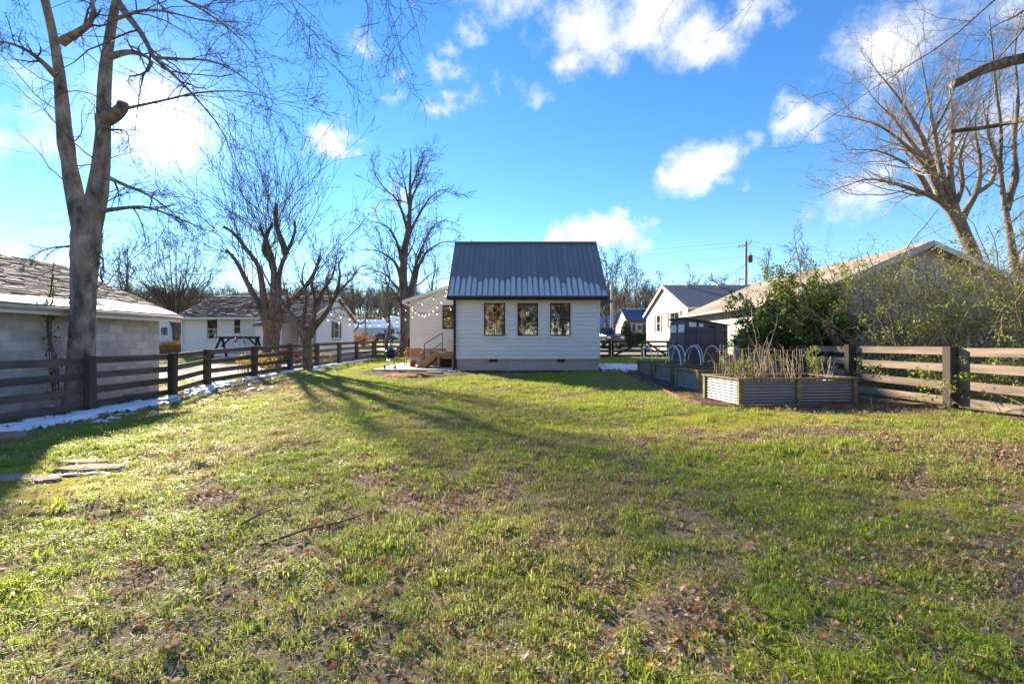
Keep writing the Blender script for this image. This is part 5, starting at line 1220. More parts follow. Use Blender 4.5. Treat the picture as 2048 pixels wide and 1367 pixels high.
# sawn faces
for li in (0, 1):
    e = l9[li][-1]; d = unit(l9[li][-1] - l9[li][-2]); rr_ = r9[li][-1]
    mm = tube_obj('sawn_end', [e - d * .01, e + d * .012], [rr_ * 1.0, rr_ * .96], M['bark_tan'], T.t, 12)
l10, r10 = T.limbs([([(2330, -260, 6.4), (2150, -140, 6), (2000, -10, 5.6), (1900, 78, 5.3), (1780, 155, 5.1), (1690, 215, 5.0), (1620, 262, 4.9)], 5, 1.1), ([(2120, -60, 6.4), (2060, 40, 6.6), (2020, 90, 6.8), (1985, 130, 7), (1962, 165, 7), (1960, 185, 7)], 4, 1.5), ([(2100, -20, 6.4), (2035, 30, 6.2), (1985, 55, 6), (1955, 95, 6), (1948, 140, 6)], 3, 1)], D9, n=6, K=16)
T.ramify(l9, r9, [dict(nch=4, L=(.3, .6), ang=55, K=8, up=.3, wig=.15, rr=.12, rmin=.004, t0=.1, t1=.8), dict(nch=5, L=(.3, .6), ang=40, K=6, wig=.15, rr=.55, rmin=.0028)])
T.ramify(l10, r10, [dict(nch=8, L=(.10, .26), ang=42, K=7, up=.2, wig=.15, rr=.5, rmin=.0035, t0=.15, t1=.9), dict(nch=5, L=(.3, .6), ang=40, K=5, wig=.18, rr=.55, rmin=.0024)])
# twigs of its top hanging into the upper edge of the view
l11, r11 = T.limbs([([(2330, -300, 6.4), (1900, -420, 5.5), (1650, -300, 5), (1560, -120, 4.8), (1510, 10, 4.7), (1470, 66, 4.7)], 6, .8), ([(1900, -420, 5.5), (1600, -440, 5), (1450, -300, 4.8), (1385, -120, 4.7), (1350, 0, 4.7), (1310, 52, 4.7)], 5, .8)], D9, n=5, K=16)
T.ramify(l11, r11, [dict(nch=8, L=(.06, .16), ang=35, K=6, up=-.3, wig=.12, rr=.5, rmin=.0024, t0=.55), dict(nch=4, L=(.3, .6), ang=35, K=4, wig=.15, rr=.6, rmin=.0018)])
T.build()
# trees behind the photographer, mirrored in the window panes
for i, (x, y, h, lab) in enumerate([(-6, -14, 13, 'bare tree behind the viewpoint, left one of three'), (1.5, -18, 15, 'bare tree behind the viewpoint, tallest of three'), (9, -13, 12, 'bare tree behind the viewpoint, right one of three')]):
    r = 683.5 - (h - CAMZ) * F / abs(y)
    bare_tree('rear_tree', lab, 0, y, 683.5 + (h - CAMZ) * F / abs(y), .3, .55, 10, bark='bark_tan', twig='twig_tan', fork=.15, seed=60 + i, x=x, levels=3, dens=.8, rm=.012, group='trees behind the viewpoint')

# ---- wooded hillside far behind: one mass of bare trees
def mini_tree(i):
    r = np.random.default_rng(900 + i); b = np.array([[0, 0, 0], [.1, 0, 2.5], [0, .1, 5], [.1, 0, 7.5], [0, 0, 9.5]], float) + np.r_[np.zeros((1, 3)), r.normal(0, .15, (4, 3))]
    tr = resample(b, 8)[None]; rr = np.linspace(.16, .03, 8)[None]; V, Fq = tubes(tr, rr, 4)
    p, q = grow(tr, rr, 16, (.3, .6), 36, 5, up=.7, wig=.1, t0=.2, rr=.6, rmin=.06, r=r); V2, F2 = tubes(p, q, 3)
    p3, q3 = grow(p, q, 7, (.4, .7), 36, 4, up=.3, wig=.15, rr=.7, rmin=.045, r=r); V3, F3 = tubes(p3, q3, 3)
    Vv = np.vstack([V, V2, V3]); Ff = np.vstack([Fq, F2 + len(V), F3 + len(V) + len(V2)])
    return raw_obj('wood_tree', Vv, Ff, M['twig_tan'] if i % 2 else M['twig'])
wcoll = collection_of('wood_trees', [mini_tree(i) for i in range(5)])
nW = 2600
wx = rng.uniform(-330, 330, nW); wy = 135 + 270 * rng.random(nW) ** 1.2
okw = (np.abs(wx) < wy * 1.25) & ~((wx < -14) & (wx > -60) & (wy < 165) & (rng.random(nW) < .8))
wx, wy = wx[okw], wy[okw]; nW = len(wx)
scatter('hillside_wood', np.stack([wx, wy, gsurf(wx, wy) - .2], 1), np.stack([np.zeros(nW), np.zeros(nW), rng.random(nW) * 6.28], 1), .8 + .7 * rng.random(nW), rng.integers(0, 5, nW), wcoll, 'brown leafless wood covering the far hillside', 'woodland')

nB = 520
bx_ = rng.uniform(-120, 120, nB); by_ = -24 - 36 * rng.random(nB)
scatter('rear_wood', np.stack([bx_, by_, gsurf(bx_, by_) - .2], 1), np.stack([np.zeros(nB), np.zeros(nB), rng.random(nB) * 6.28], 1), .9 + .6 * rng.random(nB), rng.integers(0, 5, nB), wcoll, 'brown leafless wood behind the viewpoint, mirrored in the window panes', 'woodland')
# ================================================================== FENCES AND GATES
RZ = (1.01, .72, .42, .13)
def fence(name, label, posts, pm, rm, side, ph=1.10, rails=True, batten=None, skip_post=()):
    """posts: list of (x,y); rails run on the outer side (sideways vector 'side')"""
    t = thing(name, (posts[0][0], posts[0][1], g(*posts[0])), label, 'fence')
    sv = Vector((side[0], side[1], 0))
    for i, (x, y) in enumerate(posts):
        z = g(x, y); h = ph + random.uniform(-.015, .015)
        if i not in skip_post: box('post', (x, y, z + h / 2 - .1), (.15, .15, h + .2), M[pm], t, .006, rot=(random.uniform(-.01, .01), random.uniform(-.01, .01), random.uniform(-.05, .05)))
        if batten: box('batten', (x + sv.x * .125 + .0, y + sv.y * .125 + .06, z + .53), (.022 + abs(sv.y) * .12, .022 + abs(sv.x) * .12, 1.1), M[batten], t)
        if i + 1 < len(posts):
            x2, y2 = posts[i + 1]; z2 = g(x2, y2)
            for k, rz in enumerate(RZ):
                j = random.uniform(-.018, .018); a = Vector((x, y, z + rz + j)) + sv * .094; b = Vector((x2, y2, z2 + rz + random.uniform(-.018, .018))) + sv * .094
                d = (b - a).normalized() * .004
                beam('rail', a + d, b - d, .032, .142, M[rm], t)
    return t
LP_ = [(float(fence_x(y)), y) for y in (4.65, 7.05, 9.45, 11.83, 14.2, 16.6, 19.0, 21.4, 23.8, 26.2, 28.6)]
fence('board_fence', 'dark stained four-rail board fence along the left side of the yard', LP_, 'fence_post', 'fence_dark', (-1, 0), batten='fence_dark')
fence('board_fence', 'short dark board fence section joining the left fence to the garden gate', [(-8.40, 28.75), (-7.72, 28.8)], 'fence_post', 'fence_dark', (0, 1))
RP_ = [(7.6, 3.3), (7.6, 5.71), (7.6, 8.13), (7.6, 10.55), (7.6, 12.97), (7.6, 15.3)]
fence('board_fence', 'weathered brown four-rail board fence along the right side behind the beds', RP_, 'fence_post', 'fence_weathered', (1, 0), batten='fence_black')
fence('board_fence', 'black four-rail fence section beside the double gate', [(4.5, 29.5), (6.15, 29.5)], 'fence_black', 'fence_black', (0, 1))
def gate_leaf(label, x0, x1, y, flip, mat='fence_black'):
    z = g((x0 + x1) / 2, y) + .06; t = thing('gate', ((x0 + x1) / 2, y, z), label, 'gate', None)
    for x in (x0 + .07, x1 - .07): box('stile', (x, y, z + .5), (.14, .04, 1.0), M[mat], t)
    for rz in RZ: box('rail', ((x0 + x1) / 2, y - .037, z + rz - .06), (x1 - x0, .03, .13), M[mat], t)
    a = (x0 + .16, y - .07, z + (.10 if not flip else .90)); b = (x1 - .16, y - .07, z + (.90 if not flip else .10))
    beam('brace', a, b, .03, .12, M[mat], t)
    box('latch', (x1 - .03 if not flip else x0 + .03, y - .07, z + .6), (.10, .02, .05), M['steel'], t)
    return t
gate_leaf('black board gate leaf with rising brace, next to the fence section', 6.26, 8.26, 29.5, False)
gate_leaf('black board gate leaf with falling brace, next to the grey shed', 8.31, 9.86, 29.5, True)
gate_leaf('dark board garden gate with diagonal brace behind the kettle grill', -7.62, -6.42, 28.8, False, 'fence_dark')
for x, y, lab in ((-6.3, 28.8, 'dark gate post beside the tall tree'), (9.95, 29.5, 'black gate post by the grey shed')):
    t = thing('gate_post', (x, y, g(x, y)), lab, 'post'); box('post', (x, y, g(x, y) + .55), (.14, .14, 1.3), M['fence_black'], t); box('cap', (x, y, g(x, y) + 1.215), (.16, .16, .03), M['fence_black'], t)

# ================================================================== RAISED BEDS
def corrug_mesh(L, H, per=.058, amp=.0085):
    n = int(H / per * 6); V = []
    for i in range(n + 1):
        z = H * i / n; y = amp * math.sin(2 * math.pi * z / per)
        V += [(0, y, z), (L, y, z)]
    me = bpy.data.meshes.new('corrugated_panel'); me.from_pydata(V, [], [(2 * i, 2 * i + 1, 2 * i + 3, 2 * i + 2) for i in range(n)]); me.materials.append(M['galvanised']); me.shade_smooth(); return me
PL, PE = corrug_mesh(1.115, .44), corrug_mesh(1.14, .44)
def raised_bed(x, y, rot, label, grp):
    z = g(x + 1, y + .6) - .01; t = thing('raised_bed', (x, y, z), label, 'planter', grp); t.rotation_euler = (0, 0, R(rot)); c, s = math.cos(R(rot)), math.sin(R(rot))
    Lb, Wb, H = 2.45, 1.28, .47
    def loc(o, p, e=(0, 0, 0)):
        o.location = p; o.rotation_euler = e; C.objects.link(o); o.parent = t; WP[o.name] = Vector(); return o
    def bx(nm, p, sz, m): return loc(bpy.data.objects.new(nm, box_mesh(*sz, .005, M[m])), p)
    for px_ in (.045, Lb / 2, Lb - .045):
        for py_ in (.045, Wb - .045): bx('corner_post' if px_ != Lb / 2 else 'middle_post', (px_, py_ + (-.006 if py_ < .5 else .006), H / 2 - .04), (.09, .09, H + .05), 'wood_bed')
    for py_ in (.05, Wb - .05): bx('top_rail', (Lb / 2, py_, H + .012), (Lb + .04, .13, .036), 'wood_bed')
    for px_ in (.05, Lb - .05): bx('top_rail', (px_, Wb / 2, H + .011), (.13, Wb - .235, .034), 'wood_bed')
    for py_ in (.035, Wb - .035):
        for k in (0, 1): loc(bpy.data.objects.new('corrugated_panel', PL), (.09 + k * (Lb / 2 - .045) , py_, .005))
    for px_ in (.035, Lb - .035): loc(bpy.data.objects.new('corrugated_panel', PE), (px_, .07, .005), (0, 0, R(90)))
    n = 14; V = []
    for j in range(n + 1):
        for i in range(n + 1):
            V.append((.06 + (Lb - .12) * i / n, .06 + (Wb - .12) * j / n, H - .10 + random.uniform(-.03, .03)))
    me = bpy.data.meshes.new('soil'); me.from_pydata(V, [], [(j * (n + 1) + i, j * (n + 1) + i + 1, (j + 1) * (n + 1) + i + 1, (j + 1) * (n + 1) + i) for j in range(n) for i in range(n)]); me.materials.append(M['soil']); me.shade_smooth()
    loc(bpy.data.objects.new('soil', me), (0, 0, 0))
    return t, (lambda u, v, w=0: Vector((x + c * u - s * v, y + s * u + c * v, z + w)))
GRB = 'corrugated raised beds'
B1, f1 = raised_bed(4.22, 8.72, 7.0, 'corrugated metal raised bed full of dry stalks, nearest the lawn corner', GRB)
B2, f2 = raised_bed(4.46, 11.25, 5.0, 'corrugated metal raised bed without hoops, second from the lawn corner', GRB)
B3, f3 = raised_bed(4.66, 13.8, 4.0, 'corrugated metal raised bed with white hoops, third from the lawn corner', GRB)
B4, f4 = raised_bed(4.84, 16.5, 4.0, 'corrugated metal raised bed with white hoops, closest to the grey shed', GRB)
ORD = ['first', 'second', 'third', 'fourth', 'fifth', 'sixth']
for bi, (ff, us) in enumerate(((f4, (.12, .72, 1.32, 1.95)), (f3, (.35, .95, 1.6, 2.2)))):
    for k, u in enumerate(us):
        pts = []
        for i in range(17):
            a = math.pi * i / 16; lean = random.uniform(-.03, .03)
            pts.append(ff(u + .25 * math.sin(a) * (random.random() * .0 + .15 * (k % 2)), .64 - .58 * math.cos(a), .36 + .70 * math.sin(a) ** .8 + .0))
        b = pts[0]; t = thing('hoop', tuple(b), ORD[k] + ' white plastic hoop from the lawn side over the bed ' + ('closest to the shed' if bi == 0 else 'third from the lawn corner'), 'hoop', 'white plastic hoops over the rear beds')
        tube_obj('pipe', resample(pts, 26), .016, M['pvc'], t, 8)
        for e in (pts[0], pts[-1]): tube_obj('sleeve', [e + Vector((0, 0, -.02)), e + Vector((0, 0, .07))], .018, M['steel'], t, 8)
# dried plants in the beds
def stalk_clump(base, n, h, sp, label, grp, seed, curl=.12, mat='stalk', green=0):
    r = np.random.default_rng(seed); t = thing('dried_plant', tuple(base), label, 'plant', grp)
    b = np.tile(np.array(base)[None, None, :], (n, 2, 1)).astype(float); b[:, :, :2] += r.normal(0, sp, (n, 1, 2)); b[:, 1, 2] += .05
    p, q = grow(b, np.full((n, 2), .008), 1, (h * .55 + 1.5, h + 1.5), 14, 9, up=.25, wig=curl, rr=1, rmin=.0045, taper=.45, r=r)
    p = p[:, :1] + (p - p[:, :1]) * (r.uniform(.55, 1, (n, 1, 1)) * h / (h + 1.0))
    p2, q2 = grow(p, q, 3, (.2, .5), 50, 6, up=-.1, wig=.3, t0=.35, rr=.6, rmin=.003, r=r)
    V1, F1 = tubes(p, q, 4); V2, F2 = tubes(p2, q2, 3); mk('stems', np.vstack([V1, V2]), np.vstack([F1, F2 + len(V1)]), M[mat], t)
    if green: leaves_on(t, p2, green, .035, 'leaf_green', r)
    return t
def leaves_on(t, pts, n, size, mat, r, spread=.03, name='leaves', fold=.35, clus=1.0):
    """n small folded leaves spread along batched twigs"""
    Np, K, _ = pts.shape; sub = r.permutation(Np)[:max(1, int(Np * clus))]; i = sub[r.integers(0, len(sub), n)]; k = r.integers(1, K, n); f = r.random(n)[:, None]
    c = pts[i, k - 1] * (1 - f) + pts[i, k] * f + r.normal(0, spread, (n, 3))
    d = unit(r.normal(size=(n, 3)) + np.array([0, 0, .25])); s = unit(np.cross(d, r.normal(size=(n, 3)))); nn = np.cross(d, s)
    L = (size * r.uniform(.6, 1.3, n))[:, None]; W = L * r.uniform(.22, .34, n)[:, None]
    a = c; b = c + d * L * .5 + s * W + nn * W * fold; e = c + d * L; g_ = c + d * L * .5 - s * W + nn * W * fold
    V = np.stack([a, b, e, g_], 1).reshape(-1, 3); q = np.arange(n)[:, None] * 4
    Fq = np.concatenate([q + np.array([0, 1, 2]), q + np.array([0, 2, 3])])
    o = mk(name, V, Fq, M[mat], t); at = o.data.attributes.new('tint', 'FLOAT', 'POINT')
    at.data.foreach_set('value', np.repeat(r.random(n) * .75, 4).astype(np.float32)); return tag(o, None, None, None, 'stuff')
for k in range(9):
    u = .2 + 2.1 * (k % 5) / 4.3 + random.uniform(-.1, .1); v = .45 if k < 5 else .95
    stalk_clump(f1(u, v, .36), 6, random.uniform(.45, .8), .11, ORD[k % 5] + ' dry stalk clump, ' + ('outer' if k < 5 else 'inner') + ' row of the front raised bed', 'dry stalk clumps in the front bed', 300 + k, .16)
stalk_clump(f1(.35, .35, .36), 9, .62, .10, 'green leafy plant at the left corner of the front raised bed', None, 340, .14, 'twig_tan', 700)
stalk_clump(f1(1.95, .5, .36), 6, .60, .06, 'green leafy plant toward the right end of the front raised bed', None, 341, .10, 'twig_tan', 380)
stalk_clump(f1(.95, .6, .36), 7, 1.45, .05, 'tall bare arching canes in the middle of the front raised bed', None, 342, .12, 'twig_tan')
for k in range(5): stalk_clump(f2(.9 + .32 * k, .6, .36), 9, random.uniform(.5, .8), .10, ORD[k] + ' dry stalk clump from the lawn side in the raised bed without hoops', 'dry stalk clumps in the second bed', 360 + k, .16)
# row of thin canes at the back of the front bed
tr_ = thing('cane_trellis', tuple(f1(1.3, 1.15, .36)), 'row of thin upright canes along the back of the front bed', 'trellis')
for k in range(22):
    a = f1(.25 + .095 * k, 1.12 + random.uniform(-.05, .05), .34); tube_obj('cane', [a, a + Vector((random.uniform(-.05, .05), random.uniform(-.03, .03), random.uniform(.62, .80)))], .0055, M['stalk'], tr_, 5)
tube_obj('top_cane', resample([f1(.2, 1.12, .98), f1(.9, 1.10, 1.03), f1(1.6, 1.12, 1.0), f1(2.4, 1.13, 1.02)], 14), .006, M['stalk'], tr_, 5)
# timber edging round the bed area
ed = thing('garden_edging', (3.6, 9.5, .2), 'low reddish brown timber edging around the raised bed area', 'edging')
EP = [(4.3, 18.9), (4.15, 17.7), (4.0, 15.4), (3.85, 13), (3.68, 11.2), (3.55, 9.8), (3.65, 8.95), (3.98, 8.36), (5.0, 8.2), (6.0, 8.12), (6.9, 8.18), (7.45, 8.25)]
for (a, b) in zip(EP[:-1], EP[1:]):
    beam('edging_board', (a[0], a[1], g(*a) + .03), (b[0], b[1], g(*b) + .03), .045, .11, M['edging'], ed)

# ================================================================== GREY LEAN-TO SHED
sh_ = thing('garden_shed', (7.45, 18.9, .25), 'grey lean-to garden shed beside the raised beds', 'shed')
sx0, sx1, sy0, sy1, sz0 = 6.68, 8.27, 18.0, 19.8, .22; zl, zr = 2.33, 2.05
def sz_at(x): return zl + (zr - zl) * (x - sx0) / (sx1 - sx0)
prism('wall_core', [(sx0 + .02, sz0), (sx1, sz0), (sx1, zr - .03), (sx0 + .02, zl - .03)], 'Y', sy0 + .02, sy1, M['shed_grey'], sh_)
u = sx0 + .1
while u < sx1 - .05:   # vertical boards of the front
    w = .125; box2('wall_board', (u + .002, sy0 + .004, sz0 + .05), (min(u + w, sx1 - .06) - .002, sy0 + .019, 1.72), M['shed_grey'], sh_, .003); u += w
for a, b in ((sx0, sx0 + .09), (7.08, 7.17), (7.80, 7.89), (sx1 - .09, sx1)): box2('stile', (a, sy0 - .018, sz0), (b, sy0 + .003, min(sz_at(b), sz_at(a)) - .06), M['shed_grey'], sh_)
for z in (.28, 1.28, 1.80): box2('cross_rail', (sx0 + .091, sy0 - .012, z), (sx1 - .091, sy0 + .0025, z + .09), M['shed_grey'], sh_)
pw_ = prism('skylight_pane', [(6.80, 1.98), (7.35, 1.98), (7.35, 2.10), (6.80, 2.17)], 'Y', sy0 + .004, sy0 + .018, M['pvc'], sh_); prism('skylight_pane', [(7.6, 1.93), (7.85, 1.93), (7.85, 1.99), (7.6, 2.02)], 'Y', sy0 + .004, sy0 + .018, M['black_trim'], sh_)
mpsd = map_x(sx0, -1)
for a, b in ((18.03, 18.88), (18.92, 19.77)):
    d = wbox('door', mpsd, a, b, sz0 + .03, 2.2, -.01, .02, M['shed_grey'], sh_)
    for v0_, v1_, m_ in ((.35, .95, 'shed_grey'), (1.05, 1.62, 'shed_grey'), (1.78, 2.08, 'pvc')): wbox('door_panel', mpsd, a + .1, b - .1, v0_, v1_, .0205, .032 if m_ != 'pvc' else .024, M[m_], d)
    wbox('handle', mpsd, (b - .07 if a < 18.5 else a + .03), (b - .03 if a < 18.5 else a + .07), 1.15, 1.35, .021, .06, M['black_metal'], d)
slab('roof', (sx0 - .08, sy0 - .08, zl + .03), (sx1 + .08, sy0 - .08, zr + .0), (sx1 + .08, sy1 + .08, zr), (sx0 - .08, sy1 + .08, zl + .03), .035, M['shed_grey'], sh_)

# ================================================================== SHRUBS
def shrub(name, base, label, h, sp, ns, mat, leaf, nleaf, lsz, seed, lv=3, ang=22, up=.1, wig=.12, t0=.2, rr0=.022, cat='shrub', group=None, lspread=.05, bias=None, ch=(7, 5), clus=1.0):
    r = np.random.default_rng(seed); t = thing(name, tuple(base), label, cat, group)
    b = np.tile(np.array(base)[None, None, :], (ns, 2, 1)).astype(float); b[:, :, :2] += r.normal(0, sp, (ns, 1, 2)); b[:, 1, 2] += .08
    p, q = grow(b, np.full((ns, 2), rr0), 1, (h * .6 + 1.5, h + 1.5), ang, 12, up=up, wig=wig, rr=1, rmin=.01, taper=.3, r=r, bias=bias)
    p = p[:, :1] + (p - p[:, :1]) * (h / (h + 1.0))
    p2, q2 = grow(p, q, ch[0], (.25, .6), 42, 8, up=.1, wig=wig * 1.4, t0=t0, rr=.5, rmin=.005, r=r); p3, q3 = grow(p2, q2, ch[1], (.3, .6), 42, 5, wig=.2, rr=.55, rmin=.003, r=r)
    V1, F1 = tubes(p, q, 6); V2, F2 = tubes(p2, q2, 4); V3, F3 = tubes(p3, q3, 3)
    mk('stems', V1, F1, M[mat], t, True); tag(mk('twigs', np.vstack([V2, V3]), np.vstack([F2, F3 + len(V2)]), M[mat], t), None, None, None, 'stuff')
    if nleaf: leaves_on(t, np.concatenate([p3[:, :5], p2[:, 3:8]]), nleaf, lsz, leaf, r, lspread, clus=clus)
    return t
shrub('laurel_bush', (7.95, 13.3, .3), 'dense dark evergreen bush at the corner of the vine garage', 2.0, .45, 16, 'bark_brown', 'leaf_dark', 17000, .105, 401, ang=24, up=.3, ch=(9, 6), lspread=.06)
shrub('sunlit_bush_top', (7.85, 13.1, .3), 'sunlit top of the evergreen bush, sunlight put into its brighter leaf colour', 2.75, .22, 7, 'twig_tan', 'leaf_green', 3200, .085, 403, ang=9, up=.5, t0=.72, ch=(8, 6))  # sun on the bush top put in as extra stems with brighter leaves
SC = 'tangled shrubs in front of the vine garage'
for i, (x, y, h, ns, nl, lab) in enumerate([(8.75, 12.3, 3.4, 7, 2600, 'tall arching shrub stems by the white downspout of the vine garage'), (9.3, 11.4, 3.2, 8, 5600, 'leafy shrub climbing before the middle of the vine garage wall'), (10.0, 11.0, 3.2, 9, 6200, 'leafy shrub under the gable peak of the vine garage'),
                                            (10.9, 11.2, 3.3, 9, 5600, 'leafy shrub before the right half of the vine garage'), (8.8, 10.1, 1.9, 8, 3600, 'bushy green shrub right behind the weathered fence post'), (9.7, 9.8, 2.3, 8, 4400, 'bright green shrub between the fence and vine garage'),
                                            (10.3, 9.2, 2.6, 9, 5200, 'bright green shrub overhanging the far end of the weathered fence'), (11.6, 11.4, 3.2, 8, 3600, 'shrub beside the door of the vine garage')]):
    shrub('privet_shrub', (x, y, g(x, y)), lab, h, .28, ns + 4, 'twig_tan', 'leaf_green', int(nl * .26), .066, 420 + i, ang=17, up=.15, wig=.14, group=SC, lspread=.06, clus=.28, ch=(5, 4))
shrub('bramble_thicket', (12.0, 11.2, .3), 'dense brown bramble thicket rising beside the vine garage gable', 4.6, .6, 14, 'twig_tan', 'leaf_tan', 1200, .05, 440, ang=16, up=.1, wig=.16, ch=(10, 6))
shrub('bramble_thicket', (11.2, 9.9, .3), 'brown bramble thicket farther right behind the weathered fence', 3.4, .6, 9, 'twig_tan', 'leaf_green', 2500, .06, 441, ang=18, wig=.16, ch=(9, 6))
for i, (x, y, lab) in enumerate([(8.4, 7.4, 'low green honeysuckle growing through the weathered fence rails'), (8.6, 8.9, 'low leafy ground shrub behind the weathered fence post'), (9.2, 6.4, 'low green honeysuckle at the near end of the weathered fence'), (8.5, 10.0, 'low leafy shrub behind the middle of the weathered fence')]):
    shrub('honeysuckle', (x, y, g(x, y)), lab, .75, .4, 16, 'twig_tan', 'leaf_green', 1700, .06, 450 + i, ang=40, up=0, wig=.2, rr0=.01, ch=(6, 5))
# thin saplings with few leaves standing clear against the sky
for i, (px, D, h, lab) in enumerate([(1665, 12.4, 4.2, 'thin leaning sapling with a few small leaves before the tan roof'), (1760, 12.2, 3.6, 'thin sapling with sparse leaves in front of the vine garage eave')]):
    b = GP(px + 60, D); shrub('sapling', tuple(b), lab, h, .12, 4, 'twig_tan', 'leaf_green', 420, .045, 470 + i, ang=14, up=.1, wig=.1, bias=(-.16, 0, .5), rr0=.026)
st = thing('cut_stump', tuple(GP(1682, 11.6)), 'grey sawn-off stump leaning behind the weathered fence', 'stump')
V_, F_ = rough_trunk([P(1685, 735, 11.6), P(1680, 700, 11.6), P(1668, 672, 11.6), P(1652, 642, 11.6)], [.13, .11, .10, .085], 10, 14, .06, 12, False); mk('stem', V_, F_, M['bark_brown'], st, True)
e0, e1 = P(1652, 642, 11.6), P(1651.5, 641, 11.6); tube_obj('sawn_face', [e0, e0 + (e0 - P(1668, 672, 11.6)).normalized() * .012], [.086, .082], M['bark_tan'], st, 10)
# ivy on the big trunk
t = thing('ivy_vine', (-9.5, 9.75, .2), 'dark ivy climbing the big forked trunk by the garage', 'vine')
iv = np.array([resample([(-9.50 - .05 * math.sin(k), 9.72 + .04 * k, .2), (-9.56 + .03 * k, 9.7 + .02 * k, 1.0), (-9.60 + .05 * math.sin(2 * k), 9.72, 1.7), (-9.52, 9.74, 2.3 + .25 * k)], 10) for k in range(4)])
V_, F_ = tubes(iv, np.full(iv.shape[:2], .009), 5); mk('stems', V_, F_, M['bark_brown'], t, True); leaves_on(t, iv, 260, .07, 'leaf_dark', np.random.default_rng(9), .05)
# yellow winter plants behind the left fence
for i, (x, y, lab) in enumerate([(-9.75, 18.4, 'yellow leafy plant at the foot of the pollarded tree'), (-9.35, 22.6, 'yellow leafy plant behind the farther left fence posts'), (-9.6, 17.2, 'low yellow plant behind the lowest left fence rail')]):
    shrub('yellow_plant', (x, y, g(x, y)), lab, .5, .18, 14, 'twig_tan', 'leaf_yellow', 520, .07, 480 + i, ang=25, up=.1, rr0=.008, ch=(5, 3), cat='plant')
# dry reed clumps and far hedges
def reeds(name, px, D, h, w, n, label, mat='leaf_tan', seed=0):
    r = np.random.default_rng(seed); b = GP(px, D); t = thing(name, tuple(b), label, 'plant')
    base = np.array(b)[None] + np.c_[r.normal(0, w, n), r.normal(0, w * .6, n), np.zeros(n)]
    P_ = np.empty((n, 5, 3)); d = unit(np.c_[r.normal(0, .22, n), r.normal(0, .22, n), np.ones(n)]); P_[:, 0] = base
    for k in range(1, 5): d = unit(d + r.normal(0, .05, (n, 3)) + np.c_[d[:, :2] * .1, np.zeros(n)]); P_[:, k] = P_[:, k - 1] + d * (h * r.uniform(.6, 1.05, n) / 4)[:, None]
    V, Fq = tubes(P_, np.linspace(.012, .006, 5)[None].repeat(n, 0), 3); o = mk('blades', V, Fq, M[mat], t); tag(o, None, None, None, 'stuff')
    pl = leaves_on(t, P_[:, 3:], n, .12, mat, r, .02, 'plumes'); return t
reeds('reed_clump', 348, 31, 1.15, .75, 900, 'clump of tall tan dry grass beside the white neighbour house', seed=3)
reeds('reed_clump', 322, 34, 1.0, .6, 500, 'tan dry grass clump behind the block garage corner', seed=4)
for i, (px, D, h, nl, lf, lab) in enumerate([(716, 44, 1.3, 2600, 'leaf_orange', 'rusty brown hedge beyond the neighbour house corner'), (690, 47, 1.2, 1500, 'leaf_orange', 'rusty brown hedge bush behind the neighbour house'), (737, 92, 2.0, 900, 'leaf_conifer', 'dark evergreen bush before the distant pale blue house')]):
    b = GP(px, D); shrub('hedge_bush', tuple(b), lab, h, .55, 18, 'twig', lf, nl, .12, 490 + i, ang=30, ch=(6, 4))
def conifer(px, D, h, rad, label, seed, n=2600, rnd=False):
    r = np.random.default_rng(seed); b = GP(px, D); t = thing('conifer' if not rnd else 'clipped_shrub', tuple(b), label, 'tree' if not rnd else 'shrub')
    tube_obj('trunk', [b - Vector((0, 0, .1)), b + Vector((0, 0, h * .9))], [.07, .02], M['bark_brown'], t, 6)
    u = r.random(n); z = (h * (1 - np.sqrt(u)) if not rnd else h * (.5 + .5 * r.uniform(-1, 1, n))); rr = rad * ((1 - z / h) + .06 if not rnd else np.sqrt(np.clip(1 - (z / h * 2 - 1) ** 2, .02, 1))) * r.uniform(.55, 1.05, n) ** .6; a = r.random(n) * 6.28
    c = np.array(b)[None] + np.c_[rr * np.cos(a), rr * np.sin(a), z + .1]; pts = np.stack([c, c + np.c_[np.cos(a) * .12, np.sin(a) * .12, np.full(n, -.03)]], 1)
    leaves_on(t, pts, n * 2, .20, 'leaf_conifer', r, .05, 'foliage'); return t
conifer(1253, 52, 3.0, .85, 'conical evergreen in front of the blue-roofed house', 11, 1600)
conifer(1272, 60, 1.35, .75, 'round clipped shrub under the blue-roofed house window', 12, 900, True); conifer(1288.5, 60, 1.35, .75, 'round clipped shrub beside the beige house corner', 13, 900, True)
conifer(782, 100, 3.6, .9, 'small dark conifer beside the distant pale green house', 14, 500)

# ================================================================== PATIO AND ITS THINGS
pa = mk('patio', [(x, y, z) for z in (.0, None) for x, y in []] or [(-5.65, 18.85, .1), (-2.42, 18.85, .1), (-2.42, 24, .1), (-5.65, 24, .1), (-5.65, 18.85, .292), (-2.42, 18.85, .292), (-2.42, 22.99, .33), (-5.65, 24, .34)],
        [(3, 2, 1, 0), (4, 5, 6, 7), (0, 1, 5, 4), (1, 2, 6, 5), (2, 3, 7, 6), (3, 0, 4, 7)], M['concrete']); tag(pa, 'pale concrete patio slab beside the cottage', None, None, 'structure')
PZ = .30
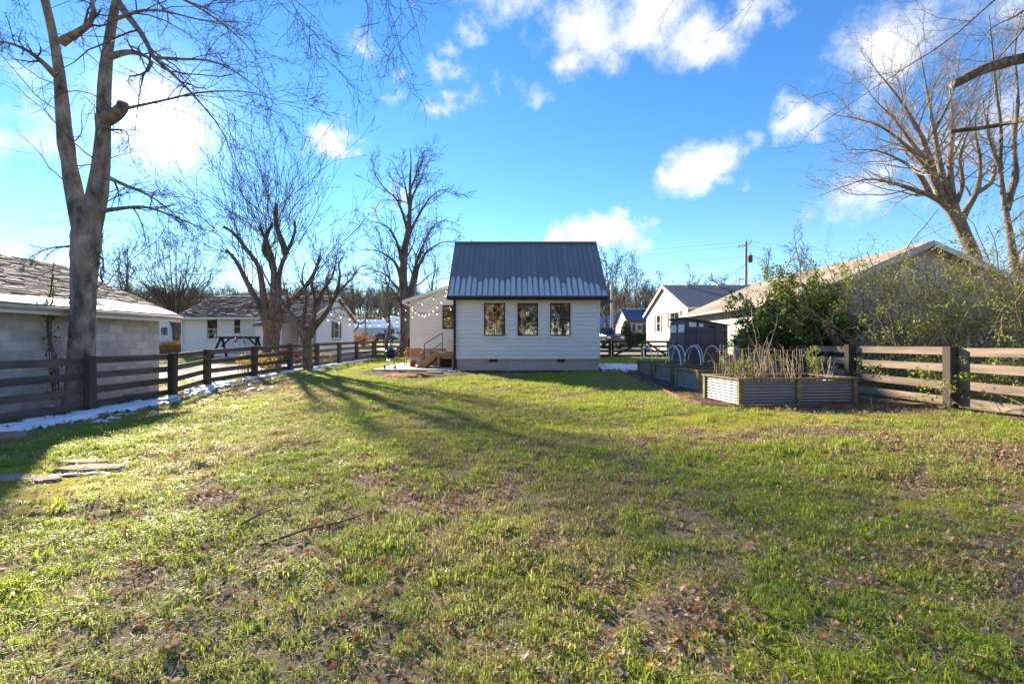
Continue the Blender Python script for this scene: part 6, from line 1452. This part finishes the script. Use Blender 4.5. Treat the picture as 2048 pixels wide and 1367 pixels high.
# steps
stp = thing('deck_steps', (-3.2, 20.4, PZ), 'new brown timber steps and landing with black handrail', 'steps')
lz = .96; y0s, y1s = 19.95, 21.05
treads = [(-4.0, .46), (-3.72, .63), (-3.46, .80)]
for x, z in treads:
    for k in range(3): box2('tread_board', (x - .02, y0s - .02 + k * .375, z - .035), (x + .29, y0s - .02 + k * .375 + .365, z), M['wood_new'], stp)
    box2('riser', (x + .0, y0s + .04, z - .17), (x + .022, y1s - .04, z - .036), M['wood_new'], stp)
for yy in (y0s, y1s - .04):
    prism('stringer', [(-4.02, PZ), (-3.72, PZ), (-3.18, .78), (-3.18, .925), (-3.44, .925), (-3.44, .765), (-3.70, .765), (-3.70, .595), (-3.98, .595), (-3.98, .425), (-4.02, .425)], 'Y', yy, yy + .038, M['wood_new'], stp)
for k in range(8): box2('deck_board', (-3.2, y0s - .03 + k * .14, lz - .035), (-2.42, y0s - .03 + k * .14 + .134, lz), M['wood_new'], stp)
for yy in (y0s - .02, y1s - .03): box2('rim_joist', (-3.17, yy, lz - .21), (-2.43, yy + .038, lz - .037), M['wood_new'], stp)
for x in (-3.14, -2.52):
    for yy in (y0s + .07, y1s - .1): box2('leg', (x - .045, yy - .045, PZ), (x + .045, yy + .045, lz - .22), M['wood_new'], stp)
hr = [(-3.92, 20.95, .46), (-3.92, 20.95, 1.31), (-3.10, 20.95, 1.80), (-3.10, 20.95, lz)]
for a, b in ((0, 1), (3, 2)): beam('rail_post', hr[a], hr[b], .032, .032, M['black_metal'], stp, up=(0, 1, 0))
beam('handrail', (-3.935, 20.95, 1.30), (-3.085, 20.95, 1.81), .036, .036, M['black_metal'], stp); beam('mid_rail', (-3.92, 20.95, .86), (-3.10, 20.95, 1.35), .028, .028, M['black_metal'], stp)
t = thing('cushion_box', (-2.62, 20.3, lz), 'cream upright cushion box on the timber landing', 'box'); box2('body', (-2.80, 20.1, lz + .002), (-2.45, 20.55, lz + .50), M['bin_cream'], t, .02); box2('lid', (-2.815, 20.085, lz + .503), (-2.44, 20.565, lz + .54), M['white_trim'], t, .01)
t = thing('planter_box', (-3.55, 21.6, PZ), 'dark rectangular planter by the house wall behind the steps', 'planter'); box2('tub', (-3.75, 21.4, PZ), (-3.2, 21.75, .92), M['shed_grey'], t, .015); box2('rim', (-3.78, 21.37, .921), (-3.17, 21.78, .955), M['shed_grey'], t, .01)
t = thing('storage_bin', (-2.8, 20.5, PZ), 'dark bin stored under the timber landing', 'bin'); box2('tub', (-3.0, 20.25, PZ + .03), (-2.55, 20.75, .62), M['rubber'], t, .03); box2('lid', (-3.03, 20.22, .621), (-2.52, 20.78, .66), M['black_metal'], t, .015)
# bench
bn = thing('garden_bench', (-4.4, 20.9, PZ), 'slatted wooden bench with black metal frame on the patio', 'bench'); bn.rotation_euler = (0, 0, 0)
bx0, bx1, by = -4.78, -3.98, 20.75
for k in range(5): beam('seat_slat', (bx0, by - .05 + .085 * k, PZ + .42 + .004 * k), (bx1, by - .05 + .085 * k, PZ + .42 + .004 * k), .07, .022, M['wicker_wood'], bn)
for k in range(5): beam('back_slat', (bx0, by + .36 + .02 * k, PZ + .50 + .07 * k), (bx1 - .01 * k * k * .6, by + .36 + .02 * k, PZ + .50 + .07 * k), .02, .055, M['wicker_wood'], bn)
for x in (bx0 + .03, bx1 - .03):
    tube_obj('leg', [(x, by - .04, PZ + .41), (x, by - .07, PZ)], .013, M['black_metal'], bn, 6); tube_obj('leg', [(x, by + .32, PZ + .41), (x, by + .40, PZ)], .013, M['black_metal'], bn, 6)
    tube_obj('armrest', resample([(x, by - .06, PZ + .41), (x, by - .08, PZ + .60), (x, by + .05, PZ + .66), (x, by + .30, PZ + .68), (x, by + .45, PZ + .82)], 14), .013, M['wicker_wood'], bn, 6)
    tube_obj('foot_bar', [(x, by - .06, PZ + .12), (x, by + .38, PZ + .12)], .009, M['black_metal'], bn, 6)
tube_obj('back_frame', resample([(bx0, by + .37, PZ + .42), (bx0, by + .46, PZ + .82), (bx0 + .4, by + .47, PZ + .82), (bx1 - .1, by + .46, PZ + .78), (bx1, by + .37, PZ + .45)], 22), .014, M['wicker_wood'], bn, 6)
t = thing('red_bag', (-4.4, 20.75, PZ), 'red bag standing under the bench seat', 'bag'); box2('bag', (-4.5, 20.65, PZ), (-4.27, 20.85, PZ + .27), M['red_paint'], t, .04); tube_obj('strap', resample([(-4.47, 20.66, PZ + .26), (-4.42, 20.64, PZ + .34), (-4.34, 20.64, PZ + .34), (-4.3, 20.66, PZ + .26)], 10), .007, M['red_paint'], t, 5)
# kettle grill with chimney starter on its lid
gxk, gyk = -4.93, 19.15; kz = PZ + .60
gr = thing('kettle_grill', (gxk, gyk, PZ), 'black kettle charcoal grill standing on the patio corner', 'grill')
pb = [(.02, -.22), (.12, -.205), (.20, -.165), (.255, -.10), (.283, -.03), (.287, 0)]; lathe('bowl', pb, (gxk, gyk, kz), M['enamel_black'], gr, 28)
lid = lathe('lid', [(.292, .0), (.292, .012), (.286, .04), (.262, .10), (.215, .15), (.15, .183), (.07, .2), (.01, .204)], (gxk, gyk, kz + .003), M['enamel_black'], gr, 28)
tube_obj('lid_handle', resample([(gxk - .05, gyk - .2, kz + .17), (gxk - .05, gyk - .23, kz + .21), (gxk + .05, gyk - .23, kz + .21), (gxk + .05, gyk - .2, kz + .17)], 12), .008, M['black_metal'], lid, 6)
lathe('ash_catcher', [(.03, .0), (.10, .02), (.11, .05), (.10, .06)], (gxk, gyk, kz - .33), M['steel'], gr, 16)
for a, wh in ((200, 1), (320, 1), (80, 0)):
    c, s = math.cos(R(a)), math.sin(R(a)); tube_obj('leg', [(gxk + .14 * c, gyk + .14 * s, kz - .17), (gxk + .25 * c, gyk + .25 * s, PZ + (.075 if wh else .0))], .012, M['steel'], gr, 8)
    if wh:
        w_ = lathe('wheel', [(.02, -.02), (.074, -.018), (.08, 0), (.074, .018), (.02, .02)], (gxk + .265 * c, gyk + .265 * s, PZ + .08), M['rubber'], gr, 18, 'X'); lathe('hub', [(.03, -.024), (.03, .024)], (gxk + .265 * c, gyk + .265 * s, PZ + .08), M['steel'], w_, 12, 'X')
tube_obj('axle', [(gxk + .265 * math.cos(R(200)), gyk + .265 * math.sin(R(200)), PZ + .08), (gxk + .265 * math.cos(R(320)), gyk + .265 * math.sin(R(320)), PZ + .08)], .007, M['steel'], gr, 6)
cs = thing('chimney_starter', (gxk, gyk, kz + .2), 'silver charcoal chimney starter standing on the grill lid', 'starter')
lathe('cylinder', [(.085, .0), (.098, .0), (.098, .24), (.092, .24), (.092, .02)], (gxk, gyk, kz + .2), M['steel'], cs, 20); lathe('grip_band', [(.099, .09), (.101, .09), (.101, .15), (.099, .15)], (gxk, gyk, kz + .2), M['brown_shutter'], cs, 20)
# splash block, pale slab, orange mound
t = thing('splash_block', (-2.4, 18.8, .24), 'small pale concrete splash block under the black downspout', 'splash block'); box2('base', (-2.53, 18.45, .22), (-2.22, 18.98, .262), M['white_trim'], t, .01)
for x in (-2.53, -2.25): box2('side_lip', (x, 18.45, .263), (x + .03, 18.98, .30), M['white_trim'], t, .008)
n = 26; V = []; Fc = []
for i in range(n):
    for j in range(9):
        a = 2 * math.pi * i / n; rr_ = j / 8; w = (1 + .25 * math.sin(3 * a) + .15 * math.sin(5 * a + 1)); x = -3.75 + .85 * rr_ * w * math.cos(a); y = 17.0 + .5 * rr_ * w * math.sin(a); V.append((x, y, float(gsurf(x, y)) + .10 * (1 - rr_ ** 2) + random.uniform(-.012, .012) - (.02 if j == 8 else 0)))
for i in range(n):
    for j in range(8): k = i * 9 + j; k2 = ((i + 1) % n) * 9 + j; Fc.append((k, k + 1, k2 + 1, k2))
tag(mk('straw_mound', V, Fc, M['orange_straw'], None, True), 'low orange mound of pine straw on the mulch before the patio', 'mound')
t = thing('stepping_slab', (-3.0, 18.1, .2), 'pale stepping slab lying in the mulch before the patio', 'slab'); prism('slab', [(-3.35, 18.0), (-2.75, 17.93), (-2.68, 18.2), (-3.28, 18.28)], 'Z', .18, .258, M['concrete'], t)

# ================================================================== STRING LIGHTS
def string_lights(label, a, b, sag, n, t0=.06, t1=.96):
    a, b = Vector(a), Vector(b); t = thing('string_lights', tuple(a), label, 'string lights', 'string lights hung round the patio')
    pts = [a.lerp(b, k / 24) - Vector((0, 0, sag * 4 * (k / 24) * (1 - k / 24))) for k in range(25)]
    tube_obj('cord', pts, .006, M['cable'], t, 5)
    for k in range(n):
        f = t0 + (t1 - t0) * k / max(1, n - 1); p = a.lerp(b, f) - Vector((0, 0, sag * 4 * f * (1 - f)))
        s = lathe('socket', [(.008, .0), (.016, -.02), (.018, -.075), (.012, -.08)], p, M['cable'], t, 8); lathe('bulb', [(.010, -.08), (.020, -.10), (.024, -.122), (.020, -.142), (.006, -.152)], p, M['bulb_lit'], s, 8)
wc = P(822, 611, 22.7)
string_lights('string lights from the cottage roof corner to the main house corner', P(897, 573, 19.0), wc, .10, 4)
string_lights('slack string lights drooping between the cottage roof and main house corner', P(896, 577, 19.0), wc + Vector((0, 0, -.03)), .62, 10)
string_lights('string lights across the main house gable wall below the window top', P(907, 611, 20.2), P(822, 629, 22.75), .12, 4)
string_lights('upper string lights from main house corner to the crooked tree', wc + Vector((-.05, 0, 0)), P(655, 620, D3), .45, 10)
string_lights('lower string lights from main house corner to the crooked tree', P(820, 631, 22.7), P(648, 632, D3), .33, 9)

# ================================================================== NEIGHBOUR'S THINGS
sw = thing('swing_frame', tuple(GP(478, 26)), 'black timber A-frame swing in front of the white neighbour house', 'swing'); sD = 26
sx_a, sx_b = [(p - 1024) / F * sD for p in (443, 514)]; zt = 1.64; zb = g(sx_a, sD)
beam('top_beam', (sx_a - .15, sD, zt), (sx_b + .15, sD, zt), .10, .12, M['fence_black'], sw)
for x in (sx_a, sx_b):
    for dy in (-.65, .65): beam('leg', (x + (.0), sD + .05 * (1 if dy > 0 else -1), zt - .02), (x + (-.25 if x == sx_a else .25) * (1 if dy < 0 else .2), sD + dy, zb - .03), .09, .09, M['fence_black'], sw, up=(0, 1, 0))
    sg = 1 if x == sx_a else -1; beam('knee_brace', (x, sD, zt - .50), (x + sg * .45, sD, zt - .05), .07, .08, M['fence_black'], sw, up=(0, 1, 0))
for x in (sx_a + .55, sx_b - .55):
    for dy in (-.2, .2): tube_obj('chain', [(x, sD, zt - .06), (x + (.12 if dy > 0 else -.08), sD + dy, zb + .45)], .008, M['black_metal'], sw, 5)
for k in range(4): beam('seat_slat', (sx_a + .45, sD - .2 + .12 * k, zb + .44), (sx_b - .45, sD - .2 + .12 * k, zb + .44), .09, .025, M['fence_black'], sw)
hk = thing('garden_hook', tuple(GP(480, 25)), 'thin black shepherd hook with hanging feeder before the swing', 'hook'); hb = GP(480, 25)
tube_obj('pole', [hb, hb + Vector((0, 0, 1.45))], .009, M['black_metal'], hk, 6)
for sg in (-1, 1): tube_obj('arm', resample([hb + Vector((0, 0, 1.3)), hb + Vector((sg * .12, 0, 1.42)), hb + Vector((sg * .22, 0, 1.36)), hb + Vector((sg * .22, 0, 1.28))], 10), .007, M['black_metal'], hk, 5)
fd = thing('bird_feeder', tuple(hb + Vector((-.22, 0, 1.1))), 'small red feeder hanging from the shepherd hook', 'feeder'); c = hb + Vector((-.22, 0, 1.08)); lathe('roof', [(.13, .12), (.10, .16), (.01, .21)], c, M['red_paint'], fd, 12); lathe('reservoir', [(.05, .0), (.055, .11)], c, M['glass_far'], fd, 10); lathe('tray', [(.09, -.03), (.10, .0)], c, M['red_paint'], fd, 12)
wcx = hb + Vector((.22, 0, .95)); wch = thing('wind_chime', tuple(wcx), 'dark wind chime hanging from the shepherd hook', 'wind chime'); lathe('top_plate', [(.05, .30), (.055, .31), (.01, .33)], wcx, M['black_metal'], wch, 10)
for k in range(5): a = k * 1.257; tube_obj('chime_tube', [wcx + Vector((.04 * math.cos(a), .04 * math.sin(a), .28)), wcx + Vector((.04 * math.cos(a), .04 * math.sin(a), .02 + .02 * k))], .009, M['black_metal'], wch, 6)
# red utility cart
rc = GP(584, 24.5); ct = thing('red_cart', tuple(rc), 'red utility cart parked behind the left fence', 'cart'); x, y, z = rc
for lo, hi in (((x - .72, y - .42, z + .34), (x + .72, y - .39, z + .66)), ((x - .72, y + .39, z + .34), (x + .72, y + .42, z + .66)), ((x - .72, y - .388, z + .34), (x - .69, y + .388, z + .66)), ((x + .69, y - .388, z + .34), (x + .72, y + .388, z + .66))): box2('side_panel', lo, hi, M['red_paint'], ct, .01)
box2('floor_panel', (x - .69, y - .388, z + .34), (x + .69, y + .388, z + .37), M['red_paint'], ct)
for dx in (-.5, .5):
    for dy in (-.46, .46): w_ = lathe('wheel', [(.05, -.04), (.17, -.04), (.18, 0), (.17, .04), (.05, .04)], (x + dx, y + dy, z + .18), M['rubber'], ct, 16, 'Y'); lathe('rim', [(.07, -.045), (.07, .045)], (x + dx, y + dy, z + .18), M['white_trim'], w_, 10, 'Y')
tube_obj('handle', [(x + .72, y, z + .4), (x + 1.3, y - .1, z + .75)], .014, M['black_metal'], ct, 6)
wr = thing('door_wreath', (-13.25, 30.0, 1.95), 'round leafy wreath hanging on the neighbour house door', 'wreath'); ang_ = np.linspace(0, 2 * np.pi, 25); ring = np.stack([-13.25 + .27 * np.cos(ang_), np.full(25, 30.03), 2.0 + .27 * np.sin(ang_)], 1)
V_, F_ = tubes(ring[None], np.full((1, 25), .05), 7); mk('ring', V_, F_, M['bark_brown'], wr, True); leaves_on(wr, ring[None], 260, .11, 'leaf_conifer', np.random.default_rng(2), .05)

# ================================================================== POLES AND WIRES
def pole(name, label, px, D, top, r=.14, mat='wood_pole'):
    b = GP(px, D); zt = CAMZ + (683.5 - top) / F * D; t = thing(name, tuple(b), label, 'pole'); tube_obj('shaft', [b - Vector((0, 0, .2)), Vector((b.x, b.y, zt))], [r, r * .75], M[mat], t, 10); return t, Vector((b.x, b.y, zt))
tp, top = pole('utility_pole', 'wooden utility pole with crossarm and transformer above the tan roof', 1492, 45, 484, .16)
beam('crossarm', top + Vector((-.62, .25, -.45)), top + Vector((.42, -.25, -.10)), .09, .12, M['white_trim'], tp)
for sg in (-1, 1): beam('arm_brace', top + Vector((sg * .38, 0, -.40 + sg * .1)), top + Vector((0, 0, -.85)), .03, .04, M['white_trim'], tp)
for d in (Vector((-.58, .2, -.36)), Vector((.1, 0, .05)), Vector((.38, -.2, .0))): lathe('insulator', [(.03, 0), (.05, .05), (.03, .1), (.045, .13), (.02, .18)], top + d, M['shed_grey'], tp, 8)
tr2 = lathe('transformer', [(.02, -.36), (.19, -.34), (.2, .28), (.21, .30), (.05, .36)], top + Vector((.42, 0, -1.6)), M['brown_shutter'], tp, 14); lathe('bushing', [(.04, 0), (.06, .1), (.03, .25)], top + Vector((.46, 0, -1.24)), M['shed_grey'], tr2, 8); box('bracket', top + Vector((.18, 0, -1.6)), (.16, .08, .3), M['steel'], tp)
p2_, top2 = pole('utility_pole', 'plain grey utility pole beside the parked silver car', 1223.5, 50, 572, .17, 'concrete')
p3_, top3 = pole('utility_pole', 'thin utility pole between the neighbour house and main house', 731, 70, 598, .13)
p4_, top4 = pole('utility_pole', 'thin dark utility pole behind the beige house corner', 1291, 66, 590, .10, 'fence_black'); box('transformer', top4 + Vector((-.35, 0, -1.3)), (.4, .4, .8), M['shed_grey'], p4_)
def wire(label, a, b, sag, r=.012, grp='overhead wires'):
    a, b = Vector(a), Vector(b); pts = [a.lerp(b, k / 20) - Vector((0, 0, sag * 4 * (k / 20) * (1 - k / 20))) for k in range(21)]
    o = tube_obj('overhead_wire', pts, r, M['cable'], None, 4); tag(o, label, 'wire', grp)
far_l = Vector((-75, 70, 12.0))
for k, (dz, lab) in enumerate(((.08, 'topmost overhead wire running from the transformer pole'), (-.35, 'second overhead wire running from the transformer pole'), (-1.4, 'lowest long overhead wire running from the transformer pole'))):
    wire(lab + ' to the left', top + Vector((0, 0, dz)), far_l + Vector((0, 0, dz)), 1.6, .010); wire(lab + ' to the right', top + Vector((0, 0, dz)), (90, 60, 11 + dz), 1.2, .010)
wire('thick service cable sloping from the transformer pole to the beige house roof', top + Vector((0, 0, -2.1)), P(1405, 566, 36.9), .25, .018); wire('second service cable sloping from the transformer pole to the beige house', top + Vector((0, 0, -2.2)), P(1400, 569, 36.9), .45, .014)
wire('wire from the thin pole toward the tall tree', top3 + Vector((0, 0, -.3)), (30, 75, 7.4), .6, .012); wire('wire from the thin pole toward the neighbour house roof', top3 + Vector((0, 0, -.3)), (-60, 66, 8.4), .6, .012); wire('low wire on the thin pole crossing toward the street', top3 + Vector((0, 0, -2.2)), (30, 75, 5.0), .5, .014)

# ================================================================== VEHICLES
def vehicle(name, label, px, D, rot, body, L=4.5, W=1.8, truck=False, cat='car'):
    b = GP(px, D); t = thing(name, tuple(b), label, cat); t.rotation_euler = (0, 0, R(rot))
    def loc(o): o.parent = t; C.objects.link(o); WP[o.name] = Vector(); return o
    def sect(nm, prof, w, mat, ins=0):
        V = []; n = len(prof)
        for yy, k in ((-w / 2, 1), (w / 2, 1)):
            for x, z in prof: V.append((x, yy, z))
        me = bpy.data.meshes.new(nm); me.from_pydata(V, [], [tuple(range(n))[::-1], tuple(range(n, 2 * n))] + [(i, (i + 1) % n, n + (i + 1) % n, n + i) for i in range(n)]); me.materials.append(mat)
        o = bpy.data.objects.new(nm, me); m_ = o.modifiers.new('bevel', 'BEVEL'); m_.width = .06; m_.segments = 2; return loc(o)
    h = .35 if not truck else .5; s = L / 4.5
    if truck: sect('body', [(-2.25 * s, h), (2.3 * s, h), (2.35 * s, h + .25), (2.3 * s, h + .72), (1.0 * s, h + .82), (-.6 * s, h + .85), (-2.25 * s, h + .80)], W, M[body]); cab = [(1.0 * s, h + .80), (.45 * s, h + 1.48), (-.75 * s, h + 1.5), (-.95 * s, h + .82)]
    else: sect('body', [(-2.2 * s, h), (2.2 * s, h), (2.25 * s, h + .3), (2.1 * s, h + .5), (1.1 * s, h + .62), (-1.7 * s, h + .64), (-2.2 * s, h + .52)], W, M[body]); cab = [(1.15 * s, h + .6), (.4 * s, h + 1.06), (-.9 * s, h + 1.08), (-1.75 * s, h + .62)]
    sect('cabin', cab, W * .86, M[body]); sect('side_glass', [(x * .88 + .0, z * .97 + .02) for x, z in cab], W * .872, M['glass_far'])
    x0, z0 = cab[0]; x1, z1 = cab[1]; w2 = W * .38
    V = [(x0 + .015, -w2, z0 + .04), (x0 + .015, w2, z0 + .04), (x1 + .03, w2 * .9, z1 - .06), (x1 + .03, -w2 * .9, z1 - .06)]; me = bpy.data.meshes.new('windscreen'); me.from_pydata(V, [], [(0, 1, 2, 3)]); me.materials.append(M['glass_far']); loc(bpy.data.objects.new('windscreen', me))
    fx = 2.3 * s
    for yy in (-.62, .62): o = loc(bpy.data.objects.new('headlight', box_mesh(.06, .34, .16, .02, M['pvc']))); o.location = (fx + .005, yy * W / 1.8, h + .42 * (1 if not truck else 1.25))
    o = loc(bpy.data.objects.new('grille', box_mesh(.05, .8, .22, .02, M['black_trim']))); o.location = (fx + .006, 0, h + .34 * (1 if not truck else 1.3)); o = loc(bpy.data.objects.new('bumper', box_mesh(.12, W, .16, .04, M['steel' if truck else body]))); o.location = (fx, 0, h + .08)
    for xx in (-1.4 * s, 1.42 * s):
        for yy in (-W / 2 + .06, W / 2 - .06):
            V = []; n = 16; rw = .33 if not truck else .40
            prof = [(rw * .5, -.11), (rw, -.10), (rw, .10), (rw * .5, .11)]; Fc = []
            for r_, z_ in prof:
                for i in range(n): a = 2 * math.pi * i / n; V.append((r_ * math.cos(a), z_, r_ * math.sin(a)))
            for k in range(3):
                for i in range(n): Fc.append((k * n + i, k * n + (i + 1) % n, (k + 1) * n + (i + 1) % n, (k + 1) * n + i))
            Fc += [tuple(range(n)), tuple(range(3 * n, 4 * n))]; me = bpy.data.meshes.new('wheel'); me.from_pydata(V, [], Fc); me.materials.append(M['rubber']); o = loc(bpy.data.objects.new('wheel', me)); o.location = (xx, yy, rw)
            hb_ = bpy.data.objects.new('rim', box_mesh(rw, .235, rw, .09, M['steel'])); hb_.parent = o; C.objects.link(hb_)
    return t
vehicle('pickup_truck', 'dark pickup truck half hidden behind the cottage wall', 1204, 45, -75, 'car_dark', 5.4, 1.95, True, 'truck')
vehicle('parked_car', 'silver car parked behind the grey utility pole', 1233, 57, -80, 'car_silver')
vehicle('parked_car', 'white vehicle parked by the distant pale green house', 797, 100, -60, 'car_white', 5.0, 1.9, True)
vehicle('parked_car', 'dark car parked before the distant pale blue house', 768, 90, 10, 'car_dark')
for i, (px, D, lab) in enumerate([(768, 56, 'dark roadside mailbox on a post beyond the garden gate'), (801, 58, 'dark roadside mailbox on a post beside the tall tree')]):
    b = GP(px, D); t = thing('mailbox', tuple(b), lab, 'mailbox'); box('post', b + Vector((0, 0, .5)), (.1, .1, 1.1), M['fence_black'], t); lathe('box', [(.02, -.26), (.15, -.25), (.15, .25), (.02, .26)], b + Vector((0, 0, 1.15)), M['black_metal'], t, 10, 'Y')

# ================================================================== SMALL THINGS ON THE GROUND
def stone(name, c, rx, ry, h, label, cat, seed, grp=None, lab_snow=False):
    r = np.random.default_rng(seed); n = 11; V = []; rad = [1 + r.uniform(-.22, .18) for _ in range(n)]
    z0 = float(gsurf(c[0], c[1])) - .028
    for k, (s, hh) in enumerate(((1.0, 0), (1.03, h * .6), (.93, h), (.5, h * 1.03))):
        for i in range(n):
            a = 2 * math.pi * i / n + c[2]; V.append((c[0] + rx * rad[i] * s * math.cos(a), c[1] + ry * rad[i] * s * math.sin(a), z0 + hh + r.uniform(-.004, .004)))
    Fc = [(k * n + i, k * n + (i + 1) % n, (k + 1) * n + (i + 1) % n, (k + 1) * n + i) for k in range(3) for i in range(n)] + [tuple(range(3 * n, 4 * n))]
    return tag(mk(name, V, Fc, M['stone'], None), label, cat, grp)
stone('flagstone', (-4.62, 5.15, .2), .36, .15, .075, 'tan flagstone with a snow-filled shady edge beside the moss', 'stone', 1)
stone('flagstone', (-4.95, 5.42, .5), .30, .12, .065, 'tan flagstone lying behind the snow-edged one', 'stone', 2)
stone('flagstone', (-4.75, 4.72, .1), .26, .10, .06, 'small tan flagstone next to the yellow moss', 'stone', 3)
stone('flagstone', (-5.25, 4.78, .1), .34, .12, .06, 'long tan flagstone toward the shaded left corner', 'stone', 4)
V = []
gxs, gys = np.linspace(-4.95, -4.22, 26), np.linspace(4.86, 5.06, 8)
A, B = np.meshgrid(gxs, gys); hh = .9 - ((A + 4.58) / .36) ** 2 - ((B - 4.96 - .12 * (A + 4.6)) / .055) ** 2 + (fbm(A, B, 9, 3, 3) - .5) * .8
Zs = gsurf(A, B) + np.clip(hh, -.3, .9) * .035; i_ = (np.arange(7)[:, None] * 26 + np.arange(25)[None, :]).ravel(); f_ = np.stack([i_, i_ + 1, i_ + 27, i_ + 26], 1); f_ = f_[(hh.ravel()[f_] > -.1).all(1)]
tag(mk('snow_sliver', np.stack([A.ravel(), B.ravel(), Zs.ravel()], 1), f_, M['snow'], None, True), 'sliver of snow in the shade of the flagstone', 'snow', None, 'stuff')
for i, (x, y, s, lab) in enumerate([(-7.25, 6.75, .22, 'rounded brown rock at the near end of the snow strip'), (-6.75, 6.95, .12, 'small rock on the bare soil beside the snow strip'), (-6.55, 6.5, .10, 'small rock among leaves near the shaded corner'), (-9.4, 11.6, .2, 'dark rock behind the fence beside the block wall')]): stone('rock', (x, y, i), s, s * .7, s * .6, lab, 'rock', 20 + i)
def fallen(label, pts, r0, seed, n=5, grp=None, mat='twig'):
    q = resample([(x, y, float(gsurf(x, y)) + .02 + h) for x, y, h in pts], 12)[None]; rd = np.linspace(r0, r0 * .35, 12)[None]; t = thing('fallen_twig', tuple(q[0, 0]), label, 'twig', grp)
    V, Fq = tubes(q, rd, 6); mk('stem', V, Fq, M[mat], t, True); p, qq = grow(q, rd, n, (.12, .3), 40, 5, wig=.12, rr=.55, rmin=.002, r=np.random.default_rng(seed)); p[:, :, 2] = np.maximum(p[:, :, 2], gsurf(p[:, :, 0], p[:, :, 1]) + .008)
    V, Fq = tubes(p, qq, 4); mk('side_shoots', V, Fq, M[mat], t)
fallen('dark fallen twig lying on the lawn left of the middle', [(-1.72, 3.2, .01), (-1.5, 3.42, .03), (-1.3, 3.6, .02), (-1.1, 3.85, .02)], .009, 1)
fallen('short dark fallen stick near the longer twig on the lawn', [(-2.05, 3.55, .02), (-1.95, 3.75, .04), (-1.85, 3.95, .02)], .008, 2, 2)
fallen('pale fallen branch lying on leaves below the weathered fence', [(6.7, 8.6, .03), (7.1, 8.45, .15), (7.35, 8.4, .06)], .012, 3, 6, None, 'stalk')
fallen('thin pale branch on the leaves beside the front raised bed', [(6.4, 8.35, .02), (6.8, 8.9, .05), (7.2, 9.6, .03)], .010, 4, 6, None, 'stalk')
fallen('dark fallen twigs on the grass near the snow strip', [(-7.2, 11.6, .02), (-6.9, 12.2, .05), (-6.4, 12.6, .03)], .009, 5, 6)
fallen('curved twig lying on the shaded snow by the fence', [(-8.0, 10.7, .04), (-7.7, 11.1, .08), (-7.6, 11.6, .05)], .008, 6, 4)
